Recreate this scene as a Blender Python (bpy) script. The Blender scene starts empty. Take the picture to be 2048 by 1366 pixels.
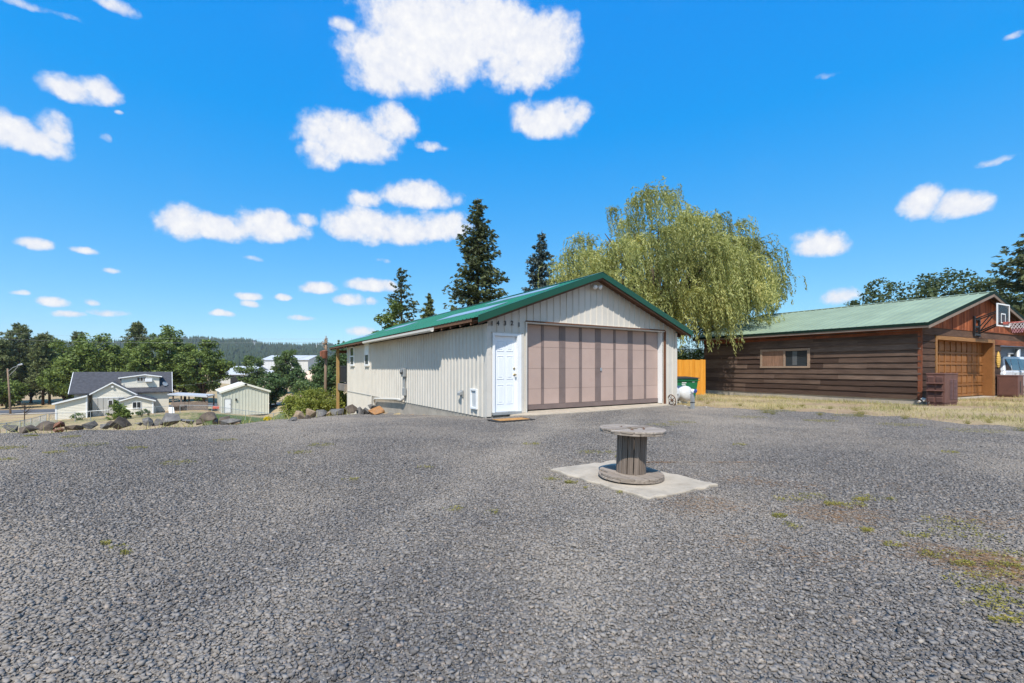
import bpy, bmesh, math, random
import numpy as np
from mathutils import Vector, Matrix
from mathutils.geometry import delaunay_2d_cdt

R = math.radians
SC = bpy.context.scene
COL = SC.collection
random.seed(7)
RNG = np.random.default_rng(7)

# ------------------------------------------------------------------ camera
CAM_H = 1.22
FPX, CXP, HYP = 900.0, 1024.0, 737.0          # focal length and horizon in photo pixels
cam_d = bpy.data.cameras.new('camera')
cam = bpy.data.objects.new('camera', cam_d)
COL.objects.link(cam)
cam.location = (0, 0, CAM_H)
cam.rotation_euler = (R(90), 0, 0)
cam_d.sensor_width = 36.0
cam_d.lens = 36.0 * FPX / 2048.0
cam_d.shift_y = (HYP - 683.0) / 2048.0
cam_d.clip_start = 0.05
cam_d.clip_end = 20000
SC.camera = cam

# ------------------------------------------------------------------ view + render
SC.view_settings.view_transform = 'Standard'
SC.view_settings.look = 'None'
SC.view_settings.gamma = 1.0
SC.view_settings.use_curve_mapping = False
SC.view_settings.exposure = 0.55
SC.render.engine = 'CYCLES'
SC.cycles.use_denoising = True
SC.cycles.max_bounces = 6
SC.cycles.diffuse_bounces = 3
SC.cycles.glossy_bounces = 3
SC.cycles.transmission_bounces = 4
SC.cycles.transparent_max_bounces = 8
SC.cycles.sample_clamp_indirect = 6

# ------------------------------------------------------------------ sun + sky
SUN_EL, SUN_AZ = 54.0, 9.0                    # azimuth: degrees left of straight behind the camera
sd = Vector((-math.sin(R(SUN_AZ)) * math.cos(R(SUN_EL)), -math.cos(R(SUN_AZ)) * math.cos(R(SUN_EL)), math.sin(R(SUN_EL))))
sun_d = bpy.data.lights.new('sun', 'SUN')
sun_d.energy = 3.9
sun_d.angle = R(0.53)
sun_d.color = (1.0, 0.955, 0.88)
sun = bpy.data.objects.new('sun', sun_d)
COL.objects.link(sun)
sun.rotation_euler = sd.to_track_quat('Z', 'Y').to_euler()
sun.location = (0, -30, 60)

world = bpy.data.worlds.new('World')
SC.world = world
world.use_nodes = True
wn, wl = world.node_tree.nodes, world.node_tree.links
wn.clear()


def W(kind, **kw):
    n = wn.new(kind)
    for k, v in kw.items():
        setattr(n, k, v)
    return n


def wmath(op, a, b=None, clamp=False):
    n = W('ShaderNodeMath', operation=op, use_clamp=clamp)
    for i, v in enumerate((a, b)):
        if v is None:
            continue
        if isinstance(v, (int, float)):
            n.inputs[i].default_value = v
        else:
            wl.new(v, n.inputs[i])
    return n.outputs[0]


sky = W('ShaderNodeTexSky', sky_type='NISHITA')
sky.sun_disc = False
sky.sun_elevation = R(SUN_EL)
sky.sun_rotation = R(180 + SUN_AZ)
sky.altitude = 700
sky.air_density = 1.0
sky.dust_density = 0.25
sky.ozone_density = 3.0
SKY_STRENGTH = 0.13
# the photo's deep blue: a plain per-channel grade of the physical sky, the same all round
ssep = W('ShaderNodeSeparateColor')
wl.new(sky.outputs[0], ssep.inputs[0])
hsv = W('ShaderNodeCombineColor')
wl.new(wmath('MAXIMUM', wmath('MULTIPLY', wmath('SUBTRACT', ssep.outputs[0], .90), .60), 0.05), hsv.inputs[0])
wl.new(wmath('ADD', wmath('MULTIPLY', ssep.outputs[1], .55), .86), hsv.inputs[1])
wl.new(wmath('ADD', wmath('MULTIPLY', ssep.outputs[2], .22), 4.15), hsv.inputs[2])
tc = W('ShaderNodeTexCoord')
sep = W('ShaderNodeSeparateXYZ')
wl.new(tc.outputs['Generated'], sep.inputs[0])
az = wmath('ARCTAN2', sep.outputs[0], sep.outputs[1])
hyp = wmath('SQRT', wmath('ADD', wmath('MULTIPLY', sep.outputs[0], sep.outputs[0]), wmath('MULTIPLY', sep.outputs[1], sep.outputs[1])))
el = wmath('ARCTAN2', sep.outputs[2], hyp)


def wnoise(scale, detail, rough=0.55, dist=0.0):
    n = W('ShaderNodeTexNoise')
    n.inputs['Scale'].default_value = scale
    n.inputs['Detail'].default_value = detail
    n.inputs['Roughness'].default_value = rough
    n.inputs['Distortion'].default_value = dist
    wl.new(tc.outputs['Generated'], n.inputs['Vector'])
    return n


warp = wnoise(9.0, 5)
sw = W('ShaderNodeSeparateColor')
wl.new(warp.outputs['Color'], sw.inputs[0])
az_w = wmath('ADD', az, wmath('MULTIPLY', wmath('SUBTRACT', sw.outputs[0], 0.5), 0.05))
el_w = wmath('ADD', el, wmath('MULTIPLY', wmath('SUBTRACT', sw.outputs[1], 0.5), 0.036))


def azel(px, py):
    x, z = (px - CXP) / FPX, (HYP - py) / FPX
    return math.atan2(x, 1.0), math.atan2(z, math.hypot(x, 1.0))


# clouds as soft lumps at fixed directions: (px, py, half width, up, down, amount)
CLOUDS = [
    (880, 70, 170, 95, 95, 1.2), (965, 50, 130, 80, 95, 1.2), (1065, 95, 95, 85, 70, 1.15), (800, 115, 125, 75, 75, 1.15),
    (1030, 140, 90, 80, 50, .95), (765, 150, 80, 50, 45, .95), (690, 50, 48, 24, 20, .62),
    (700, 280, 105, 60, 45, 1.05), (785, 250, 70, 48, 42, .95), (640, 305, 52, 40, 34, .95), (860, 290, 44, 16, 12, .72),
    (1095, 240, 70, 46, 38, 1.05), (1152, 230, 44, 30, 24, .62),
    (130, 182, 66, 36, 26, .95), (200, 178, 52, 34, 28, .95), (60, 285, 90, 40, 32, 1.05), (112, 262, 40, 42, 40, .95), (5, 265, 40, 44, 40, 1.0),
    (365, 442, 72, 40, 36, 1.0), (440, 455, 76, 34, 28, 1.0), (535, 455, 90, 40, 30, 1.0), (605, 440, 36, 24, 20, .7),
    (730, 400, 46, 26, 22, .8), (835, 395, 90, 36, 26, 1.0), (720, 455, 76, 48, 32, 1.1), (805, 465, 80, 40, 26, 1.1), (880, 460, 66, 40, 28, 1.05),
    (68, 488, 46, 18, 15, .85), (160, 495, 36, 10, 9, .55), (225, 537, 26, 9, 8, .6), (30, 588, 32, 9, 8, .75), (110, 607, 46, 13, 11, .95),
    (190, 607, 26, 10, 9, .8), (140, 633, 42, 11, 9, .8), (225, 630, 54, 12, 9, .75), (505, 592, 34, 11, 9, .9), (510, 608, 26, 10, 8, .85),
    (565, 591, 24, 10, 8, .9), (640, 576, 38, 14, 11, 1.0), (745, 577, 54, 18, 12, 1.0), (700, 605, 38, 17, 12, 1.05), (600, 635, 28, 10, 8, .85),
    (445, 630, 32, 9, 7, .75), (742, 608, 15, 11, 9, .7), (720, 667, 38, 13, 11, .7), (760, 520, 20, 10, 10, .55), (510, 515, 26, 9, 8, .5),
    (1640, 490, 62, 36, 22, 1.08), (1845, 412, 56, 40, 28, 1.02), (1915, 415, 72, 36, 24, 1.02), (1690, 588, 50, 22, 18, .78),
    (1645, 160, 50, 13, 11, .25), (2000, 320, 90, 13, 11, .25), (2040, 60, 40, 12, 10, .25),
    (60, 8, 140, 16, 14, .28), (225, 10, 90, 24, 20, .3), (210, 275, 18, 16, 14, .5), (235, 225, 18, 9, 8, .45), (1260, 590, 70, 22, 18, .8),
]
dens = None
for (px, py, hw, up, dn, amt) in CLOUDS:
    a0, e0 = azel(px, py)
    a1 = (azel(px + hw, py)[0] - azel(px - hw, py)[0]) / 2
    eu = azel(px, py - up)[1] - e0
    ed = e0 - azel(px, py + dn)[1]
    dx = wmath('MULTIPLY', wmath('SUBTRACT', az_w, a0), 1 / a1)
    de = wmath('SUBTRACT', el_w, e0)
    dy = wmath('MAXIMUM', wmath('MULTIPLY', de, 1 / eu), wmath('MULTIPLY', de, -1 / ed))
    r2 = wmath('ADD', wmath('MULTIPLY', dx, dx), wmath('MULTIPLY', dy, dy))
    v = wmath('SUBTRACT', amt, r2)
    dens = v if dens is None else wmath('MAXIMUM', dens, v)
dens = wmath('MAXIMUM', dens, -1.5)
fb = wnoise(21.0, 9, 0.60)
fb2 = wnoise(7.5, 4, 0.55)
fb3 = wnoise(58.0, 7, 0.62)
d2 = wmath('ADD', wmath('ADD', wmath('MULTIPLY', dens, 1.25), wmath('MULTIPLY', wmath('SUBTRACT', fb.outputs['Fac'], 0.5), 2.9)), wmath('MULTIPLY', wmath('SUBTRACT', fb3.outputs['Fac'], 0.5), .75))
mr = W('ShaderNodeMapRange', interpolation_type='SMOOTHSTEP')
wl.new(d2, mr.inputs['Value'])
mr.inputs['From Min'].default_value = -0.22
mr.inputs['From Max'].default_value = 1.0
mr.inputs['To Max'].default_value = 0.97
# thin high veil
veil = W('ShaderNodeMapRange', interpolation_type='SMOOTHSTEP')
wl.new(fb2.outputs['Fac'], veil.inputs['Value'])
veil.inputs['From Min'].default_value = 0.55
veil.inputs['From Max'].default_value = 0.85
veil.inputs['To Max'].default_value = 0.012
# fair-weather clouds added out of view, thickened to whiten the blue fill light
rest = W('ShaderNodeMapRange', interpolation_type='SMOOTHSTEP')
wl.new(wmath('SUBTRACT', wnoise(3.2, 8, .58).outputs['Fac'], wmath('MULTIPLY', wmath('MAXIMUM', sep.outputs[1], 0.0), .9)), rest.inputs['Value'])
rest.inputs['From Min'].default_value = 0.50
rest.inputs['From Max'].default_value = 0.60
rest.inputs['To Max'].default_value = 0.95
alpha = wmath('MAXIMUM', wmath('MAXIMUM', mr.outputs[0], veil.outputs[0]), rest.outputs[0])
# cloud body: bright where thick, slightly grey-blue where the lumps fold
body = W('ShaderNodeMapRange')
wl.new(wmath('ADD', wmath('MULTIPLY', fb3.outputs['Fac'], 0.55), wmath('MULTIPLY', d2, 0.17)), body.inputs['Value'])
body.inputs['From Min'].default_value = 0.26
body.inputs['From Max'].default_value = 0.62
cmix = W('ShaderNodeMix', data_type='RGBA')
wl.new(body.outputs[0], cmix.inputs[0])
cmix.inputs[6].default_value = (4.0, 4.2, 4.8, 1)
cmix.inputs[7].default_value = (5.35, 5.3, 5.25, 1)
smix = W('ShaderNodeMix', data_type='RGBA')
wl.new(alpha, smix.inputs[0])
wl.new(hsv.outputs[0], smix.inputs[6])
wl.new(cmix.outputs[2], smix.inputs[7])
bg = W('ShaderNodeBackground')
bg.inputs['Strength'].default_value = SKY_STRENGTH
wl.new(smix.outputs[2], bg.inputs['Color'])
wo = W('ShaderNodeOutputWorld')
wl.new(bg.outputs[0], wo.inputs[0])


# ------------------------------------------------------------------ helpers: places
def at(px, py, Y):
    return Vector(((px - CXP) * Y / FPX, Y, CAM_H - (py - HYP) * Y / FPX))


class Frame:
    """a building's own axes: x along its front, y into its depth, z up"""

    def __init__(s, O, f, b):
        s.O, s.f, s.b = Vector(O), Vector((f[0], f[1], 0)).normalized(), Vector((b[0], b[1], 0)).normalized()

    def P(s, x, y, z):
        return s.O + s.f * x + s.b * y + Vector((0, 0, z))

    def x(s, px, y=0.0):                      # where the ray through column px meets depth plane y
        r = (px - CXP) / FPX
        q = s.O + s.b * y
        return (r * q.y - q.x) / (s.f.x - r * s.f.y)

    def y(s, px, x=0.0):
        r = (px - CXP) / FPX
        q = s.O + s.f * x
        return (r * q.y - q.x) / (s.b.x - r * s.b.y)

    def z(s, py, x, y):                       # height seen at row py there, relative to the frame origin
        Y = s.P(x, y, 0).y
        return CAM_H - (py - HYP) * Y / FPX - s.O.z


# ------------------------------------------------------------------ helpers: objects
ORG = {}


def tag(o, label=None, cat=None, group=None, kind=None):
    if label: o['label'] = label
    if cat: o['category'] = cat
    if group: o['group'] = group
    if kind: o['kind'] = kind
    return o


def thing(name, label, cat, loc=(0, 0, 0), group=None):
    o = bpy.data.objects.new(name, None)
    o.empty_display_size = 0.2
    COL.objects.link(o)
    o.location = loc
    ORG[o.name] = Vector(loc)
    return tag(o, label, cat, group)


class MB:
    def __init__(s):
        s.v, s.f, s.m, s.cur = [], [], [], 0

    def add(s, vs, fs):
        n = len(s.v)
        s.v += [tuple(v) for v in vs]
        for f in fs:
            s.f.append(tuple(i + n for i in f))
            s.m.append(s.cur)
        return s

    def hexa(s, p):                           # p: 4 bottom (ccw from above), 4 top
        return s.add(p, [(3, 2, 1, 0), (4, 5, 6, 7), (0, 1, 5, 4), (1, 2, 6, 5), (2, 3, 7, 6), (3, 0, 4, 7)])

    def fbox(s, F, x0, x1, y0, y1, z0, z1):
        P = F.P
        return s.hexa([P(x0, y0, z0), P(x1, y0, z0), P(x1, y1, z0), P(x0, y1, z0),
                       P(x0, y0, z1), P(x1, y0, z1), P(x1, y1, z1), P(x0, y1, z1)])

    def box(s, x0, x1, y0, y1, z0, z1):
        return s.hexa([(x0, y0, z0), (x1, y0, z0), (x1, y1, z0), (x0, y1, z0),
                       (x0, y0, z1), (x1, y0, z1), (x1, y1, z1), (x0, y1, z1)])

    def prism(s, poly, d):                    # polygon swept along vector d
        n = len(poly)
        d = Vector(d)
        a = [Vector(p) for p in poly]
        return s.add(a + [p + d for p in a], [tuple(range(n))[::-1], tuple(range(n, 2 * n))] + [(i, (i + 1) % n, n + (i + 1) % n, n + i) for i in range(n)])

    def quad(s, a, b, c, d):
        return s.add([a, b, c, d], [(0, 1, 2, 3)])

    def beam(s, a, b, w, h, up=(0, 0, 1)):    # rectangular bar from a to b
        a, b = Vector(a), Vector(b)
        d = (b - a).normalized()
        up = Vector(up)
        sx = d.cross(up)
        if sx.length < 1e-4:
            sx = d.cross(Vector((1, 0, 0)))
        sx.normalize()
        uz = sx.cross(d).normalized()
        sx *= w / 2
        uz *= h / 2
        return s.hexa([a - sx - uz, a + sx - uz, b + sx - uz, b - sx - uz, a - sx + uz, a + sx + uz, b + sx + uz, b - sx + uz])

    def tube(s, pts, r, n=8, cap=True):
        pts = [Vector(p) for p in pts]
        k = len(pts)
        rs = r if isinstance(r, (list, tuple)) else [r] * k
        ring = []
        prev = None
        for i, p in enumerate(pts):
            d = (pts[min(i + 1, k - 1)] - pts[max(i - 1, 0)]).normalized()
            if prev is None:
                ref = Vector((0, 0, 1)) if abs(d.z) < 0.9 else Vector((1, 0, 0))
                u = d.cross(ref).normalized()
            else:
                u = (prev - d * prev.dot(d)).normalized()
            prev = u
            w = d.cross(u)
            ring.append([p + (u * math.cos(2 * math.pi * j / n) + w * math.sin(2 * math.pi * j / n)) * rs[i] for j in range(n)])
        vs = [q for rg in ring for q in rg]
        fs = [(i * n + j, i * n + (j + 1) % n, (i + 1) * n + (j + 1) % n, (i + 1) * n + j) for i in range(k - 1) for j in range(n)]
        if cap:
            fs += [tuple(range(n))[::-1], tuple(range((k - 1) * n, k * n))]
        return s.add(vs, fs)

    def lathe(s, base, axis, prof, n=20, ref=None):    # prof: (distance along the axis, radius)
        base, axis = Vector(base), Vector(axis).normalized()
        ref = Vector(ref) if ref else (Vector((0, 0, 1)) if abs(axis.z) < 0.9 else Vector((1, 0, 0)))
        u = axis.cross(ref).normalized()
        w = axis.cross(u)
        vs = []
        for (h, r) in prof:
            vs += [base + axis * h + (u * math.cos(2 * math.pi * j / n) + w * math.sin(2 * math.pi * j / n)) * r for j in range(n)]
        k = len(prof)
        fs = [(i * n + j, i * n + (j + 1) % n, (i + 1) * n + (j + 1) % n, (i + 1) * n + j) for i in range(k - 1) for j in range(n)]
        fs += [tuple(range(n))[::-1], tuple(range((k - 1) * n, k * n))]
        return s.add(vs, fs)

    def torus(s, c, axis, R0, r, n=24, m=8):
        axis = Vector(axis).normalized()
        ref = Vector((0, 0, 1)) if abs(axis.z) < 0.9 else Vector((1, 0, 0))
        u = axis.cross(ref).normalized()
        w = axis.cross(u)
        vs = []
        for i in range(n):
            e = u * math.cos(2 * math.pi * i / n) + w * math.sin(2 * math.pi * i / n)
            for j in range(m):
                a = 2 * math.pi * j / m
                vs.append(Vector(c) + e * (R0 + r * math.cos(a)) + axis * r * math.sin(a))
        fs = [(i * m + j, ((i + 1) % n) * m + j, ((i + 1) % n) * m + (j + 1) % m, i * m + (j + 1) % m) for i in range(n) for j in range(m)]
        return s.add(vs, fs)


def fix_normals(me):
    bm = bmesh.new()
    bm.from_mesh(me)
    bmesh.ops.recalc_face_normals(bm, faces=bm.faces)
    bm.to_mesh(me)
    bm.free()


def build(name, mb, mats, parent=None, origin=None, smooth=False, bevel=0, label=None, normals=True):
    """link the collected shapes as ONE mesh object; a child takes its thing's origin"""
    if not isinstance(mats, (list, tuple)):
        mats = [mats]
    if parent is not None:
        org = ORG[parent.name]
    else:
        org = Vector(origin) if origin is not None else Vector((0, 0, 0))
    me = bpy.data.meshes.new(name)
    me.from_pydata([(v[0] - org.x, v[1] - org.y, v[2] - org.z) for v in mb.v], [], mb.f)
    for m in mats:
        me.materials.append(m)
    if len(mats) > 1:
        me.polygons.foreach_set('material_index', mb.m)
    if normals:
        fix_normals(me)
    if smooth:
        me.polygons.foreach_set('use_smooth', [True] * len(me.polygons))
    me.update()
    o = bpy.data.objects.new(name, me)
    COL.objects.link(o)
    ORG[o.name] = org
    if parent is not None:
        o.parent = parent
    else:
        o.location = org
    if bevel:
        b = o.modifiers.new('bevel', 'BEVEL')
        b.width = bevel
        b.segments = 2
        b.limit_method = 'ANGLE'
    if smooth and smooth != True:
        pass
    if label:
        o['label'] = label
    return o


def share(o, parent, offset, rot=None):
    """another copy of a part, sharing its mesh"""
    c = o.copy()
    COL.objects.link(c)
    c.parent = parent
    c.location = Vector(o.location) + Vector(offset)
    ORG[c.name] = ORG[o.name]
    if rot: c.rotation_euler = rot
    return c


# ------------------------------------------------------------------ helpers: materials
def new_mat(name):
    m = bpy.data.materials.new(name)
    m.use_nodes = True
    nt = m.node_tree
    nt.nodes.clear()
    out = nt.nodes.new('ShaderNodeOutputMaterial')
    b = nt.nodes.new('ShaderNodeBsdfPrincipled')
    nt.links.new(b.outputs[0], out.inputs[0])
    return m, nt, b, out


def N(nt, kind, **kw):
    n = nt.nodes.new(kind)
    for k, v in kw.items():
        setattr(n, k, v)
    return n


def ramp(nt, fac, stops, interp='LINEAR'):
    r = N(nt, 'ShaderNodeValToRGB')
    r.color_ramp.interpolation = interp
    while len(r.color_ramp.elements) < len(stops):
        r.color_ramp.elements.new(0.5)
    for e, (p, c) in zip(r.color_ramp.elements, stops):
        e.position = p
        e.color = (*c, 1)
    nt.links.new(fac, r.inputs[0])
    return r.outputs[0]


def mixc(nt, fac, a, b, mode='MIX'):
    n = N(nt, 'ShaderNodeMix', data_type='RGBA', blend_type=mode)
    for sock, v in ((n.inputs[0], fac), (n.inputs[6], a), (n.inputs[7], b)):
        if isinstance(v, (int, float)):
            sock.default_value = v
        elif isinstance(v, (tuple, list)):
            sock.default_value = (*v, 1)
        else:
            nt.links.new(v, sock)
    return n.outputs[2]


def coords(nt, space='Object', rotz=0.0, scale=(1, 1, 1)):
    t = N(nt, 'ShaderNodeTexCoord')
    src = t.outputs['Object']
    if space == 'World':
        g = N(nt, 'ShaderNodeNewGeometry')
        src = g.outputs['Position']
    mp = N(nt, 'ShaderNodeMapping')
    mp.inputs['Rotation'].default_value = (0, 0, rotz)
    nt.links.new(src, mp.inputs[0])
    mp2 = N(nt, 'ShaderNodeMapping')
    mp2.inputs['Scale'].default_value = scale
    nt.links.new(mp.outputs[0], mp2.inputs[0])
    return mp2.outputs[0]


def noise(nt, vec, scale, detail=4, rough=0.55, dist=0.0):
    n = N(nt, 'ShaderNodeTexNoise')
    n.inputs['Scale'].default_value = scale
    n.inputs['Detail'].default_value = detail
    n.inputs['Roughness'].default_value = rough
    n.inputs['Distortion'].default_value = dist
    nt.links.new(vec, n.inputs['Vector'])
    return n.outputs['Fac']


def remap(nt, v, a, b, c=0.0, d=1.0):
    n = N(nt, 'ShaderNodeMapRange')
    nt.links.new(v, n.inputs[0])
    for i, q in enumerate((a, b, c, d)):
        n.inputs[i + 1].default_value = q
    return n.outputs[0]


def bump(nt, bsdf, h, strength=0.3, dist=0.01):
    b = N(nt, 'ShaderNodeBump')
    b.inputs['Strength'].default_value = strength
    b.inputs['Distance'].default_value = dist
    nt.links.new(h, b.inputs['Height'])
    nt.links.new(b.outputs[0], bsdf.inputs['Normal'])


def simple(name, col, rough=0.6, var=0.12, scale=3.0, metal=0.0, spec=0.4, bumps=0.0, bscale=60.0, dirt=None, dirt_amt=0.0, rand=0.0):
    """paint / plastic / metal: base colour with soft blotches, optional grime and bump"""
    m, nt, b, out = new_mat(name)
    v = coords(nt)
    n1 = noise(nt, v, scale, 6)
    c = mixc(nt, remap(nt, n1, .3, .7), tuple(x * (1 - var) for x in col), tuple(min(1, x * (1 + var)) for x in col))
    if dirt:
        n2 = noise(nt, v, scale * 2.7, 8, .65)
        c = mixc(nt, remap(nt, n2, .52, .75, 0, dirt_amt), c, dirt)
    if rand:
        oi = N(nt, 'ShaderNodeObjectInfo')
        c = mixc(nt, 1.0, c, ramp(nt, oi.outputs['Random'], [(0, (1 - rand,) * 3), (1, (1 + rand,) * 3)]), 'MULTIPLY')
    nt.links.new(c, b.inputs['Base Color'])
    b.inputs['Roughness'].default_value = rough
    b.inputs['Metallic'].default_value = metal
    b.inputs['Specular IOR Level'].default_value = spec
    if bumps:
        bump(nt, b, noise(nt, v, bscale, 6), bumps, 0.01)
    return m


def wood(name, stops, rotz=0.0, along='x', rough=0.85, grain=1.0, dirt=None, dirt_amt=0.0, patch=0.35):
    """weathered boards: each board its own tone (object random), grain along the board"""
    m, nt, b, out = new_mat(name)
    oi = N(nt, 'ShaderNodeObjectInfo')
    sc = {'x': (1.2, 30, 30), 'y': (30, 1.2, 30), 'z': (30, 30, 1.2)}[along]
    v = coords(nt, 'Object', rotz, sc)
    off = N(nt, 'ShaderNodeVectorMath', operation='ADD')
    mul = N(nt, 'ShaderNodeVectorMath', operation='SCALE')
    cmb = N(nt, 'ShaderNodeCombineXYZ')
    for i in range(3):
        nt.links.new(oi.outputs['Random'], cmb.inputs[i])
    nt.links.new(cmb.outputs[0], mul.inputs[0])
    mul.inputs['Scale'].default_value = 91.0
    nt.links.new(v, off.inputs[0])
    nt.links.new(mul.outputs[0], off.inputs[1])
    g = noise(nt, off.outputs[0], 2.0, 8, .62, .4)
    base = ramp(nt, oi.outputs['Random'], stops)
    c = mixc(nt, remap(nt, g, .3, .72, 0, grain), mixc(nt, 1.0, base, (1.35, 1.32, 1.28), 'MULTIPLY'), mixc(nt, 1.0, base, (.5, .47, .45), 'MULTIPLY'))
    v2 = coords(nt, 'Object', rotz, tuple(.35 if s < 10 else 1.0 for s in sc))
    p = noise(nt, v2, 2.3, 6, .6)
    c = mixc(nt, remap(nt, p, .42, .68, 0, patch), c, dirt or tuple(x * .45 for x in stops[0][1]))
    nt.links.new(c, b.inputs['Base Color'])
    b.inputs['Roughness'].default_value = rough
    b.inputs['Specular IOR Level'].default_value = 0.2
    bump(nt, b, g, 0.5, 0.006)
    return m


def foliage(name, c_dark, c_light, c_tip=None, trans=0.35, nscale=0.7, rough=0.55):
    """leaves: tone from each leaf's own random value and broad clump noise"""
    m, nt, b, out = new_mat(name)
    at_ = N(nt, 'ShaderNodeAttribute', attribute_name='tone')
    v = coords(nt)
    n1 = noise(nt, v, nscale, 3)
    mx = N(nt, 'ShaderNodeMath', operation='ADD')
    nt.links.new(remap(nt, n1, .3, .7, 0, .5), mx.inputs[0])
    ms = N(nt, 'ShaderNodeMath', operation='MULTIPLY')
    nt.links.new(at_.outputs['Fac'], ms.inputs[0])
    ms.inputs[1].default_value = 0.5
    nt.links.new(ms.outputs[0], mx.inputs[1])
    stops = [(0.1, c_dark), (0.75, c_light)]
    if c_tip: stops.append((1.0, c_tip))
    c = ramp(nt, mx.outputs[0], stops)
    nt.links.new(c, b.inputs['Base Color'])
    b.inputs['Roughness'].default_value = rough
    b.inputs['Specular IOR Level'].default_value = 0.25
    tr = N(nt, 'ShaderNodeBsdfTranslucent')
    nt.links.new(mixc(nt, 1.0, c, (1.25, 1.2, .7), 'MULTIPLY'), tr.inputs[0])
    mix = N(nt, 'ShaderNodeMixShader')
    mix.inputs[0].default_value = trans
    nt.links.new(b.outputs[0], mix.inputs[1])
    nt.links.new(tr.outputs[0], mix.inputs[2])
    nt.links.new(mix.outputs[0], out.inputs[0])
    return m


def glass_mat(name, col=(.03, .035, .04), rough=0.06):
    m, nt, b, out = new_mat(name)
    b.inputs['Base Color'].default_value = (*col, 1)
    b.inputs['Roughness'].default_value = rough
    b.inputs['Specular IOR Level'].default_value = 0.8
    return m


G_ROT = math.atan2(.534, .846)               # how far the big garage's front turns from the picture plane
B_ROT = math.atan2(.465, .885)
M = {}
M['siding'] = simple('cream_metal_siding', (.60, .555, .485), .5, .06, 1.2, spec=.35, dirt=(.40, .34, .27), dirt_amt=.22)
M['siding_trim'] = simple('cream_metal_trim', (.62, .575, .505), .5, .05, 2, dirt=(.35, .3, .24), dirt_amt=.3)
M['green_roof'] = simple('green_painted_steel', (.009, .135, .078), .42, .10, .8, spec=.5, dirt=(.05, .18, .12), dirt_amt=.25, rand=.08)
M['green_trim'] = simple('green_trim_steel', (.003, .060, .030), .35, .08, 2, spec=.5)
M['pale_green_roof'] = simple('faded_green_steel', (.235, .295, .205), .6, .12, .9, spec=.2, dirt=(.16, .22, .16), dirt_amt=.45, rand=.06)
M['dark_green_trim'] = simple('dark_green_trim', (.005, .018, .012), .7, .1, 2, spec=.15)
M['skylight'] = simple('translucent_roof_panel', (.20, .31, .42), .5, .08, 2.5, spec=.3, dirt=(.3, .36, .4), dirt_amt=.4)
M['white'] = simple('white_paint', (.80, .80, .79), .4, .03, 2, dirt=(.55, .52, .47), dirt_amt=.18)
M['door_white'] = simple('white_door_paint', (.80, .82, .85), .32, .02, 2)
M['mauve'] = simple('mauve_door_panel', (.45, .325, .272), .62, .08, 1.1, dirt=(.40, .27, .23), dirt_amt=.35, bumps=.12, bscale=90, rand=.04)
M['mauve_dark'] = simple('mauve_door_stile', (.19, .14, .125), .6, .12, 3, dirt=(.22, .17, .155), dirt_amt=.35, bumps=.12, bscale=90, rand=.08)
M['concrete'] = simple('concrete', (.40, .35, .285), .9, .14, 2.2, dirt=(.22, .19, .155), dirt_amt=.6, bumps=.45, bscale=45)
M['concrete_pale'] = simple('pale_concrete', (.405, .345, .27), .9, .16, 4, dirt=(.25, .205, .155), dirt_amt=.7, bumps=.5, bscale=40)
M['galv'] = simple('galvanised_steel', (.42, .44, .45), .45, .12, 6, metal=.5)
M['grey_metal'] = simple('grey_box_metal', (.33, .34, .34), .5, .1, 5, metal=.2)
M['black'] = simple('black_paint', (.018, .018, .02), .45, .2, 4)
M['black_rubber'] = simple('black_rubber', (.025, .024, .023), .8, .2, 8)
M['brass'] = simple('worn_brass', (.35, .28, .16), .3, .15, 8, metal=.9)
M['rafter'] = wood('brown_rafter', [(0, (.10, .055, .035)), (1, (.20, .11, .065))], G_ROT)
M['post_wood'] = wood('raw_post_wood', [(0, (.42, .27, .11)), (1, (.50, .33, .14))], along='z', patch=.2)
M['brown_wood'] = wood('stained_brown_wood', [(0, (.14, .062, .035)), (1, (.20, .09, .05))], along='z')
M['deck_wood'] = wood('grey_deck_wood', [(0, (.22, .19, .17)), (1, (.30, .26, .22))], G_ROT, 'y')
M['clap'] = wood('weathered_clapboard', [(0, (.050, .031, .024)), (.3, (.082, .053, .040)), (.7, (.118, .079, .060)), (1, (.175, .122, .094))], -math.atan2(.857, -.515), 'x', dirt=(.035, .020, .016), patch=.5)
M['clap_front'] = wood('weathered_front_board', [(0, (.045, .026, .019)), (.5, (.085, .050, .035)), (1, (.135, .08, .055))], -B_ROT, 'x', dirt=(.035, .02, .016), patch=.55)
M['red_board'] = wood('red_stained_board', [(0, (.26, .075, .032)), (.5, (.35, .105, .045)), (1, (.42, .145, .065))], 0, 'z', dirt=(.06, .022, .014), patch=.55)
M['red_trim'] = wood('red_stained_trim', [(0, (.20, .070, .038)), (1, (.26, .095, .052))], 0, 'z', patch=.3)
M['red_band'] = wood('red_stained_band', [(0, (.20, .06, .028)), (1, (.28, .095, .045))], -B_ROT, 'x', patch=.6, dirt=(.05, .025, .018))
M['fascia_wood'] = wood('grey_fascia_wood', [(0, (.20, .16, .135)), (1, (.27, .21, .175))], -math.atan2(.857, -.515), 'x')
M['gold_door'] = wood('golden_brown_door', [(0, (.20, .085, .028)), (.5, (.245, .108, .036)), (1, (.285, .13, .046))], -B_ROT, 'x', rough=.6, grain=.6, patch=.3)
M['gold_trim'] = wood('golden_brown_trim', [(0, (.27, .135, .05)), (1, (.33, .17, .065))], -B_ROT, 'x', rough=.6, patch=.25)
M['plywood'] = wood('weathered_plywood', [(0, (.26, .155, .105)), (1, (.29, .175, .12))], 0, 'z', grain=1.0, patch=.35)
M['frame_wood'] = wood('worn_window_wood', [(0, (.30, .22, .165)), (1, (.38, .28, .21))], 0, 'x')
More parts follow.
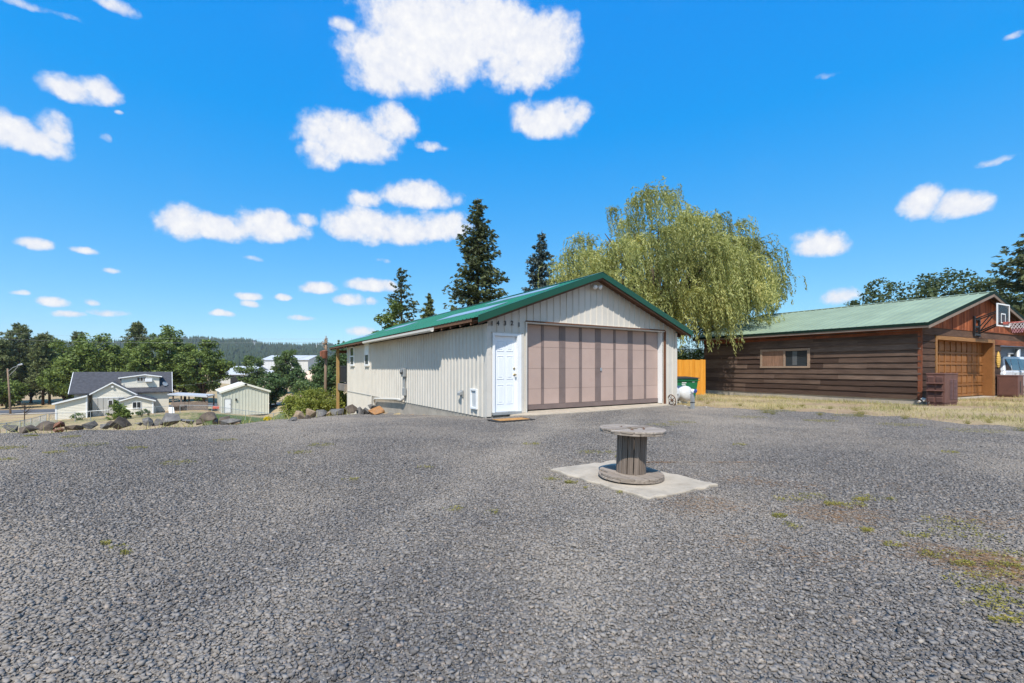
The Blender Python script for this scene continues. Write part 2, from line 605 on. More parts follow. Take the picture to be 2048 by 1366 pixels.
M['orange_fence'] = wood('orange_stained_fence', [(0, (.52, .21, .018)), (1, (.62, .28, .038))], 0, 'z', rough=.7, grain=.5, patch=.25, dirt=(.32, .13, .02))
M['spool'] = wood('grey_spool_wood', [(0, (.24, .20, .165)), (.5, (.30, .255, .215)), (1, (.36, .31, .265))], .4, 'x', patch=.3, dirt=(.12, .095, .075))
M['stave'] = wood('grey_stave_wood', [(0, (.17, .135, .11)), (.5, (.22, .178, .148)), (1, (.27, .22, .185))], 0, 'z', patch=.35, dirt=(.09, .07, .055))
M['grey_fence'] = wood('old_grey_fence_wood', [(0, (.17, .135, .115)), (1, (.27, .22, .19))], 0, 'z', patch=.4)
M['cream_house'] = simple('cream_lap_siding', (.74, .69, .58), .6, .05, 1)
M['house_panel'] = simple('grey_house_panel', (.42, .41, .38), .7, .08, 1)
M['shingle'] = simple('dark_shingles', (.058, .058, .066), .85, .3, 3, dirt=(.10, .10, .108), dirt_amt=.6, bumps=.5, bscale=8)
M['glass'] = glass_mat('window_glass')
M['glass_grey'] = glass_mat('dusty_window_glass', (.10, .105, .11), .2)
M['curtain'] = simple('curtain_cloth', (.52, .53, .53), .9, .1, 4)
M['rust'] = simple('rusty_brown_metal', (.135, .062, .047), .6, .16, 3, dirt=(.075, .035, .026), dirt_amt=.6, bumps=.15, bscale=50)
M['rust_red'] = simple('rust_red_metal', (.23, .085, .05), .65, .2, 6)
M['iron_rust'] = simple('rusted_iron', (.14, .075, .045), .8, .3, 20, dirt=(.26, .17, .10), dirt_amt=.6)
M['green_bin'] = simple('green_bin_paint', (.008, .15, .055), .4, .12, 4)
M['bin_lid'] = simple('black_bin_lid', (.03, .032, .034), .5, .15, 4)
M['tank'] = simple('white_tank_paint', (.60, .60, .585), .4, .05, 3, dirt=(.42, .36, .29), dirt_amt=.3)
M['blue'] = simple('blue_valve_paint', (.03, .08, .30), .4, .1, 6)
M['mat_coir'] = simple('orange_coir', (.43, .22, .07), .95, .25, 14, dirt=(.16, .075, .03), dirt_amt=.7, bumps=.6, bscale=120)
M['rim_red'] = simple('faded_red_rim', (.50, .13, .10), .45, .1, 5)
M['net'] = simple('net_cord', (.72, .64, .64), .8, .1, 6)
M['net_red'] = simple('net_red_cord', (.50, .24, .27), .8, .1, 6)
M['board_clear'] = glass_mat('clear_backboard', (.05, .045, .04), .12)
_nt = M['board_clear'].node_tree
_tr = _nt.nodes.new('ShaderNodeBsdfTransparent')
_tr.inputs[0].default_value = (.8, .8, .8, 1)
_mx = _nt.nodes.new('ShaderNodeMixShader')
_mx.inputs[0].default_value = .72
_out = [q for q in _nt.nodes if q.type == 'OUTPUT_MATERIAL'][0]
_bs = [q for q in _nt.nodes if q.type == 'BSDF_PRINCIPLED'][0]
_nt.links.new(_bs.outputs[0], _mx.inputs[1])
_nt.links.new(_tr.outputs[0], _mx.inputs[2])
_nt.links.new(_mx.outputs[0], _out.inputs[0])
M['yellow_orn'] = simple('yellow_ornament_paint', (.58, .36, .08), .6, .15, 8)
M['car_paint'] = simple('silver_car_paint', (.62, .65, .70), .22, .02, 2, spec=.6)
M['tyre'] = simple('tyre_rubber', (.02, .02, .02), .85, .1, 5)
M['blue_house'] = simple('slate_blue_siding', (.15, .19, .25), .6, .08, 2)
M['shed_wall'] = simple('pale_sage_steel', (.56, .56, .47), .5, .05, .8)
M['shed_roof'] = simple('cream_steel_roof', (.74, .71, .60), .5, .05, 1)
M['far_roof'] = simple('far_grey_steel', (.50, .51, .53), .5, .08, .05)
M['far_wall'] = simple('far_pale_steel', (.56, .54, .50), .6, .08, .05)
M['dark'] = simple('opening_shade', (.02, .02, .02), .9, .1, 1)  # near-black colour put in for the shade inside openings and gaps
M['pole_wood'] = wood('utility_pole_wood', [(0, (.23, .165, .115)), (1, (.27, .195, .14))], 0, 'z')
M['bark'] = wood('tree_bark', [(0, (.075, .055, .040)), (1, (.11, .08, .06))], 0, 'z')
M['chips'] = simple('wood_chips', (.60, .45, .34), .95, .2, 1.5, bumps=.6, bscale=3)
M['asphalt'] = simple('asphalt', (.10, .10, .105), .9, .12, .6)
M['wire'] = simple('cable', (.30, .30, .31), .6, .1, 1)
M['kayak'] = simple('orange_red_paint', (.55, .10, .05), .5, .1, 3)
M['stone_pale'] = simple('pale_rubble', (.55, .51, .45), .9, .15, 9, bumps=.5, bscale=30)

# ------------------------------------------------------------------ terrain
GO = Vector((-.6196, 11.38, 0))              # front left corner of the big garage
GF, GB = Vector((.846, .534, 0)), Vector((-.533, .846, 0))
YARD = [(-12, -15), (-11.6, 2), (-10.6, 6.5), (-9.7, 8.4), (-8.7, 8.7), (-7.9, 9.2), (-6.5, 10.5), (-6.1, 12.5), (-5.8, 15.6), (-5.35, 18.9),
        (-6.6, 23.5), (-7.2, 26), (0, 36), (12, 46), (60, 52), (95, 40), (95, -15)]
GRAVEL = [(-11.2, -4), (-11.2, 2), (-10.3, 6.4), (-9.5, 8.3), (-8.6, 8.6), (-7.8, 9.1), (-6.35, 10.3), (-5.9, 12.2), (-5.55, 15.4), (-5.2, 18.6), (-4.2, 18.2),
          (-.3, 11.9), (5.5, 15.5), (5.3, 14.45), (6.9, 13.6), (8.2, 12.8), (9.6, 11.15), (10.35, 9.1), (11.2, 7), (12.3, 0), (12.3, -4)]


def st(x, y):
    dx, dy = x - GO.x, y - GO.y
    return dx * GF.x + dy * GF.y, dx * GB.x + dy * GB.y


def gz(x, y):                                 # height of the yard
    t, s = st(np.asarray(x, float), np.asarray(y, float))
    sp = np.minimum(.5 * (s + np.sqrt(s * s + 1.0)), 18)
    w = np.where(t < 0, np.clip(1 + t / 9, 0, 1), np.clip(1 - t / 1.5, 0, 1))
    return -.078 * sp * w


def poly_dist(x, y, poly):
    """distance outside the polygon (0 inside) for arrays"""
    x, y = np.asarray(x, float), np.asarray(y, float)
    best = np.full(x.shape, 1e9)
    inside = np.zeros(x.shape, bool)
    n = len(poly)
    for i in range(n):
        (ax, ay), (bx, by) = poly[i], poly[(i + 1) % n]
        ex, ey = bx - ax, by - ay
        tt = np.clip(((x - ax) * ex + (y - ay) * ey) / (ex * ex + ey * ey), 0, 1)
        best = np.minimum(best, np.hypot(x - ax - tt * ex, y - ay - tt * ey))
        cr = ((ay > y) != (by > y))
        with np.errstate(divide='ignore', invalid='ignore'):
            xi = (bx - ax) * (y - ay) / (by - ay) + ax
        inside ^= cr & (x < xi)
    return np.where(inside, 0, best), inside


def sstep(a, b, v):
    t = np.clip((v - a) / (b - a), 0, 1)
    return t * t * (3 - 2 * t)


def T(x, y):
    """height of the land"""
    x, y = np.asarray(x, float), np.asarray(y, float)
    d, ins = poly_dist(x, y, YARD)
    A = 5.42 + .02 * np.clip(-40 - x, -45, 60)
    z = gz(x, y) - .05 - A * (1 - np.exp(-d / 24))
    wx, wy = 15.38 - .515 * 4.6, 16.9 + .857 * 4.6      # the ground dips along the barn's long wall
    al = np.clip((x - 15.38) * -.515 + (y - 16.9) * .857, .6, 9.3)
    dw = np.hypot(x - 15.38 + .515 * al, y - 16.9 - .857 * al)
    z = z - .13 * sstep(2.4, .5, dw)
    left = sstep(40, -10, x)
    z = z + left * (2.6 * sstep(88, 165, y) + 2.0 * sstep(160, 420, y))
    z = z + (1 - left) * d * .01
    z = z + .10 * np.sin(x * .21 + 1) * np.cos(y * .17) * np.clip(d / 10, 0, 1)
    far = sstep(300, 900, np.hypot(x, y))
    return z * (1 - far) + far * -1.5


def Tz(x, y):
    return float(T(np.array([x]), np.array([y]))[0])


def mesh_np(name, v, faces_flat, k, mat, parent=None, origin=None, smooth=False, attrs=None):
    """fast mesh: v (N,3) world, faces_flat (F*k) vertex ids"""
    org = ORG[parent.name] if parent is not None else Vector(origin or (0, 0, 0))
    v = np.asarray(v, np.float32) - np.array(org, np.float32)
    ff = np.asarray(faces_flat, np.int32).ravel()
    nf = len(ff) // k
    me = bpy.data.meshes.new(name)
    me.vertices.add(len(v))
    me.vertices.foreach_set('co', v.ravel())
    me.loops.add(len(ff))
    me.loops.foreach_set('vertex_index', ff)
    me.polygons.add(nf)
    me.polygons.foreach_set('loop_start', np.arange(0, nf * k, k, dtype=np.int32))
    if smooth:
        me.polygons.foreach_set('use_smooth', np.ones(nf, bool))
    me.materials.append(mat)
    for an, (dom, data) in (attrs or {}).items():
        a = me.attributes.new(an, 'FLOAT', dom)
        a.data.foreach_set('value', np.asarray(data, np.float32))
    me.update(calc_edges=True)
    o = bpy.data.objects.new(name, me)
    COL.objects.link(o)
    ORG[o.name] = org
    if parent is not None:
        o.parent = parent
    else:
        o.location = org
    return o


# --- ground material: straw, dry dirt and green, mixed by noise and where things grow
def ground_material():
    m, nt, b, out = new_mat('dry_grass_ground')
    v = coords(nt, 'World')
    n1 = noise(nt, v, .35, 6, .6)
    n2 = noise(nt, v, 2.2, 8, .65)
    n3 = noise(nt, v, 14, 8, .7)
    straw = ramp(nt, n3, [(.3, (.27, .20, .10)), (.5, (.43, .33, .175)), (.7, (.56, .45, .26))])
    dirt = ramp(nt, n3, [(.3, (.26, .175, .105)), (.7, (.44, .32, .21))])
    green = ramp(nt, n3, [(.28, (.045, .07, .018)), (.5, (.095, .13, .035)), (.75, (.18, .19, .07))])
    c = mixc(nt, remap(nt, n1, .42, .6), straw, dirt)
    ga = N(nt, 'ShaderNodeAttribute', attribute_name='green')
    s1 = N(nt, 'ShaderNodeMath', operation='ADD')
    nt.links.new(ga.outputs['Fac'], s1.inputs[0])
    nt.links.new(remap(nt, n2, .3, .7, -.45, .45), s1.inputs[1])
    c = mixc(nt, remap(nt, s1.outputs[0], .35, .75), c, green)
    nt.links.new(c, b.inputs['Base Color'])
    b.inputs['Roughness'].default_value = .95
    b.inputs['Specular IOR Level'].default_value = .1
    bump(nt, b, noise(nt, v, 22, 8, .7), .8, .05)
    return m


M['ground'] = ground_material()
GN_ = 300
u = np.linspace(-1, 1, GN_)
gx = -8 + 18 * np.sinh(5.95 * u)
gy = 18 + 18 * np.sinh(5.95 * u)
X, Y = np.meshgrid(gx, gy)
Z = T(X, Y)
green = np.zeros_like(X)
green += .75 * np.exp(-(((X + 27) / 13) ** 2 + ((Y - 48) / 15) ** 2))            # lawn below the rocks
_r = X / np.maximum(Y, 1)
green += 1.25 * sstep(-.70, -.62, _r) * sstep(-.40, -.47, _r) * sstep(12, 20, Y) * sstep(66, 56, Y)
green += .55 * np.exp(-(((X + 60) / 14) ** 2 + ((Y - 52) / 12) ** 2))
green += .45 * np.exp(-(((X + 44) / 8) ** 2 + ((Y - 60) / 8) ** 2))
green += .30 * sstep(180, 300, Y)
green += .26 * np.exp(-(((X - 10) / 5) ** 2 + ((Y - 17) / 4) ** 2))
idx = np.arange(GN_ * GN_).reshape(GN_, GN_)
ff = np.stack([idx[:-1, :-1], idx[:-1, 1:], idx[1:, 1:], idx[1:, :-1]], -1).reshape(-1)
ground = mesh_np('ground', np.stack([X, Y, Z], -1).reshape(-1, 3), ff, 4, M['ground'], smooth=True, attrs={'green': ('POINT', green.ravel())})
tag(ground, kind='structure')


# --- gravel yard: a dusty sheet with real crushed stones lying on it
def gravel_materials():
    m, nt, b, out = new_mat('gravel_dust')
    v = coords(nt, 'World')
    n1 = noise(nt, v, .5, 6, .6)
    n3 = noise(nt, v, 60, 6, .7)
    c = ramp(nt, n3, [(.3, (.115, .105, .095)), (.7, (.225, .205, .182))])
    c = mixc(nt, remap(nt, n1, .5, .68, 0, .6), c, (.19, .155, .12))
    nt.links.new(c, b.inputs['Base Color'])
    b.inputs['Roughness'].default_value = .95
    bump(nt, b, n3, .6, .02)
    m2, nt, b, out = new_mat('crushed_basalt')
    a = N(nt, 'ShaderNodeAttribute', attribute_name='tone')
    c = ramp(nt, a.outputs['Fac'], [(0, (.098, .093, .088)), (.25, (.148, .139, .131)), (.55, (.194, .182, .170)), (.85, (.240, .225, .207)), (.95, (.285, .255, .22)), (.98, (.27, .21, .165)), (.995, (.33, .295, .25)), (1, (.42, .39, .35))])
    v = coords(nt, 'World')
    n2 = noise(nt, v, 35, 5, .6)
    c = mixc(nt, 1.0, c, ramp(nt, n2, [(.3, (.8, .8, .82)), (.7, (1.2, 1.17, 1.14))]), 'MULTIPLY')
    n1 = noise(nt, v, .55, 7, .62)
    n5 = noise(nt, v, .30, 5, .6)
    c = mixc(nt, remap(nt, n1, .50, .70, 0, .45), c, (.31, .265, .215))
    c = mixc(nt, remap(nt, n5, .45, .62, 0, .6), c, (.325, .285, .24))
    # faint wheel tracks worn from the foreground up to the big door
    sp = N(nt, 'ShaderNodeSeparateXYZ')
    nt.links.new(v, sp.inputs[0])

    def mth(op, a_, b_):
        q_ = N(nt, 'ShaderNodeMath', operation=op)
        for i_, w_ in enumerate((a_, b_)):
            if isinstance(w_, (int, float)): q_.inputs[i_].default_value = w_
            elif w_ is not None: nt.links.new(w_, q_.inputs[i_])
        return q_.outputs[0]
    off = mth('ADD', mth('ADD', mth('MULTIPLY', sp.outputs[0], .965), mth('MULTIPLY', sp.outputs[1], -.263)), .97)
    off = mth('ADD', off, remap(nt, noise(nt, v, .5, 3), .3, .7, -.25, .25))
    trk = mth('ABSOLUTE', mth('SUBTRACT', mth('ABSOLUTE', off, None), .78), None)
    trk = mth('MULTIPLY', remap(nt, trk, .42, .10, 0, 1), remap(nt, noise(nt, v, 2.0, 5, .65), .3, .65, .15, .6))
    c = mixc(nt, trk, c, (.32, .285, .245))
    n4 = noise(nt, v, .23, 4, .5)
    c = mixc(nt, 1.0, c, ramp(nt, n4, [(.3, (.86, .86, .88)), (.7, (1.14, 1.12, 1.10))]), 'MULTIPLY')
    nt.links.new(c, b.inputs['Base Color'])
    b.inputs['Roughness'].default_value = .9
    b.inputs['Specular IOR Level'].default_value = .1
    return m, m2


M['gravel_dust'], M['stone'] = gravel_materials()
pts = []
n = len(GRAVEL)
for i in range(n):                            # smooth uneven border
    a, c = Vector(GRAVEL[i]), Vector(GRAVEL[(i + 1) % n])
    k = max(1, int((c - a).length / .35))
    for j in range(k):
        p = a.lerp(c, j / k)
        q = .10 * math.sin(p.x * 3.1 + p.y * 2.3) + .07 * math.sin(p.x * 7.7 - p.y * 6.1)
        pts.append((p.x + q, p.y + q * .7))
nb = len(pts)
gxx, gyy = np.meshgrid(np.arange(-12, 13, .5), np.arange(-4.2, 19.5, .5))
dd, ins = poly_dist(gxx, gyy, pts)
db = np.min(np.hypot(gxx[..., None] - np.array([p[0] for p in pts]), gyy[..., None] - np.array([p[1] for p in pts])), -1)
ok = ins & (db > .25)
allp = [Vector(p) for p in pts] + [Vector((a, c)) for a, c in zip(gxx[ok], gyy[ok])]
vo, eo, fo, _, _, _ = delaunay_2d_cdt(allp, [], [list(range(nb))], 1, 1e-5)
vx = np.array([p.x for p in vo])
vy = np.array([p.y for p in vo])
vz = gz(vx, vy) - .0075
gr = mesh_np('gravel_yard', np.stack([vx, vy, vz], -1), np.array([f for f in fo if len(f) == 3]).ravel(), 3, M['gravel_dust'], smooth=True)
tag(gr, kind='structure')


def ico():
    bm = bmesh.new()
    bmesh.ops.create_icosphere(bm, subdivisions=1, radius=1)
    v = np.array([p.co[:] for p in bm.verts])
    f = np.array([[q.index for q in t.verts] for t in bm.faces])
    bm.free()
    return v, f


ICO_V = np.array([(-1, -1, -1), (1, -1, -1), (1, 1, -1), (-1, 1, -1), (-1, -1, 1), (1, -1, 1), (1, 1, 1), (-1, 1, 1)], float) * .74
ICO_F = np.array([(0, 2, 1), (0, 3, 2), (4, 5, 6), (4, 6, 7), (0, 1, 5), (0, 5, 4), (1, 2, 6), (1, 6, 5), (2, 3, 7), (2, 7, 6), (3, 0, 4), (3, 4, 7)])
TILE = .6


def stone_patch(k, n=3200):
    """one square of loose angular stones, made to sit seamlessly beside its copies"""
    rng = np.random.default_rng(100 + k)
    c = rng.uniform(-TILE / 2, TILE / 2, (n, 2))
    s = np.clip(rng.lognormal(math.log(.0057), .42, n), .0028, .0138)
    ax = np.stack([s * rng.uniform(.9, 1.5, n), s * rng.uniform(.75, 1.1, n), s * rng.uniform(.38, .75, n)], -1)
    v = ICO_V[None] + rng.uniform(-.42, .42, (n, 8, 3))
    v = v * ax[:, None, :]
    a = rng.uniform(0, 2 * math.pi, n)
    tl = rng.normal(0, .35, n)
    ca, sa = np.cos(a)[:, None], np.sin(a)[:, None]
    ct, stl = np.cos(tl)[:, None], np.sin(tl)[:, None]
    y2, z2 = v[..., 1] * ct - v[..., 2] * stl, v[..., 1] * stl + v[..., 2] * ct
    x3, y3 = v[..., 0] * ca - y2 * sa, v[..., 0] * sa + y2 * ca
    zc = rng.uniform(-.003, .008, n) + ax[:, 2] * .3
    w = np.stack([x3 + c[:, :1], y3 + c[:, 1:], z2 + zc[:, None] - .008], -1).reshape(-1, 3)
    f = (ICO_F[None] + (np.arange(n) * 8)[:, None, None]).reshape(-1)
    tone = np.repeat(rng.uniform(0, 1, n), 8)
    o = mesh_np('gravel_patch', w, f, 3, M['stone'], attrs={'tone': ('POINT', tone)})
    COL.objects.unlink(o)
    return o


patch_col = bpy.data.collections.new('gravel_patches')
for k in range(7):
    patch_col.objects.link(stone_patch(k))


def in_garage(x, y):
    t, s = st(x, y)
    return (t > .1) & (t < 7.3) & (s > .1) & (s < 16)


tx, ty = np.meshgrid(np.arange(-12, 13, TILE), np.arange(.4, 19.5, TILE))
tx, ty = tx.ravel(), ty.ravel()
dd, ins = poly_dist(tx, ty, GRAVEL)
vis = (np.abs(tx) < 1.25 * ty + 5.0) & ((dd < .12)) & ~in_garage(tx, ty)
tx, ty = tx[vis], ty[vis]
e = .3
sx = (gz(tx + e, ty) - gz(tx - e, ty)) / (2 * e)
sy = (gz(tx, ty + e) - gz(tx, ty - e)) / (2 * e)
me = bpy.data.meshes.new('gravel_stones')
me.from_pydata(np.stack([tx, ty, gz(tx, ty)], -1).tolist(), [], [])
rot = me.attributes.new('rot', 'FLOAT_VECTOR', 'POINT')
rr = np.zeros((len(tx), 3))
q = RNG.integers(0, 4, len(tx)) * (math.pi / 2)
for i in range(len(tx)):
    nrm = Vector((-sx[i], -sy[i], 1)).normalized()
    mt = Vector((0, 0, 1)).rotation_difference(nrm).to_matrix() @ Matrix.Rotation(q[i], 3, 'Z')
    rr[i] = mt.to_euler()[:]
rot.data.foreach_set('vector', rr.astype(np.float32).ravel())
ix = me.attributes.new('pick', 'INT', 'POINT')
ix.data.foreach_set('value', RNG.integers(0, 7, len(tx)).astype(np.int32))
gs = bpy.data.objects.new('gravel_stones', me)
COL.objects.link(gs)
tag(gs, 'grey crushed stone covering the yard', 'gravel', kind='stuff')
ng = bpy.data.node_groups.new('scatter_stones', 'GeometryNodeTree')
ng.interface.new_socket('Geometry', in_out='INPUT', socket_type='NodeSocketGeometry')
ng.interface.new_socket('Geometry', in_out='OUTPUT', socket_type='NodeSocketGeometry')
gi, go = ng.nodes.new('NodeGroupInput'), ng.nodes.new('NodeGroupOutput')
ci = ng.nodes.new('GeometryNodeCollectionInfo')
ci.inputs['Collection'].default_value = patch_col
ci.inputs['Separate Children'].default_value = True
ci.inputs['Reset Children'].default_value = True
iop = ng.nodes.new('GeometryNodeInstanceOnPoints')
iop.inputs['Pick Instance'].default_value = True
na = ng.nodes.new('GeometryNodeInputNamedAttribute')
na.data_type = 'INT'
na.inputs['Name'].default_value = 'pick'
nr = ng.nodes.new('GeometryNodeInputNamedAttribute')
nr.data_type = 'FLOAT_VECTOR'
nr.inputs['Name'].default_value = 'rot'
e2r = ng.nodes.new('FunctionNodeEulerToRotation')
ng.links.new(gi.outputs[0], iop.inputs['Points'])
ng.links.new(ci.outputs[0], iop.inputs['Instance'])
ng.links.new(na.outputs[0], iop.inputs['Instance Index'])
ng.links.new(nr.outputs[0], e2r.inputs[0])
ng.links.new(e2r.outputs[0], iop.inputs['Rotation'])
ng.links.new(iop.outputs[0], go.inputs[0])
gm = gs.modifiers.new('scatter', 'NODES')
gm.node_group = ng

# --- road in the valley
rd = [(-170, 66), (-120, 72), (-81, 76.5), (-60, 81.5), (-45, 83), (-25, 83.5), (20, 86), (80, 92)]
mb = MB()
rp = []
for i in range(len(rd) - 1):
    for j in range(12):
        rp.append(Vector(rd[i]).lerp(Vector(rd[i + 1]), j / 12))
for i in range(len(rp) - 1):
    d = (rp[i + 1] - rp[i]).normalized()
    nv = Vector((-d.y, d.x)) * 3.6
    q = []
    for p, sgn in ((rp[i], -1), (rp[i + 1], -1), (rp[i + 1], 1), (rp[i], 1)):
        w = p + nv * sgn
        q.append((w.x, w.y, Tz(p.x, p.y) + .14))
    mb.quad(*q)
tag(build('road', mb, M['asphalt'], smooth=True), kind='structure')
mb = MB()
for i in range(len(rp) - 1):
    d = (rp[i + 1] - rp[i]).normalized()
    nv = Vector((-d.y, d.x))
    q = []
    for p, sgn in ((rp[i], -6.2), (rp[i + 1], -6.2), (rp[i + 1], -3.6), (rp[i], -3.6)):
        w = p + nv * sgn
        q.append((w.x, w.y, Tz(p.x, p.y) + .10))
    mb.quad(*q)
tag(build('pavement', mb, M['concrete_pale']), kind='structure')

# --- far hills with their pines
def hill_h(azm, r):
    base = np.interp(azm, [-1.3, -.75, -.62, -.50, -.42, -.2, .2, .6, 1.3], [66, 68, 80, 76, 72, 66, 66, 70, 70])
    wob = 5 * np.sin(azm * 19 + 1) + 3 * np.sin(azm * 47 + 2) + 2 * np.sin(azm * 91)
    prof = sstep(700, 1750, r)
    return -2 + prof * (base + wob) - 4 * np.sin(r * .006 + azm * 9) * prof


def forest_material():
    m, nt, b, out = new_mat('forest_floor')
    v = coords(nt, 'World')
    n1 = noise(nt, v, .02, 6, .6)
    n2 = noise(nt, v, .12, 6, .7)
    c = ramp(nt, n2, [(.3, (.025, .042, .022)), (.7, (.06, .08, .035))])
    c = mixc(nt, remap(nt, n1, .58, .7, 0, .7), c, (.22, .19, .10))
    nt.links.new(c, b.inputs['Base Color'])
    b.inputs['Roughness'].default_value = .95
    return m


M['forest'] = forest_material()
M['far_pine'] = simple('far_pine_green', (.032, .052, .026), .9, .35, .03)
aa = np.linspace(-1.35, 1.3, 260)
ra = np.linspace(560, 2600, 46)
A_, R_ = np.meshgrid(aa, ra)
Hh = hill_h(A_, R_)
idx = np.arange(A_.size).reshape(A_.shape)
ff = np.stack([idx[:-1, :-1], idx[1:, :-1], idx[1:, 1:], idx[:-1, 1:]], -1).reshape(-1)
hl = mesh_np('hills', np.stack([R_ * np.sin(A_), R_ * np.cos(A_), Hh], -1).reshape(-1, 3), ff, 4, M['forest'], smooth=True)
tag(hl, kind='structure')


def far_cones(n, a0, a1, r0, r1, hmin, hmax, rng):
    a = rng.uniform(a0, a1, n)
    r = np.sqrt(rng.uniform(r0 ** 2, r1 ** 2, n))
    h = rng.uniform(hmin, hmax, n)
    w = h * rng.uniform(.13, .2, n)
    z = np.maximum(hill_h(a, r), -2)
    k = 5
    th = np.arange(k) / k * 2 * math.pi
    rot_ = rng.uniform(0, 6.28, n)
    rings = []
    for (f, s) in ((.08, 1.0), (.5, .62)):
        rings.append(np.stack([(r * np.sin(a))[:, None] + np.cos(th + rot_[:, None]) * w[:, None] * s, (r * np.cos(a))[:, None] + np.sin(th + rot_[:, None]) * w[:, None] * s,
                               np.repeat((z + h * f)[:, None], k, 1)], -1))
    top = np.stack([r * np.sin(a), r * np.cos(a), z + h], -1)[:, None, :]
    v = np.concatenate(rings + [top], 1)
    f = []
    for j in range(k):
        f += [[j, (j + 1) % k, k + (j + 1) % k], [j, k + (j + 1) % k, k + j], [k + j, k + (j + 1) % k, 2 * k]]
    f = np.array(f)
    return v.reshape(-1, 3), (f[None] + (np.arange(n) * (2 * k + 1))[:, None, None]).reshape(-1)


v1, f1 = far_cones(9000, -1.15, -.2, 620, 1800, 9, 21, RNG)
fo_ = mesh_np('forest', v1, f1, 3, M['far_pine'])
tag(fo_, 'dark pine forest covering the distant hill', 'forest', kind='stuff')

# ------------------------------------------------------------------ the big garage
GAR = Frame(GO, (GF.x, GF.y), (GB.x, GB.y))
garage = thing('metal_garage', 'long cream metal garage with green roof, mauve double door and white entry door', 'garage', GO)
GW, GL = 7.32, 15.8                           # width, length of the walls
RIDGE_X, RIDGE_Z, SLOPE = 3.58, 3.97, .372


def roof_z(x):                                # underside of the roof sheets
    return RIDGE_Z - .05 - SLOPE * abs(x - RIDGE_X)


def corr_profile(a, b, pitch=.2286, depth=.02, half=.030, top=.013, phase=.05):
    """(x, depth) points of a ribbed sheet between a and b"""
    out = [(a, 0.0)]
    k = math.floor((a - phase) / pitch)
    while k * pitch + phase < b + pitch:
        c = k * pitch + phase
        for dx, dp in ((-half, 0), (-top, depth), (top, depth), (half, 0)):
            if a + 1e-4 < c + dx < b - 1e-4:
                out.append((c + dx, dp))
        k += 1
    out.append((b, 0.0))
    return out


def corr_wall(mb, pt, a, b, zones, **kw):
    """zones: (x0, x1, zlow, ztop function)"""
    for (x0, x1, zl, zt) in zones:
        lo, hi = max(a, x0), min(b, x1)
        if hi - lo < .01:
            continue
        pr = corr_profile(lo, hi, **kw)
        vs, fs = [], []
        for (x, dpt) in pr:
            vs += [pt(x, dpt, zl(x) if callable(zl) else zl), pt(x, dpt, zt(x) if callable(zt) else zt)]
        for i in range(len(pr) - 1):
            fs.append((2 * i, 2 * i + 2, 2 * i + 3, 2 * i + 1))
        mb.add(vs, fs)


DX0, DX1, DZ1 = 1.19, 6.62, 2.44              # big door opening
EX0, EX1, EZ1 = .13, 1.01, 2.13               # entry door opening (with its frame)
SLAB = .07
frontpt = lambda x, d, z: GAR.P(x, -d, z)
zones = [(0, EX0, .02, roof_z), (EX0, EX1, EZ1, roof_z), (EX1, DX0, .05, roof_z), (DX0, DX1, DZ1 + .03, roof_z), (DX1, GW, .03, roof_z)]
a = 0.0
while a < GW - .05:
    b = min(a + .9144, GW)
    mb = MB()
    corr_wall(mb, frontpt, a, b - .001, zones, half=.019, top=.008, depth=.022)
    if mb.v:
        build('siding_panel', mb, M['siding'], garage, normals=False)
    a = b
leftpt = lambda y, d, z: GAR.P(-d, y, z)
W1 = [(14.55, 15.0), (13.05, 13.5)]           # the two small windows, far end
a = 0.0
while a < GL - .05:
    b = min(a + .9144, GL)
    mb = MB()
    zl = [(0, GL, lambda y: -.03 if y < 10.95 else -1.9, 2.36)]
    corr_wall(mb, leftpt, a, b - .001, zl, depth=.027, half=.034, top=.012)
    build('siding_panel', mb, M['siding'], garage, normals=False)
    a = b
rightpt = lambda y, d, z: GAR.P(GW + d, y, z)
mb = MB()
corr_wall(mb, rightpt, 0, GL, [(0, GL, -.05, 2.40)])
build('side_wall', mb, M['siding'], garage, normals=False)
mb = MB()
vs = [GAR.P(0, GL, -2), GAR.P(GW, GL, -2), GAR.P(GW, GL, roof_z(GW)), GAR.P(RIDGE_X, GL, roof_z(RIDGE_X)), GAR.P(0, GL, roof_z(0))]
mb.add(vs, [(0, 1, 2, 3, 4)])
build('back_wall', mb, M['siding'], garage)
# seam strip where the lower sheets start, corner trims
mb = MB()
mb.fbox(GAR, -.030, -.002, 10.97, GL, -.028, -.012)
build('siding_seam', mb, M['grey_metal'], garage)
for (x0, x1, y0, y1, z1) in ((-.028, .012, -.028, .09, 2.36), (-.0275, .095, -.0285, -.002, 2.30), (GW - .07, GW + .026, -.0285, -.003, 2.42), (GW + .003, GW + .027, -.028, .09, 2.42)):
    mb = MB()
    mb.fbox(GAR, x0, x1, y0, y1, .0, z1)
    build('corner_trim', mb, M['siding_trim'], garage)
mb = MB()
mb.fbox(GAR, -.0275, .012, GL - .09, GL + .02, -1.9, 2.36)
build('corner_trim', mb, M['siding_trim'], garage)
# foundation
mb = MB()
mb.fbox(GAR, .015, .22, .3, 10.96, -1.6, -.032)
mb.fbox(GAR, .03, GW - .03, .012, .3, -.6, .018)
mb.fbox(GAR, GW - .25, GW - .02, .3, GL, -.6, -.06)
build('foundation', mb, M['concrete'], garage)

# roof: sheets, skylight strips, ridge, rake trim, rafters
EAVE_L, EAVE_R = -.45, 7.68
RY0, RY1 = -.36, 18.75
up = Vector((0, 0, 1))
SKY = []


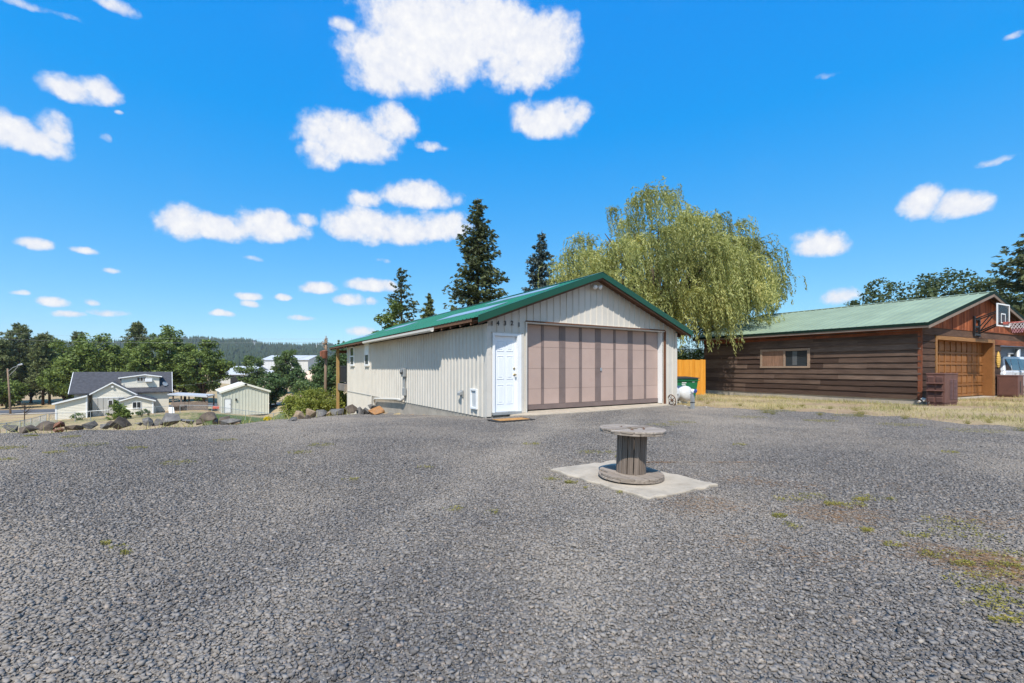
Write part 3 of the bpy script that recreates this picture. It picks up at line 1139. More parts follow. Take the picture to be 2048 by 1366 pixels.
def roof_sheet(side, a, b, x_lo, x_hi, mat, name, lift=0.0):
    mb = MB()
    pr = corr_profile(a, b, depth=.018, half=.03, top=.012)
    vs, fs = [], []
    for (y, d) in pr:
        for x in (x_lo, x_hi):
            vs.append(GAR.P(x, y, roof_z(x) + .05 + d + lift))
    for i in range(len(pr) - 1):
        fs.append((2 * i, 2 * i + 1, 2 * i + 3, 2 * i + 2))
    mb.add(vs, fs)
    o = build(name, mb, mat, garage, normals=False)
    return o


def roof_px(px, py):
    """point of the left slope seen at a photo pixel, in garage axes"""
    d = Vector(((px - CXP) / FPX, 1, -(py - HYP) / FPX))
    nrm = Vector((0, 0, 1)) - GAR.f * SLOPE
    p0 = GAR.P(RIDGE_X, 0, RIDGE_Z)
    o = Vector((0, 0, CAM_H))
    k = (p0 - o).dot(nrm) / d.dot(nrm)
    q = o + d * k - GAR.O
    return q.dot(GAR.f), q.dot(GAR.b)


y = RY0
i = 0
SKY_AT = {}
while y < RY1 - .05:
    y1 = min(y + .9144, RY1)
    if i in SKY_AT:
        lo, hi = SKY_AT[i]
        roof_sheet(0, y, y1, EAVE_L, lo, M['green_roof'], 'roof_sheet')
        roof_sheet(0, y, y1, hi, RIDGE_X, M['green_roof'], 'roof_sheet')
        roof_sheet(0, y, y1, lo - .06, hi + .06, M['skylight'], 'skylight_panel', .006)
    else:
        roof_sheet(0, y, y1, EAVE_L, RIDGE_X, M['green_roof'], 'roof_sheet')
    roof_sheet(1, y, y1, EAVE_R, RIDGE_X, M['green_roof'], 'roof_sheet')
    y = y1
    i += 1


def slope_strip(mb, xa, xb, y0, y1, dz0, dz1):
    """bar following the roof slope"""
    P = GAR.P
    mb.hexa([P(xa, y0, roof_z(xa) + dz0), P(xb, y0, roof_z(xb) + dz0), P(xb, y1, roof_z(xb) + dz0), P(xa, y1, roof_z(xa) + dz0),
             P(xa, y0, roof_z(xa) + dz1), P(xb, y0, roof_z(xb) + dz1), P(xb, y1, roof_z(xb) + dz1), P(xa, y1, roof_z(xa) + dz1)])


for (xa, xb, ya, yb) in ((.62, 1.30, 1.15, 4.8), (2.40, 2.98, .85, 4.5), (1.55, 2.25, 11.0, 14.2), (.80, 1.40, 15.2, 18.3)):
    mb = MB()
    slope_strip(mb, xa, xb, ya, yb, .068, .082)
    build('skylight_panel', mb, M['skylight'], garage)
for (xa, xb) in ((EAVE_L - .01, RIDGE_X), (RIDGE_X, EAVE_R + .01)):
    mb = MB()
    slope_strip(mb, xa, xb, RY0 - .03, RY0 - .005, -.085, .085)
    slope_strip(mb, xa, xb, RY0 - .03, RY0 + .13, .085, .09)
    build('rake_trim', mb, M['green_trim'], garage)
mb = MB()
for sgn in (-1, 1):
    slope_strip(mb, RIDGE_X, RIDGE_X + sgn * .17, RY0 - .04, RY1 + .02, .078, .088)
build('ridge_cap', mb, M['green_trim'], garage)
mb = MB()                                      # plywood-like underside along the front overhang
for (xa, xb) in ((EAVE_L + .05, RIDGE_X), (RIDGE_X, EAVE_R - .05)):
    slope_strip(mb, xa, xb, RY0, .0, -.05, -.03)
build('soffit', mb, M['rafter'], garage)
mb = MB()
for (xa, xb) in ((EAVE_L + .02, RIDGE_X), (RIDGE_X, EAVE_R - .02)):
    slope_strip(mb, xa, xb, RY0 + .002, RY0 + .04, -.14, -.051)
build('barge_board', mb, M['rafter'], garage)
for k in range(31):
    yy = .1 + k * .61
    mb = MB()
    slope_strip(mb, EAVE_L + .03, .35, yy, yy + .045, -.13, .04)
    build('rafter_tail', mb, M['rafter'], garage)
mb = MB()
slope_strip(mb, EAVE_L + .02, EAVE_L + .05, .05, RY1 - .05, -.05, .045)
build('eave_board', mb, M['rafter'], garage)
mb = MB()
slope_strip(mb, EAVE_R - .05, EAVE_R - .02, .05, RY1 - .05, -.1, .045)
build('eave_board', mb, M['rafter'], garage)
# gutter along the middle of the left eave
gy0, gy1 = GAR.y(726.7, -.52), GAR.y(863, -.52)
mb = MB()
gz0 = roof_z(EAVE_L) - .075
prof = [(0, .075), (0, -.02), (-.03, -.045), (-.085, -.045), (-.115, -.01), (-.115, .055), (-.108, .055), (-.108, -.008), (-.082, -.037), (-.032, -.037), (-.008, -.016), (-.008, .075)]
poly = [GAR.P(EAVE_L + .0 + px_, gy0, gz0 + pz_) for px_, pz_ in prof]
mb.prism(poly, GAR.b * (gy1 - gy0))
build('gutter', mb, M['siding_trim'], garage)

# big door: frame, sections of panels between darker stiles
REC = .17
mb = MB()
mb.fbox(GAR, DX0 - .06, DX1 + .06, -.055, REC, DZ1 - .01, DZ1 + .045)
build('door_header', mb, M['siding_trim'], garage)
mb = MB()
mb.fbox(GAR, DX0 - .065, DX1 + .065, -.075, -.056, DZ1 + .02, DZ1 + .055)
build('header_flashing', mb, M['brown_wood'], garage)
mb = MB()
mb.fbox(GAR, DX0 - .045, DX0, -.035, REC + .03, .03, DZ1 - .011)
build('door_jamb', mb, M['siding_trim'], garage)
mb = MB()
mb.fbox(GAR, DX1, DX1 + .045, -.0, REC + .03, SLAB, DZ1 - .011)
build('door_jamb', mb, M['white'], garage)
mb = MB()
mb.fbox(GAR, DX1 + .046, DX1 + .15, -.036, .03, .04, DZ1 + .02)
build('door_post', mb, M['brown_wood'], garage)
mb = MB()
mb.fbox(GAR, DX0, DX0 + .05, .06, REC + .04, SLAB, DZ1 - .012)
build('stop_strip', mb, M['mauve_dark'], garage)
door = MB()
door.fbox(GAR, DX0, DX1, REC + .02, REC + .05, SLAB + .02, DZ1 - .012)
gd = build('garage_door', door, M['mauve_dark'], garage)
yd = REC + .012
xs = [GAR.x(p, yd) for p in (1057.5, 1082, 1087.5, 1118, 1130.5, 1158, 1163.5, 1190, 1201.5, 1226.5, 1231, 1255.5, 1265, 1288, 1292, 1316)]
xs[0], xs[-1] = DX0 + .03, DX1 - .01
zs = [SLAB + .16, .66, 1.22, 1.81, DZ1 - .02]
for r in range(4):
    z0, z1 = zs[r] + .003, zs[r + 1] - .003
    for c in range(8):
        mb = MB()
        mb.fbox(GAR, xs[2 * c] + .002, xs[2 * c + 1] - .002, REC + .010, REC + .03, z0, z1)
        build('door_panel', mb, M['mauve'], gd, bevel=.002)
    for c in range(7):
        mb = MB()
        mb.fbox(GAR, xs[2 * c + 1], xs[2 * c + 2], REC + .001, REC + .03, z0, z1)
        build('door_stile', mb, M['mauve_dark'], gd, bevel=.002)
mb = MB()
mb.fbox(GAR, DX0, DX1 - .005, REC - .001, REC + .03, SLAB + .025, SLAB + .158)
build('bottom_rail', mb, M['mauve_dark'], gd)
mb = MB()
c = GAR.x(1201, yd)
mb.fbox(GAR, c - .03, c + .03, REC - .02, REC, 1.15, 1.24)
build('door_handle', mb, M['galv'], gd)

# entry door
mb = MB()
mb.fbox(GAR, EX0, EX0 + .07, -.04, .09, SLAB, EZ1)
mb.fbox(GAR, EX1 - .13, EX1, -.04, .09, SLAB, EZ1)
mb.fbox(GAR, EX0 + .07, EX1 - .13, -.04, .09, EZ1 - .07, EZ1)
build('door_frame', mb, M['white'], garage, bevel=.004)
mb = MB()
mb.fbox(GAR, EX1 + .012, EX1 + .07, -.034, -.001, .05, EZ1 + .02)
mb.fbox(GAR, EX0 - .02, EX1 + .05, -.034, -.001, EZ1 + .002, EZ1 + .022)
build('door_trim', mb, M['siding_trim'], garage)
ex0, ex1 = EX0 + .072, EX1 - .132
ez0, ez1 = SLAB + .035, EZ1 - .072
mb = MB()
mb.fbox(GAR, ex0, ex1, .035, .075, ez0, ez1)
ed = build('entry_door', mb, M['door_white'], garage)
wd = ex1 - ex0
for (u0, u1, v0, v1) in ((.14, .44, .10, .36), (.56, .86, .10, .36), (.14, .44, .43, .74), (.56, .86, .43, .74), (.14, .44, .80, .94), (.56, .86, .80, .94)):
    a0, a1 = ex0 + wd * u0, ex0 + wd * u1
    b0, b1 = ez0 + (ez1 - ez0) * v0, ez0 + (ez1 - ez0) * v1
    mb = MB()
    t_ = .018
    for (x0, x1, z0, z1) in ((a0, a1, b0, b0 + t_), (a0, a1, b1 - t_, b1), (a0, a0 + t_, b0 + t_, b1 - t_), (a1 - t_, a1, b0 + t_, b1 - t_)):
        mb.fbox(GAR, x0, x1, .027, .036, z0, z1)
    mb.fbox(GAR, a0 + .045, a1 - .045, .029, .036, b0 + .045, b1 - .045)
    build('door_panel', mb, M['door_white'], ed, bevel=.003)
hx = ex1 - .06
mb = MB()
mb.lathe(GAR.P(hx, .035, 1.06), -GAR.b, [(0, .032), (.01, .03), (.012, .012), (.045, .012), (.05, .026), (.07, .03), (.085, .018)], 14)
build('door_knob', mb, M['brass'], ed, smooth=True)
mb = MB()
mb.lathe(GAR.P(hx, .035, 1.22), -GAR.b, [(0, .03), (.018, .028), (.022, .01)], 14)
build('deadbolt', mb, M['brass'], ed, smooth=True)
mb = MB()
mb.fbox(GAR, EX0 - .005, EX1 - .03, -.09, .04, SLAB - .035, SLAB + .03)
build('door_sill', mb, M['grey_metal'], garage)

# house number digits on the cream sheets
for k, ch in enumerate('14321'):
    px_ = (984, 996, 1010, 1024, 1038)[k]
    xx = GAR.x(px_, -.026)
    zz = (2.36, 2.375, 2.385, 2.40, 2.37)[k]
    cu = bpy.data.curves.new('digit', 'FONT')
    cu.body = ch
    cu.size = .165
    cu.align_x = 'CENTER'
    cu.align_y = 'CENTER'
    cu.extrude = .004
    cu.offset = .004
    tmp = bpy.data.objects.new('digit', cu)
    COL.objects.link(tmp)
    dg = bpy.context.evaluated_depsgraph_get()
    me = bpy.data.meshes.new_from_object(tmp.evaluated_get(dg))
    bpy.data.objects.remove(tmp)
    o = bpy.data.objects.new('house_number', me)
    me.name = 'house_number'
    me.materials.clear()
    me.materials.append(M['black'])
    COL.objects.link(o)
    o.parent = garage
    mt = Matrix((GAR.f, Vector((0, 0, 1)), -GAR.b)).transposed().to_4x4()
    mt.translation = GAR.P(xx, -.029, zz) - GAR.O
    o.matrix_local = mt
    o['label'] = 'black house number digit ' + ch

# twin floodlight under the ridge
fx = GAR.x(1190, -.05)
mb = MB()
mb.lathe(GAR.P(fx, .0, 3.66), -GAR.b, [(0, .055), (.03, .055), (.04, .03)], 14)
fl = build('floodlight', mb, M['white'], garage, smooth=True)
for (dx, dz, tx_) in ((-.11, -.05, -.5), (.09, -.02, .35)):
    d = (-GAR.b + GAR.f * tx_ + Vector((0, 0, -.5))).normalized()
    mb = MB()
    mb.lathe(GAR.P(fx + dx * .6, -.08, 3.66 + dz * .4), d, [(0, .03), (.05, .035), (.1, .06), (.15, .068)], 14)
    lamp = build('lamp_head', mb, M['white'], fl, smooth=True)
mb = MB()
mb.lathe(GAR.P(fx + .01, -.075, 3.60), (-GAR.b + Vector((0, 0, -.7))), [(0, .012), (.03, .04), (.05, .03)], 12)
build('sensor', mb, M['black'], fl)

# left wall fittings
for (p0, p1, q0, q1, pane_low) in ((700.5, 708, 694, 731, True), (729.5, 738, 686, 731, False)):
    ya, yb = GAR.y(p1, -.03), GAR.y(p0, -.03)
    yc = (ya + yb) / 2
    z0, z1 = GAR.z(q1, -.03, yc), GAR.z(q0, -.03, yc)
    mb = MB()
    t_ = .06
    mb.fbox(GAR, -.055, .0, ya, yb, z0, z0 + t_)
    mb.fbox(GAR, -.055, .0, ya, yb, z1 - t_, z1)
    mb.fbox(GAR, -.055, .0, ya, ya + t_, z0 + t_, z1 - t_)
    mb.fbox(GAR, -.055, .0, yb - t_, yb, z0 + t_, z1 - t_)
    mb.fbox(GAR, -.05, .0, ya + t_, yb - t_, (z0 + z1) / 2 - .03, (z0 + z1) / 2 + .03)
    wf = build('window', mb, M['white'], garage)
    mb = MB()
    mb.fbox(GAR, -.036, -.026, ya + t_, yb - t_, z0 + t_, (z0 + z1) / 2 - .03)
    build('lower_pane', mb, M['glass_grey'], wf)
    mb = MB()
    mb.fbox(GAR, -.036, -.026, ya + t_, yb - t_, (z0 + z1) / 2 + .03, z1 - t_)
    build('upper_pane', mb, M['glass'] if pane_low else M['white'], wf)
    mb = MB()
    mb.fbox(GAR, -.075, -.002, ya - .02, yb + .02, z0 - .05, z0 - .002)
    build('sill', mb, M['siding_trim'], wf)
ym = GAR.y(808, -.06)
zt, zb = GAR.z(736, -.06, ym), GAR.z(788, -.06, ym)
mb = MB()
mb.fbox(GAR, -.13, -.02, ym - .13, ym + .13, zt - .32, zt)
mbx = build('meter_box', mb, M['grey_metal'], garage, bevel=.01)
mb = MB()
mb.lathe(GAR.P(-.13, ym, zt - .15), -GAR.f, [(0, .085), (.07, .08), (.08, .05)], 16)
build('meter_dial', mb, M['glass_grey'], mbx, smooth=True)
mb = MB()
mb.tube([GAR.P(-.06, ym - .05, zt - .3), GAR.P(-.06, ym - .05, zb)], .028)
mb.tube([GAR.P(-.06, ym + .07, zt - .3), GAR.P(-.06, ym + .07, zb + .25)], .018)
build('conduit', mb, M['grey_metal'], mbx)
mb = MB()
mb.fbox(GAR, -.12, -.02, ym - .16, ym + .02, zb - .05, zb + .22)
build('junction_box', mb, M['grey_metal'], garage, bevel=.006)
yp = GAR.y(749, -.09)
mb = MB()
mb.tube([GAR.P(-.07, ym - .06, zb - .03), GAR.P(-.09, ym - .03, zb - .16), GAR.P(-.115, ym + .14, zb - .24), GAR.P(-.115, ym + .5, zb - .22), GAR.P(-.11, yp - .2, -.10), GAR.P(-.10, yp, -.15), GAR.P(-.09, yp + .05, -.35), GAR.P(-.09, yp + .05, -1.2)], .05, 10)
build('wall_pipe', mb, M['siding_trim'], garage, smooth=True)
yv = GAR.y(923, -.03)
zv = GAR.z(787, -.03, yv)
mb = MB()
mb.fbox(GAR, -.04, -.015, yv - .09, yv + .09, zv - .09, zv + .09)
mb.prism([GAR.P(-.04, yv - .08, zv + .08), GAR.P(-.13, yv - .08, zv + .02), GAR.P(-.13, yv - .08, zv - .05), GAR.P(-.04, yv - .08, zv - .02)], GAR.b * .16)
build('wall_vent', mb, M['grey_metal'], garage)
ya, yb = GAR.y(955, -.03), GAR.y(942, -.03)
yc = (ya + yb) / 2
z0, z1 = GAR.z(818, -.03, yc), GAR.z(777.5, -.03, yc)
mb = MB()
t_ = .05
for (a0, a1, b0, b1) in ((ya, yb, z0, z0 + t_), (ya, yb, z1 - t_, z1), (ya, ya + t_, z0 + t_, z1 - t_), (yb - t_, yb, z0 + t_, z1 - t_)):
    mb.fbox(GAR, -.065, -.01, a0, a1, b0, b1)
pd = build('pet_door', mb, M['white'], garage, bevel=.004)
mb = MB()
mb.fbox(GAR, -.03, -.012, ya + t_, yb - t_, z0 + t_, z1 - t_)
build('flap', mb, M['curtain'], pd)
mb = MB()
mb.fbox(GAR, -.11, -.085, GAR.y(905, -.1) , GAR.y(905, -.1) + .02, 2.0, 2.1)
# rear porch: posts, beam, floor, rail
for (px_, xo) in ((675.5, -.14),):
    yy = GAR.y(px_, xo)
    mb = MB()
    mb.fbox(GAR, xo - .075, xo + .075, yy - .075, yy + .075, -2.6, roof_z(xo) - .16)
    build('porch_post', mb, M['post_wood'], garage)
    PY = yy
mb = MB()
mb.fbox(GAR, RIDGE_X - .075, RIDGE_X + .075, PY - .075, PY + .075, -2.6, roof_z(RIDGE_X) - .16)
build('porch_post', mb, M['post_wood'], garage)
mb = MB()
mb.fbox(GAR, 7.3, 7.45, PY - .075, PY + .075, -2.0, roof_z(7.4) - .16)
build('porch_post', mb, M['post_wood'], garage)
mb = MB()
mb.fbox(GAR, -.22, 7.5, PY - .07, PY + .07, 2.12, 2.28)
build('porch_beam', mb, M['brown_wood'], garage)
mb = MB()
mb.fbox(GAR, -.22, -.07, GL, RY1 - .1, roof_z(-.15) - .18, roof_z(-.15) - .03)
build('porch_beam', mb, M['brown_wood'], garage)
mb = MB()
mb.fbox(GAR, -.16, 7.4, GL + .01, PY + .15, -.02, .36)
build('porch_floor', mb, M['deck_wood'], garage)
mb = MB()
mb.fbox(GAR, -.08, -.02, GL + .02, PY - .08, 1.30, 1.38)
mb.fbox(GAR, -.08, -.02, GL + .02, PY - .08, .46, .52)
for k in range(20):
    yy = GL + .06 + k * (PY - GL - .16) / 20
    mb.fbox(GAR, -.065, -.035, yy, yy + .05, .52, 1.30)
build('porch_railing', mb, M['black'], garage)
mb = MB()
mb.tube([GAR.P(-.14, PY - .07, 1.75), GAR.P(-.14, PY + .5, 2.15)], .03)
build('porch_brace', mb, M['brown_wood'], garage)
mb = MB()                                       # inner slab so that no daylight shows under the walls
mb.fbox(GAR, .25, GW - .26, .31, GL - .05, -.3, .04)
build('floor_slab', mb, M['concrete'], garage)

# concrete apron in front of the big door
mb = MB()
px0, px1 = .62, DX1 + .15
poly = [GAR.P(px0, -.10, -.1), GAR.P(DX0 + .1, -.42, -.1), GAR.P(3.2, -.52, -.1), GAR.P(px1 - .1, -.30, -.1), GAR.P(px1, .0, -.1), GAR.P(px1, .30, -.1), GAR.P(px0, .30, -.1)]
top = [.022, .022, .03, .035, .045, .0675, .0675]
vs = poly + [Vector((p.x, p.y, t)) for p, t in zip(poly, top)]
n = len(poly)
mb.add(vs, [tuple(range(n, 2 * n))] + [(i, (i + 1) % n, n + (i + 1) % n, n + i) for i in range(n)])
tag(build('concrete_apron', mb, M['concrete_pale'], bevel=.01), kind='structure')

# door mat on the gravel
mo = Vector((-.02, 10.68, float(gz(-.02, 10.68)) + .012))
mat_t = thing('doormat', 'orange coir doormat with black border on gravel before the white entry door', 'doormat', mo)
MF = Frame(mo, (GF.x * .98 - GB.x * .05, GF.y * .98 - GB.y * .05), (GB.x, GB.y))
mb = MB()
mb.fbox(MF, -.50, .50, -.27, .27, 0, .016)
build('border', mb, M['black_rubber'], mat_t, bevel=.004)
mb = MB()
mb.fbox(MF, -.40, .40, -.18, .18, .016, .026)
build('coir_pile', mb, M['mat_coir'], mat_t, bevel=.003)

# ------------------------------------------------------------------ concrete pad and cable spool table
pad = [(.457, 5.38), (1.265, 4.17), (2.148, 4.68), (1.34, 5.89)]
pp = []
for i in range(4):
    a, b = Vector(pad[i]), Vector(pad[(i + 1) % 4])
    for j in range(9):
        p = a.lerp(b, j / 9)
        q = 0 if j == 0 else .020 * math.sin(j * 2.7 + i * 5) + random.uniform(-.008, .008)
        d = (b - a).normalized()
        pp.append(p + Vector((-d.y, d.x)) * q)
mb = MB()
vs = [(p.x, p.y, -.12) for p in pp] + [(p.x, p.y, .021 + .005 * math.sin(i * 1.9)) for i, p in enumerate(pp)]
n = len(pp)
mb.add(vs, [tuple(range(n, 2 * n))] + [(i, (i + 1) % n, n + (i + 1) % n, n + i) for i in range(n)])
tag(build('concrete_pad', mb, M['concrete_pale'], bevel=.012), kind='structure')

SPX, SPY = 1.309, 4.96
spool = thing('cable_spool', 'weathered grey wooden cable spool standing on the square concrete pad', 'cable spool', (SPX, SPY, .028))
TILT = Matrix.Rotation(R(2.0), 4, 'Y')


def flange(z0, th, rad, ang, nb_, hole, name, gap=.009, skip=None):
    """a round flange of planks cut to the circle; the middle planks leave a round hole"""
    d = Vector((math.cos(ang), math.sin(ang)))
    e = Vector((-d.y, d.x))
    w = 2 * rad / nb_
    for k in range(nb_):
        a0, a1 = -rad + k * w + gap / 2, -rad + (k + 1) * w - gap / 2
        outl_r, outl_l = [], []
        m = 9
        for j in range(m + 1):
            t = a0 + (a1 - a0) * j / m
            x = math.sqrt(max(rad * rad - t * t, .0009))
            wob = rad * .006 * math.sin(9 * t / rad + k)
            outl_r.append((x + wob, t))
            outl_l.append((-x - wob, t))
        pieces = []
        if hole and abs((a0 + a1) / 2) < hole:
            inner = []
            for j in range(m + 1):
                t = a0 + (a1 - a0) * j / m
                inner.append((math.sqrt(max(hole * hole - t * t, 1e-6)), t))
            pieces.append(outl_r + inner[::-1])
            pieces.append(outl_l[::-1] + [(-x, t) for x, t in inner])
        else:
            pieces.append(outl_r + outl_l[::-1])
        dz = random.uniform(-.004, .005)
        for pc in pieces:
            if skip and k == skip[0]:
                pc = [(min(x, skip[1] + .04 * math.sin(t * 40)), t) for x, t in pc]
            pts_ = []
            for (x, t) in pc:
                p = d * x + e * t
                pts_.append(TILT @ Vector((p.x, p.y, z0 + dz)) + Vector((SPX, SPY, .028)))
            mb = MB()
            mb.prism(pts_, TILT @ Vector((0, 0, th)))
            build(name, mb, M['spool'], spool, bevel=.004)


flange(.004, .024, .352, .35, 5, .065, 'flange_board')
flange(.028, .024, .350, .35 + math.pi / 2 + .15, 5, .065, 'flange_board', skip=(4, .12))
flange(.490, .022, .352, .62 + math.pi / 2, 5, .065, 'flange_board')
flange(.512, .022, .355, .62, 6, .065, 'flange_board')
ns = 15
for k in range(ns):
    a0, a1 = 2 * math.pi * (k + .06) / ns, 2 * math.pi * (k + .92) / ns
    ro, ri = .162 + random.uniform(-.003, .003), .135
    lo = []
    for r_, q in ((ro, (a0, (a0 + a1) / 2, a1)), (ri, (a1, a0))):
        for an in q:
            lo.append(TILT @ Vector((math.cos(an) * r_, math.sin(an) * r_, .05 + random.uniform(0, .002))) + Vector((SPX, SPY, .028)))
    mb = MB()
    mb.prism(lo, TILT @ Vector((0, 0, .438)))
    build('stave', mb, M['stave'], spool, bevel=.002)
for (x, y) in ((.13, .03), (-.10, .09), (-.04, -.13), (.10, -.09)):  # dark rusty nubs added in place of the open slots in the top
    c = TILT @ Vector((x, y, .532)) + Vector((SPX, SPY, .028))
    mb = MB()
    mb.lathe(c, TILT.to_3x3() @ Vector((0, 0, 1)), [(0, .022), (.003, .022)], 12)
    mb.lathe(c, TILT.to_3x3() @ Vector((0, 0, 1)), [(.003, .010), (.012, .009)], 6)
    build('slot_nub', mb, M['iron_rust'], spool)

# ------------------------------------------------------------------ things at the garage's right corner
# leaning iron wheel
wc = at(1344, 800.5, 14.9)
wheel = thing('wagon_wheel', 'small rusty spoked iron wheel leaning on the right corner of the cream garage', 'wheel', (wc.x, wc.y, -.02))
axw = Vector((.92, .32, .20)).normalized()
mb = MB()
mb.torus(wc, axw, .185, .016, 28, 8)
build('wheel_rim', mb, M['iron_rust'], wheel, smooth=True)
mb = MB()
mb.lathe(wc - axw * .04, axw, [(0, .03), (.02, .045), (.06, .045), (.08, .03)], 14)
build('hub', mb, M['iron_rust'], wheel, smooth=True)
uu = axw.cross(Vector((0, 0, 1))).normalized()
ww = axw.cross(uu)
for k in range(8):
    an = k * math.pi / 4 + .2
    d = uu * math.cos(an) + ww * math.sin(an)
    mb = MB()
    mb.tube([wc + d * .04, wc + d * .18], .010, 6)
    build('spoke', mb, M['iron_rust'], wheel)
# two white gas tanks lying along the right wall
for (tx_, ty_, lab) in ((7.96, .42, 'white gas tank lying beside the cream garage wall, nearer the wall'), (8.52, .30, 'white gas tank behind the blue-capped standpipe, the outer of the two')):
    c = GAR.P(tx_, ty_, .30)
    t = thing('gas_tank', lab, 'gas tank', (c.x, c.y, 0), 'white gas tanks beside the garage')
    mb = MB()
    r0 = .285
    prof = [(0, .02)] + [(r0 * .62 * (1 - math.cos(a_)), r0 * math.sin(a_)) for a_ in np.linspace(.15, math.pi / 2, 8)]
    L0 = 1.15
    prof += [(L0 - h, r_) for h, r_ in prof[::-1]]
    mb.lathe(c, GAR.b, prof, 28)
    build('shell', mb, M['tank'], t, smooth=True)
    mb = MB()
    for yy in (.30, 1.0):
        mb.fbox(Frame((c.x, c.y, 0), GAR.f, GAR.b), -.2, .2, yy, yy + .06, -.06, .06)
    build('foot', mb, M['tank'], t)
    mb = MB()
    mb.lathe(c - GAR.b * .0 + Vector((0, 0, .0)), -GAR.b, [(-.02, .03), (.015, .028), (.02, .01)], 12)
    build('plug', mb, M['grey_metal'], t)
    mb = MB()
    mb.lathe(c + GAR.b * .66 + Vector((0, 0, .27)), (0, 0, 1), [(0, .07), (.1, .07), (.12, .05)], 16)
    build('valve_cover', mb, M['tank'], t, smooth=True)
# standpipe with blue valve
hb = at(1385, 817, 13.6)
hyd = thing('standpipe', 'short grey square standpipe with blue valve in front of the white tanks', 'standpipe', (hb.x, hb.y, -.02))
HF = Frame((hb.x, hb.y, 0), GAR.f, GAR.b)
mb = MB()
mb.fbox(HF, -.045, .045, -.045, .045, -.15, .42)
build('pipe_post', mb, M['grey_metal'], hyd, bevel=.006)
mb = MB()
mb.fbox(HF, -.052, .052, -.052, .052, .19, .21)
build('band', mb, M['black'], hyd)
mb = MB()
mb.lathe(HF.P(0, 0, .42), (0, 0, 1), [(0, .03), (.05, .03), (.06, .055), (.16, .055), (.18, .03)], 14)
build('valve_body', mb, M['white'], hyd, smooth=True)
mb = MB()
mb.torus(HF.P(.0, -.09, .54), -GAR.b + GAR.f * .4, .055, .013, 16, 6)
mb.tube([HF.P(0, -.03, .54), HF.P(0, -.1, .54)], .02)
mb.lathe(HF.P(.04, 0, .54), GAR.f, [(0, .045), (.07, .045), (.08, .06), (.11, .06)], 12)
build('valve_wheel', mb, M['blue'], hyd, smooth=True)
# green waste bin
bc = at(1361, 790, 17.9)
bin_ = thing('waste_bin', 'green waste bin with black lid behind the white tanks', 'bin', (bc.x, bc.y, -.05))
BF = Frame((bc.x, bc.y, -.05), (.97, .24), (-.24, .97))
mb = MB()
P = BF.P
mb.hexa([P(-.42, -.35, .08), P(.42, -.35, .08), P(.42, .35, .08), P(-.42, .35, .08), P(-.52, -.42, .88), P(.52, -.42, .88), P(.52, .42, .88), P(-.52, .42, .88)])
build('bin_body', mb, M['green_bin'], bin_, bevel=.02)
mb = MB()
mb.hexa([P(-.56, -.47, .88), P(.56, -.47, .88), P(.56, .46, .88), P(-.56, .46, .88), P(-.53, -.44, .91), P(.54, -.44, .91), P(.53, .42, .95), P(-.53, .42, .95)])
build('lid', mb, M['bin_lid'], bin_, bevel=.01)
mb = MB()
mb.fbox(BF, -.54, .54, -.45, -.40, .79, .82)
build('bin_rim', mb, M['green_bin'], bin_)
mb = MB()
for (x0, x1, z0, z1) in ((-.22, -.02, .70, .73), (-.22, -.06, .64, .67), (-.20, -.03, .58, .61), (.24, .34, .73, .755)):
    y = -.352 - (.07 * ((z0 + z1) / 2 - .08) / .80)
    mb.hexa([P(x0, y - .004, z0), P(x1, y - .004, z0), P(x1, y + .01, z0), P(x0, y + .01, z0), P(x0, y - .007, z1), P(x1, y - .007, z1), P(x1, y + .01, z1), P(x0, y + .01, z1)])
build('printed_label', mb, M['white'], bin_)
for sx in (-.4, .4):
    mb = MB()
    mb.lathe(P(sx - .03, .3, .1), BF.f, [(0, .1), (.06, .1)], 16)
    build('wheel', mb, M['black_rubber'], bin_)
# orange fence
fa, fb_ = at(1346, 792, 21.0), at(1411.5, 791, 21.6)
fz = -.06
fence = thing('board_fence', 'bright orange stained board fence between the garage and the brown barn', 'fence', (fa.x, fa.y, fz))
d = Vector((fb_.x - fa.x, fb_.y - fa.y, 0))
FL = d.length
FFr = Frame((fa.x, fa.y, fz), (d.x, d.y), (-d.y, d.x))
nbd = 12
for k in range(nbd):
    x0 = k * FL / nbd
    mb = MB()
    dy = .012 * (k % 2)
    mb.fbox(FFr, x0 + .003, x0 + FL / nbd - .003, dy, dy + .02, .02, 1.70 + random.uniform(-.015, .015))
    build('fence_board', mb, M['orange_fence'], fence)
for zz in (.35, 1.35):
    mb = MB()
    mb.fbox(FFr, 0, FL, .034, .08, zz, zz + .09)
    build('fence_rail', mb, M['orange_fence'], fence)
mb = MB()
mb.fbox(FFr, FL - .10, FL - .01, .081, .17, -.3, 1.66)
build('fence_post', mb, M['orange_fence'], fence)

# ------------------------------------------------------------------ the barn
BO = Vector((15.38, 16.9, 0))
BARN = Frame(BO, (.885, .465), (-.515, .857))
BN = Vector((.465, -.885, 0))                 # out of the front
barn = thing('wooden_barn', 'dark brown board barn with pale green metal roof and golden garage door', 'barn', BO)
BL, BW = 9.25, 11.3                           # length and width
BRX = 5.63                                    # ridge
BSL = .262
BEX = -.45
BEZ = 2.90
LN = Vector((-.857, -.515, 0))                # out of the left wall


def bz(x):                                    # underside of barn roof sheets
    return BEZ + BSL * (BRX - BEX) - BSL * abs(x - BRX) - .06


def BP(x, y, z, out=0.0):                     # front-wall point, pushed out
    return BARN.P(x, 0, z) + BN * out + BARN.b * y


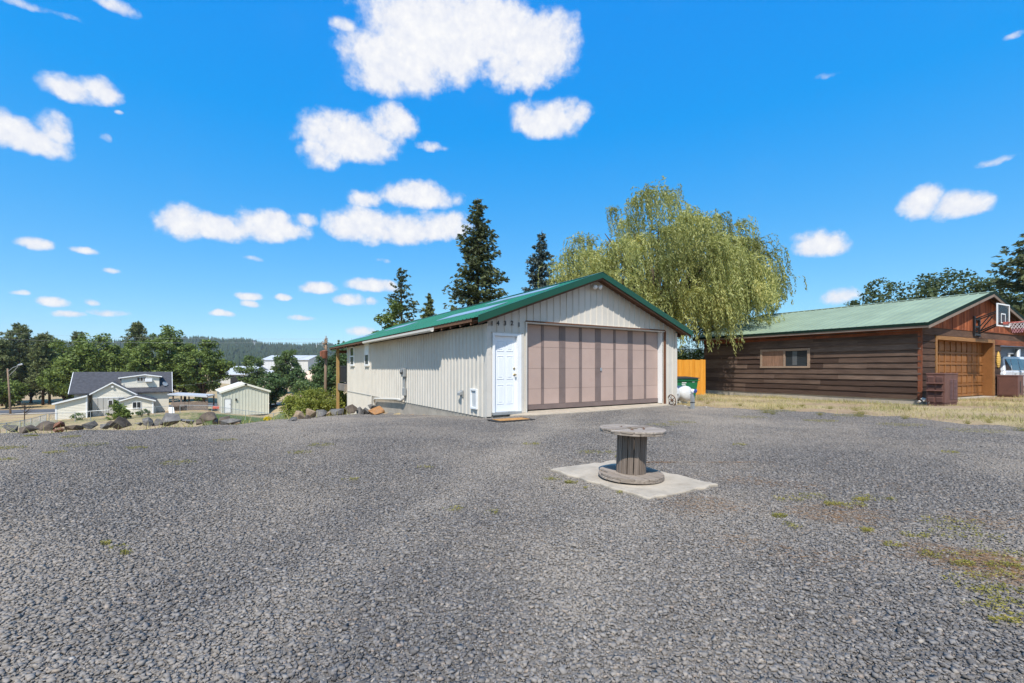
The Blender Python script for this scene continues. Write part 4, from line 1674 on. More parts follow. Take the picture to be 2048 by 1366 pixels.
# left wall clapboards
Z0, PITCH = .055, .236
ncourse = 12
WY0, WY1, WZ0, WZ1 = 3.87, 6.08, 1.27, 2.12
for c in range(ncourse):
    z0 = Z0 + c * PITCH
    z1 = min(z0 + PITCH + .03, bz(0) - .02)
    y = 0.0
    while y < BL - .05:
        ln = random.uniform(1.4, 3.8)
        y1 = min(y + ln, BL)
        if BL - y1 < .5: y1 = BL
        spans = [(y, y1)]
        if z0 < WZ1 - .03 and z1 > WZ0 + .06:
            spans = []
            if y < WY0: spans.append((y, min(y1, WY0)))
            if y1 > WY1: spans.append((max(y, WY1), y1))
        for (a, b) in spans:
            if b - a < .05: continue
            mb = MB()
            j0, j1 = random.uniform(-.012, .006), random.uniform(-.012, .006)
            q = []
            nseg = 4
            for side in (0, 1):
                for k in range(nseg + 1):
                    yy = a + .002 + (b - a - .004) * k / nseg
                    q.append((yy, j0 + (j1 - j0) * k / nseg + random.uniform(-.006, .006)))
                break
            P = BARN.P
            vs = []
            th = random.uniform(.042, .056)
            for (yy, jj) in q:
                vs += [P(0, yy, z0 + jj) + LN * th, P(0, yy, z1) + LN * .002, P(0, yy, z1) - LN * .015, P(0, yy, z0 + jj) - LN * .004]
            fs = []
            for k in range(nseg):
                for e in range(4):
                    fs.append((4 * k + e, 4 * k + (e + 1) % 4, 4 * k + 4 + (e + 1) % 4, 4 * k + 4 + e))
            fs += [(3, 2, 1, 0), (4 * nseg, 4 * nseg + 1, 4 * nseg + 2, 4 * nseg + 3)]
            mb.add(vs, fs)
            build('clapboard', mb, M['clap'], barn)
        y = y1
mb = MB()                                     # stained band under the eave
mb.hexa([BARN.P(0, .0, bz(0) - .42) + LN * .045, BARN.P(0, BL, bz(0) - .42) + LN * .045, BARN.P(0, BL, bz(0) - .42) - LN * .0, BARN.P(0, 0, bz(0) - .42) - LN * .0,
         BARN.P(0, .0, bz(0) - .02) + LN * .04, BARN.P(0, BL, bz(0) - .02) + LN * .04, BARN.P(0, BL, bz(0) - .02), BARN.P(0, 0, bz(0) - .02)])
build('eave_band', mb, M['red_band'], barn)
# core walls behind the boards
mb = MB()
P = BARN.P
mb.hexa([P(.03, .03, -.05), P(.10, .03, -.05), P(.10, BL - .03, -.05), P(.03, BL - .03, -.05), P(.03, .03, bz(0) - .02), P(.10, .03, bz(0) - .02), P(.10, BL - .03, bz(0) - .02), P(.03, BL - .03, bz(0) - .02)])
mb.hexa([P(.03, BL - .1, -.05), P(BW, BL - .1, -.05), P(BW, BL - .02, -.05), P(.03, BL - .02, -.05), P(.03, BL - .1, bz(0) - .02), P(BW, BL - .1, bz(0) - .02), P(BW, BL - .02, bz(0) - .02), P(.03, BL - .02, bz(0) - .02)])
mb.add([P(0, BL - .02, bz(0) - .02), P(BW, BL - .02, bz(0) - .02), P(BRX, BL - .02, bz(BRX))], [(0, 1, 2)])
mb.hexa([P(7.66, .05, -.05), P(7.72, .05, -.05), P(7.72, BL - .1, -.05), P(7.66, BL - .1, -.05), P(7.66, .05, bz(7.7)), P(7.72, .05, bz(7.7)), P(7.72, BL - .1, bz(7.7)), P(7.66, BL - .1, bz(7.7))])
build('inner_wall', mb, M['clap_front'], barn)
mb = MB()
mb.hexa([P(-.01, -.01, -.3), P(.16, -.01, -.3), P(.16, BL, -.3), P(-.01, BL, -.3), P(-.01, -.01, .05), P(.16, -.01, .05), P(.16, BL, .05), P(-.01, BL, .05)])
build('foundation', mb, M['concrete'], barn)
mb = MB()
mb.hexa([P(.17, -.06, -.3), P(BW, -.06, -.3), P(BW, BL, -.3), P(.17, BL, -.3), P(.17, -.06, -.01), P(BW, -.06, -.01), P(BW, BL, -.01), P(.17, BL, -.01)])
build('floor_slab', mb, M['concrete'], barn)
# red corner board
for (o1, o2) in ((.045, -.01), ):
    mb = MB()
    a = BARN.P(0, 0, 0)
    mb.hexa([a + LN * .045 + BARN.b * .10 + Vector((0, 0, .0)), a + LN * .045 + BN * .03, a + BN * .03, a + BARN.b * .10,
             a + LN * .04 + BARN.b * .10 + Vector((0, 0, bz(0) - .03)), a + LN * .04 + BN * .03 + Vector((0, 0, bz(0) - .03)), a + BN * .03 + Vector((0, 0, bz(0) - .03)), a + BARN.b * .10 + Vector((0, 0, bz(0) - .03))])
    build('corner_board', mb, M['red_trim'], barn)

# window on the left wall: plywood on one half, glass on the other
def LW(y0, y1, z0, z1, o0, o1):
    m_ = MB()
    P = BARN.P
    m_.hexa([P(0, y0, z0) + LN * o1, P(0, y1, z0) + LN * o1, P(0, y1, z0) + LN * o0, P(0, y0, z0) + LN * o0,
             P(0, y0, z1) + LN * o1, P(0, y1, z1) + LN * o1, P(0, y1, z1) + LN * o0, P(0, y0, z1) + LN * o0])
    return m_


wf = MB()
for (y0, y1, z0, z1) in ((WY0 - .02, WY1 + .04, WZ0 - .02, WZ0 + .06), (WY0 - .02, WY1 + .02, WZ1 - .08, WZ1 + .02), (WY0 - .02, WY0 + .09, WZ0 + .06, WZ1 - .08), (WY1 - .07, WY1 + .02, WZ0 + .06, WZ1 - .08), (4.93, 5.0, WZ0 + .06, WZ1 - .08)):
    m_ = LW(y0, y1, z0, z1, -.03, .06)
    wf.add(m_.v, m_.f)
wf = build('window', wf, M['frame_wood'], barn)
build('plywood_panel', LW(5.002, WY1 - .072, WZ0 + .062, WZ1 - .082, -.02, .03), M['plywood'], wf)
build('glass_pane', LW(WY0 + .092, 4.928, WZ0 + .062, WZ1 - .082, -.01, .0), M['glass'], wf)
build('curtain', LW(4.42, 4.62, WZ0 + .1, WZ1 - .1, .003, .008), M['glass_grey'], wf)

# front: boards left of the door, pier right of it, band above, vertical gable boards
TX0, TX1, TZ = 1.09, 6.95, 2.50               # trim outside
def FW(x0, x1, z0, z1, o0, o1, m_=None):
    m_ = m_ or MB()
    m_.hexa([BP(x0, 0, z0, o1), BP(x1, 0, z0, o1), BP(x1, 0, z0, o0), BP(x0, 0, z0, o0), BP(x0, 0, z1, o1), BP(x1, 0, z1, o1), BP(x1, 0, z1, o0), BP(x0, 0, z1, o0)])
    return m_


def front_clap(x0, x1, z0, z1, th=.035):
    m_ = MB()
    j = random.uniform(-.015, .008)
    m_.hexa([BP(x0, 0, z0, th), BP(x1, 0, z0 + j, th), BP(x1, 0, z0 + j, -.01), BP(x0, 0, z0, -.01), BP(x0, 0, z1, .004), BP(x1, 0, z1, .004), BP(x1, 0, z1, -.02), BP(x0, 0, z1, -.02)])
    build('clapboard', m_, M['clap_front'], barn)


for c in range(10):
    z0 = .05 + c * .245
    front_clap(.03, TX0 - .005, z0, z0 + .27)
    front_clap(TX1 + .005, 7.74, z0, min(z0 + .27, 2.48))
front_clap(.03, BW, 2.515, 2.80, .04)
m_ = FW(TX1 - .2, BW, 2.28, 2.512, .003, .045)
build('red_beam', m_, M['red_band'], barn)
m_ = FW(5.9, BW, 2.81, 2.86, .02, .05)
build('ledge_board', m_, M['red_band'], barn)
xx = .06
while xx < BW - .02:
    w = min(random.uniform(.13, .165), BW - xx)
    z1a, z1b = bz(xx) - .02, bz(xx + w) - .02
    if max(z1a, z1b) > 2.83:
        m_ = MB()
        o1 = .02 + random.uniform(0, .008)
        g = .008
        zb = 2.802 if xx < 5.9 else 2.862
        m_.hexa([BP(xx + g, 0, zb, o1), BP(xx + w, 0, zb, o1), BP(xx + w, 0, zb, 0), BP(xx + g, 0, zb, 0), BP(xx + g, 0, max(z1a, zb + .01), o1), BP(xx + w, 0, max(z1b, zb + .01), o1), BP(xx + w, 0, max(z1b, zb + .01), 0), BP(xx + g, 0, max(z1a, zb + .01), 0)])
        build('gable_board', m_, M['red_board'], barn)
    xx += w
m_ = MB()
m_.add([BP(0, .02, 2.4), BP(BW, .02, 2.4), BP(BW, .02, bz(BW) - .02), BP(BRX, .02, bz(BRX) - .02), BP(0, .02, bz(0) - .02)], [(0, 1, 2, 3, 4)])
build('gable_backing', m_, M['dark'], barn)
m_ = FW(BW + .35, BW + .55, -.1, 2.45, -.2, .0)
build('carport_post', m_, M['clap_front'], barn)
# door trim, recess and the panelled door
DXa, DXb, DZt = TX0 + .12, TX1 - .14, TZ - .15
for (x0, x1, z0, z1) in ((TX0, DXa, .0, TZ), (DXb, TX1, .0, TZ), (DXa, DXb, DZt, TZ)):
    build('door_trim', FW(x0 + .001, x1 - .001, z0, z1, .003, .05), M['gold_trim'], barn)
DR = -.32
for (x0, x1, z0, z1) in ((DXa - .03, DXa, .0, DZt), (DXb, DXb + .03, .0, DZt), (DXa, DXb, DZt, DZt + .03)):
    build('door_reveal', FW(x0, x1, z0, z1, DR - .03, .002), M['gold_door'], barn)
gdr = build('garage_door', FW(DXa, DXb, .01, DZt, DR - .05, DR), M['gold_door'], barn)
ncol, nrow = 10, 5
cw, rh = (DXb - DXa - .10) / ncol, (DZt - .10) / nrow
for r in range(nrow):
    build('door_rail', FW(DXa + .01, DXb - .01, .03 + r * rh, .03 + r * rh + .075, DR + .001, DR + .040), M['gold_door'], gdr)
    for c in range(ncol):
        x0 = DXa + .05 + c * cw
        z0 = .03 + r * rh
        m_ = MB()
        a0, a1, b0, b1 = x0 + .045, x0 + cw - .045, z0 + .11, z0 + rh - .035
        s_ = .03
        lo = [BP(a0, 0, b0, DR), BP(a1, 0, b0, DR), BP(a1, 0, b1, DR), BP(a0, 0, b1, DR)]
        hi = [BP(a0 + s_, 0, b0 + s_, DR + .018), BP(a1 - s_, 0, b0 + s_, DR + .018), BP(a1 - s_, 0, b1 - s_, DR + .018), BP(a0 + s_, 0, b1 - s_, DR + .018)]
        m_.add(lo + hi, [(4, 5, 6, 7), (0, 1, 5, 4), (1, 2, 6, 5), (2, 3, 7, 6), (3, 0, 4, 7)])
        build('door_panel', m_, M['gold_door'], gdr)
for c in range(ncol + 1):
    x0 = DXa + .05 + c * cw
    m_ = MB()
    FW(x0 - .028, x0 + .028, .04, DZt - .01, DR + .001, DR + .036, m_)
    build('door_stile', m_, M['gold_door'], gdr)
# roof
RYa = -.36
def bar_y(mb, x0, x1, ya, yb, dz0, dz1):
    P = lambda x, y, dz: BARN.P(x, y, bz(x) + dz)
    mb.hexa([P(x0, ya, dz0), P(x1, ya, dz0), P(x1, yb, dz0), P(x0, yb, dz0), P(x0, ya, dz1), P(x1, ya, dz1), P(x1, yb, dz1), P(x0, yb, dz1)])
    return mb


y = RYa
while y < BL + .35:
    y1 = min(y + .9144, BL + .4)
    for (xl, xr) in ((BEX, BRX), (BW + .7, BRX)):
        mb = MB()
        pr = corr_profile(y, y1, pitch=.3048, depth=.022, half=.035, top=.012)
        vs, fs = [], []
        for (yy, d_) in pr:
            for x in (xl, xr):
                vs.append(BARN.P(x, yy, bz(x) + .06 + d_))
        for k in range(len(pr) - 1):
            fs.append((2 * k, 2 * k + 1, 2 * k + 3, 2 * k + 2))
        mb.add(vs, fs)
        build('roof_sheet', mb, M['pale_green_roof'], barn, normals=False)
    y = y1
mb = MB()
for sg in (-1, 1):
    bar_y(mb, BRX, BRX + sg * .16, RYa - .02, BL + .42, .087, .095)
build('ridge_cap', mb, M['pale_green_roof'], barn)
mb = MB()
for k in range(int((BL + .8) / .3048)):        # solid dark strips put in for the shade under the ridge cap
    yy = RYa + .06 + k * .3048
    bar_y(mb, BRX - .175, BRX - .163, yy, yy + .22, .062, .088)
build('ridge_gap_shade', mb, M['dark'], barn)
for (xa, xb) in ((BEX - .01, BRX), (BW + .71, BRX)):
    build('rake_trim', bar_y(MB(), xa, xb, RYa - .035, RYa - .003, -.03, .09), M['dark_green_trim'], barn)
    build('barge_board', bar_y(MB(), xa, xb, RYa - .028, RYa + .0, -.15, -.031), M['fascia_wood'], barn)
    build('soffit', bar_y(MB(), xa + (.06 if xa < 5 else -.06), xb, RYa + .001, .0, -.02, .0), M['clap_front'], barn)
build('eave_trim', bar_y(MB(), BEX - .022, BEX - .004, RYa - .03, BL + .4, -.03, .075), M['dark_green_trim'], barn)
build('eave_fascia', bar_y(MB(), BEX, BEX + .03, RYa, BL + .4, -.12, -.031), M['fascia_wood'], barn)
build('eave_soffit', bar_y(MB(), BEX + .031, .0, RYa + .03, BL + .3, -.02, .0), M['clap_front'], barn)
mb = MB()
for k in range(12):
    bar_y(mb, BRX, BW + .6, -.2 + k * .8, -.15 + k * .8, -.12, -.02)
build('carport_rafter', mb, M['clap_front'], barn)

# yellow carved ornament on the pier
oc = BP(7.36, 0, 1.62, .05)
orn = MB()
prof = []
nst = 9
for k in range(nst * 2 + 1):
    h = k / (nst * 2)
    r0 = .17 * math.sin(math.pi * (.12 + .80 * h)) * (1 + (.14 if k % 2 else -.06))
    prof.append((.72 * h, max(r0, .02)))
orn.lathe((0, 0, 0), (0, 0, 1), prof, 14)
for i, v in enumerate(orn.v):
    q = Vector(v)
    orn.v[i] = tuple(oc - Vector((0, 0, .36)) + BARN.f * q.x + BN * (q.y * .35) + Vector((0, 0, q.z)))
o = build('wall_ornament', orn, M['yellow_orn'], origin=oc)
tag(o, 'yellow carved scalloped ornament on the pier right of the golden door', 'ornament')

# basketball hoop on its wall bracket
HX = 4.9
hp = BP(HX, 0, 2.6, .05)
hoop = thing('basketball_hoop', 'wall mounted basketball hoop with clear backboard above the golden door', 'basketball hoop', hp)
mb = MB()
for (x0, x1, z0, z1) in ((-.30, -.22, 2.58, 3.42), (.22, .30, 2.58, 3.42), (-.22, .22, 2.62, 2.70), (-.22, .22, 3.28, 3.36), (-.22, .22, 2.95, 3.02)):
    FW(HX + x0, HX + x1, z0, z1, .046, .10, mb)
build('wall_bracket', mb, M['black'], hoop)
OB = .85
for sx in (-.2, .2):
    mb = MB()
    mb.beam(BP(HX + sx, 0, 2.72, .1), BP(HX + sx * .8, 0, 3.10, OB - .05), .05, .05)
    mb.beam(BP(HX + sx, 0, 3.32, .1), BP(HX + sx * .8, 0, 3.62, OB - .05), .04, .04)
    mb.beam(BP(HX + sx, 0, 2.8, .1), BP(HX + sx * .9, 0, 3.40, .5), .035, .035)
    build('arm', mb, M['black'], hoop)
BZ0, BZ1, BWH = 2.93, 3.86, .66
mb = MB()
for (x0, x1, z0, z1) in ((-BWH, BWH, BZ0, BZ0 + .05), (-BWH, BWH, BZ1 - .05, BZ1), (-BWH, -BWH + .05, BZ0 + .05, BZ1 - .05), (BWH - .05, BWH, BZ0 + .05, BZ1 - .05)):
    FW(HX + x0, HX + x1, z0, z1, OB - .02, OB + .02, mb)
bb = build('backboard', mb, M['white'], hoop)
build('clear_panel', FW(HX - BWH + .05, HX + BWH - .05, BZ0 + .05, BZ1 - .05, OB - .01, OB), M['board_clear'], bb)
mb = MB()
for (x0, x1, z0, z1) in ((-.24, .24, BZ0 + .14, BZ0 + .18), (-.24, .24, BZ0 + .50, BZ0 + .54), (-.24, -.20, BZ0 + .18, BZ0 + .50), (.20, .24, BZ0 + .18, BZ0 + .50)):
    FW(HX + x0, HX + x1, z0, z1, OB + .002, OB + .008, mb)
build('target_square', mb, M['white'], bb)
rc = BP(HX, 0, 3.08, OB + .40)
mb = MB()
mb.torus(rc, (0, 0, 1), .23, .014, 28, 8)
FW(HX - .10, HX + .10, 3.02, 3.12, OB + .02, OB + .16, mb)
build('rim', mb, M['rim_red'], hoop)
mb, mr_ = MB(), MB()
nn = 12
for k in range(nn):
    for sgn in (-1, 1):
        ptsn = []
        for j in range(6):
            h = j / 5
            rr_ = .23 - .09 * h ** .7
            an = 2 * math.pi * (k + sgn * j * .5) / nn
            ptsn.append(rc + Vector((math.cos(an) * rr_, math.sin(an) * rr_, -.42 * h)))
        mb.tube(ptsn[:4], .0055, 4)
        mr_.tube(ptsn[3:], .0055, 4)
nt_ = build('net', mb, M['net'], hoop)
build('net_end', mr_, M['net_red'], nt_)

# two old brown louvred heater cabinets
def cabinet(px, py, Y, w, L, h, lab, louv):
    c = at(px, py, Y)
    z = c.z
    t = thing('heater_cabinet', lab, 'heater cabinet', (c.x, c.y, z), None)
    F_ = Frame((c.x, c.y, z), BARN.f, BARN.b)
    mb = MB()
    mb.fbox(F_, 0, w, 0, L, .05, h)
    build('cabinet_body', mb, M['rust'], t, bevel=.012)
    mb = MB()
    mb.fbox(F_, -.012, w + .012, -.012, L + .012, h - .0, h + .05)
    build('cabinet_top', mb, M['rust'], t, bevel=.012)
    mb = MB()
    mb.fbox(F_, .02, w - .02, .02, L - .02, -.05, .05)
    build('cabinet_base', mb, M['rust'], t)
    if louv:
        for (zz0, zz1, hood) in ((.78, .99, True), (.52, .72, True), (.30, .48, False), (.10, .26, False)):
            for (ya, yb) in ((.05, L / 2 - .03), (L / 2 + .03, L - .05)):
                ns_ = 5
                for k in range(ns_):
                    z0 = zz0 + (zz1 - zz0) * k / ns_
                    mb = MB()
                    mb.hexa([F_.P(-.03, ya, z0), F_.P(-.022, ya, z0), F_.P(-.022, yb, z0), F_.P(-.03, yb, z0), F_.P(-.006, ya, z0 + .035), F_.P(.002, ya, z0 + .035), F_.P(.002, yb, z0 + .035), F_.P(-.006, yb, z0 + .035)])
                    build('louvre', mb, M['rust'], t)
            if hood:
                mb = MB()
                mb.hexa([F_.P(-.10, .02, zz0 - .05), F_.P(.0, .02, zz0 - .03), F_.P(.0, L - .02, zz0 - .03), F_.P(-.10, L - .02, zz0 - .05), F_.P(-.10, .02, zz0 - .035), F_.P(.0, .02, zz0 - .01), F_.P(.0, L - .02, zz0 - .01), F_.P(-.10, L - .02, zz0 - .035)])
                build('hood', mb, M['rust'], t)
        for (xa, xb) in ((.38, .62), (.68, .95)):
            for k in range(15):
                z0 = .18 + k * .047
                mb = MB()
                mb.hexa([F_.P(xa, -.018, z0), F_.P(xb, -.018, z0), F_.P(xb, -.008, z0), F_.P(xa, -.008, z0), F_.P(xa, -.002, z0 + .03), F_.P(xb, -.002, z0 + .03), F_.P(xb, .004, z0 + .03), F_.P(xa, .004, z0 + .03)])
                build('slat', mb, M['rust'], t)
        mb = MB()
        mb.lathe(F_.P(-.002, .12, .42), -BARN.f, [(0, .025), (.02, .02)], 10)
        build('knob', mb, M['black'], t)
    else:
        mb = MB()
        mb.fbox(F_, -.012, .0, .08, L - .05, .10, h - .1)
        build('access_panel', mb, M['rust'], t, bevel=.004)
        mb = MB()
        mb.fbox(F_, .25, .30, -.012, .0, .2, .7)
        build('side_slot', mb, M['black'], t)
    return t


cabinet(1890, 809.5, 15.7, 1.06, .50, 1.05, 'rusty brown louvred heater cabinet standing at the left corner of the golden door', True)
cabinet(2036, 795, 19.6, .70, .64, .92, 'plain brown metal cabinet in front of the silver car', False)
# black barrel-like bin between pier and cabinet
bcn = BP(7.55, 0, 0, .25)
mb = MB()
mb.fbox(Frame((bcn.x, bcn.y, -.03), BARN.f, BARN.b), -.16, .10, -.1, .1, 0, .62)
mb.fbox(Frame((bcn.x, bcn.y, -.03), BARN.f, BARN.b), -.13, .07, -.08, .08, .62, .80)
o = build('tool_crate', mb, M['black'], origin=(bcn.x, bcn.y, -.03), bevel=.02)
tag(o, 'black box-shaped container against the pier, left of the plain cabinet', 'container')

# silver car under the carport
cp = BARN.P(9.85, .40, 0)
CF = Frame((cp.x, cp.y, -.03), (.885, .465), (-.465, .885))
_cp = CF.P
CF.P = lambda x, y, z: _cp(4.9 - x, y, z)     # its tail points to the left
car = thing('parked_car', 'silver sport utility car parked under the barn carport', 'car', (cp.x, cp.y, -.03))
CL_, CWd = 4.9, 1.9
prof = [(0, .42), (0.02, .85), (.12, 1.02), (1.10, 1.12), (1.18, 1.13), (4.78, 1.13), (4.86, 1.0), (4.9, .7), (4.86, .42), (4.45, .36), (4.42, .58), (4.2, .78), (3.95, .80), (3.7, .72), (3.5, .48), (3.45, .34), (1.5, .34), (1.46, .5), (1.25, .74), (1.0, .80), (.75, .72), (.58, .5), (.55, .38)]
mb = MB()
mb.prism([CF.P(x, 0, z) for x, z in prof], CF.b * CWd)
build('car_body', mb, M['car_paint'], car, bevel=.05)
cab = [(.72, 1.12), (1.36, 1.80), (1.6, 1.86), (4.35, 1.84), (4.55, 1.76), (4.80, 1.12)]
mb = MB()
a = [CF.P(x, .02, z) for x, z in cab[:1]] + [CF.P(x, .16, z) for x, z in cab[1:-1]] + [CF.P(cab[-1][0], .02, cab[-1][1])]
b = [CF.P(x, CWd - .02, z) for x, z in cab[:1]] + [CF.P(x, CWd - .16, z) for x, z in cab[1:-1]] + [CF.P(cab[-1][0], CWd - .02, cab[-1][1])]
n = len(a)
mb.add(a + b, [tuple(range(n)), tuple(range(n, 2 * n))] + [(i, (i + 1) % n, n + (i + 1) % n, n + i) for i in range(n)])
build('car_roof', mb, M['car_paint'], car, bevel=.03)
def side_q(pts_, name, mat, off):
    m_ = MB()
    q = []
    for x, z in pts_:
        yy = .02 + .14 * (z - 1.12) / .68 - off
        q.append(CF.P(x, yy, z))
    m_.prism(q, CF.b * .01)
    return build(name, m_, mat, car)
side_q([(1.0, 1.17), (1.46, 1.72), (2.62, 1.74), (2.70, 1.17)], 'side_window', M['glass'], .012)
side_q([(2.78, 1.17), (2.72, 1.74), (3.58, 1.74), (3.78, 1.17)], 'side_window', M['glass'], .012)
side_q([(3.88, 1.17), (3.68, 1.74), (4.36, 1.72), (4.62, 1.17)], 'side_window', M['glass'], .012)
mb = MB()
mb.hexa([CF.P(4.735, .30, 1.20), CF.P(4.80, .30, 1.20), CF.P(4.80, CWd - .30, 1.20), CF.P(4.735, CWd - .30, 1.20),
         CF.P(4.545, .30, 1.68), CF.P(4.615, .30, 1.68), CF.P(4.615, CWd - .30, 1.68), CF.P(4.545, CWd - .30, 1.68)])
build('rear_window', mb, M['glass'], car)
for x in (2.35, 3.38):
    mb = MB()
    mb.fbox(CF, x, x + .22, -.03, .0, .98, 1.02)
    build('door_handle', mb, M['galv'], car)
for x in (2.72, 3.80):
    mb = MB()
    mb.fbox(CF, x, x + .012, -.004, .004, .42, 1.12)
    build('door_seam', mb, M['black'], car)
for x in (1.0, 3.98):
    for yy in (.0, CWd - .22):
        mb = MB()
        mb.lathe(CF.P(x, yy, .36), CF.b, [(0, .30), (.02, .36), (.20, .36), (.22, .30)], 24)
        wh = build('wheel', mb, M['tyre'], car)
        mb = MB()
        yo = yy - .005 if yy < .5 else yy + .205
        mb.lathe(CF.P(x, yo, .36), CF.b, [(0, .2), (.02, .22)], 18)
        build('rim', mb, M['galv'], wh)
mb = MB()
mb.fbox(CF, -.02, .02, .25, CWd - .25, .68, .82)
build('headlight', mb, M['white'], car)

# slate blue house behind the carport
hb_ = at(2020, 737, 36)
HB = Frame((hb_.x - 2.2, hb_.y, -.1), (.95, .31), (-.31, .95))
bh = thing('blue_house', 'slate blue sided house seen under the barn carport roof', 'house', (hb_.x - 2.2, hb_.y, -.1))
mb = MB()
for k in range(18):
    z0 = k * .17
    mb.hexa([HB.P(-3, -.02, z0), HB.P(7, -.02, z0), HB.P(7, .1, z0), HB.P(-3, .1, z0), HB.P(-3, .0, z0 + .17), HB.P(7, .0, z0 + .17), HB.P(7, .1, z0 + .17), HB.P(-3, .1, z0 + .17)])
mb.fbox(HB, -3, 7, .1, 7, 0, 3.05)
build('wall', mb, M['blue_house'], bh)
mb = MB()
mb.prism([HB.P(-3.4, -.5, 3.06), HB.P(-3.4, 3.5, 4.6), HB.P(-3.4, 7.5, 3.06)], HB.f * 10.8)
build('roof', mb, M['shingle'], bh)
for px_ in (2022,):
    x0 = HB.x(px_ - 6, -.05)
    x1 = HB.x(px_ + 10, -.05)
    mb = MB()
    for (a0, a1, b0, b1) in ((x0, x0 + .22, 1.2, 2.6), (x1 - .1, x1, 1.2, 2.6), (x0 + .22, x1 - .1, 2.5, 2.6), (x0 + .22, x1 - .1, 1.2, 1.3)):
        mb.fbox(HB, a0, a1, -.08, -.02, b0, b1)
    w_ = build('window', mb, M['white'], bh)
    mb = MB()
    mb.fbox(HB, x0 + .22, x1 - .1, -.05, -.03, 1.3, 2.5)
    build('pane', mb, M['glass'], w_)
mb = MB()
xd = HB.x(2037, -.3)
mb.tube([HB.P(xd, -.25, 0), HB.P(xd, -.25, 2.9)], .16, 12)
build('downpipe', mb, M['galv'], bh, smooth=True)

# pale rubble at the barn corner and by the standpipe
def boulder(name, c, size, mat, lab=None, cat=None, group=None, seed=0, flat=1.0, rotz=None, np_=12):
    rng = random.Random(seed)
    bm = bmesh.new()
    rz = Matrix.Rotation(rng.uniform(0, 6.28) if rotz is None else rotz, 3, 'Z')
    rx = Matrix.Rotation(rng.uniform(-.4, .4), 3, 'X')
    for k in range(np_):
        z = rng.uniform(-1, 1)
        a_ = rng.uniform(0, 2 * math.pi)
        r_ = math.sqrt(1 - z * z)
        p = Vector((r_ * math.cos(a_), r_ * math.sin(a_), z))
        p = p * rng.uniform(.78, 1.22)
        p = Vector((p.x * size[0] / 2, p.y * size[1] / 2, p.z * size[2] / 2))
        bm.verts.new(rz @ (rx @ p))
    r_ = bmesh.ops.convex_hull(bm, input=bm.verts)
    bmesh.ops.delete(bm, geom=[v for v in bm.verts if not v.link_faces], context='VERTS')
    bmesh.ops.dissolve_limit(bm, angle_limit=R(14), verts=bm.verts, edges=bm.edges)
    bmesh.ops.bevel(bm, geom=list(bm.edges), offset=min(size) * .018, segments=1, affect='EDGES')
    bmesh.ops.recalc_face_normals(bm, faces=bm.faces)
    me = bpy.data.meshes.new(name)
    bm.to_mesh(me)
    bm.free()
    me.materials.append(mat)
    o = bpy.data.objects.new(name, me)
    COL.objects.link(o)
    o.location = c
    tag(o, lab, cat, group)
    return o


def rock_mat(name, c1, c2, c3, sc=3.0):
    m, nt, b, out = new_mat(name)
    v = coords(nt)
    n1 = noise(nt, v, sc, 8, .62)
    n2 = noise(nt, v, sc * 6, 8, .7)
    c = ramp(nt, n1, [(.3, c1), (.55, c2), (.72, c3)])
    c = mixc(nt, remap(nt, n2, .35, .7), mixc(nt, 1.0, c, (.75, .75, .76), 'MULTIPLY'), mixc(nt, 1.0, c, (1.25, 1.24, 1.22), 'MULTIPLY'))
    nt.links.new(c, b.inputs['Base Color'])
    b.inputs['Roughness'].default_value = .9
    b.inputs['Specular IOR Level'].default_value = .2
    bump(nt, b, n2, .7, .03)
    return m


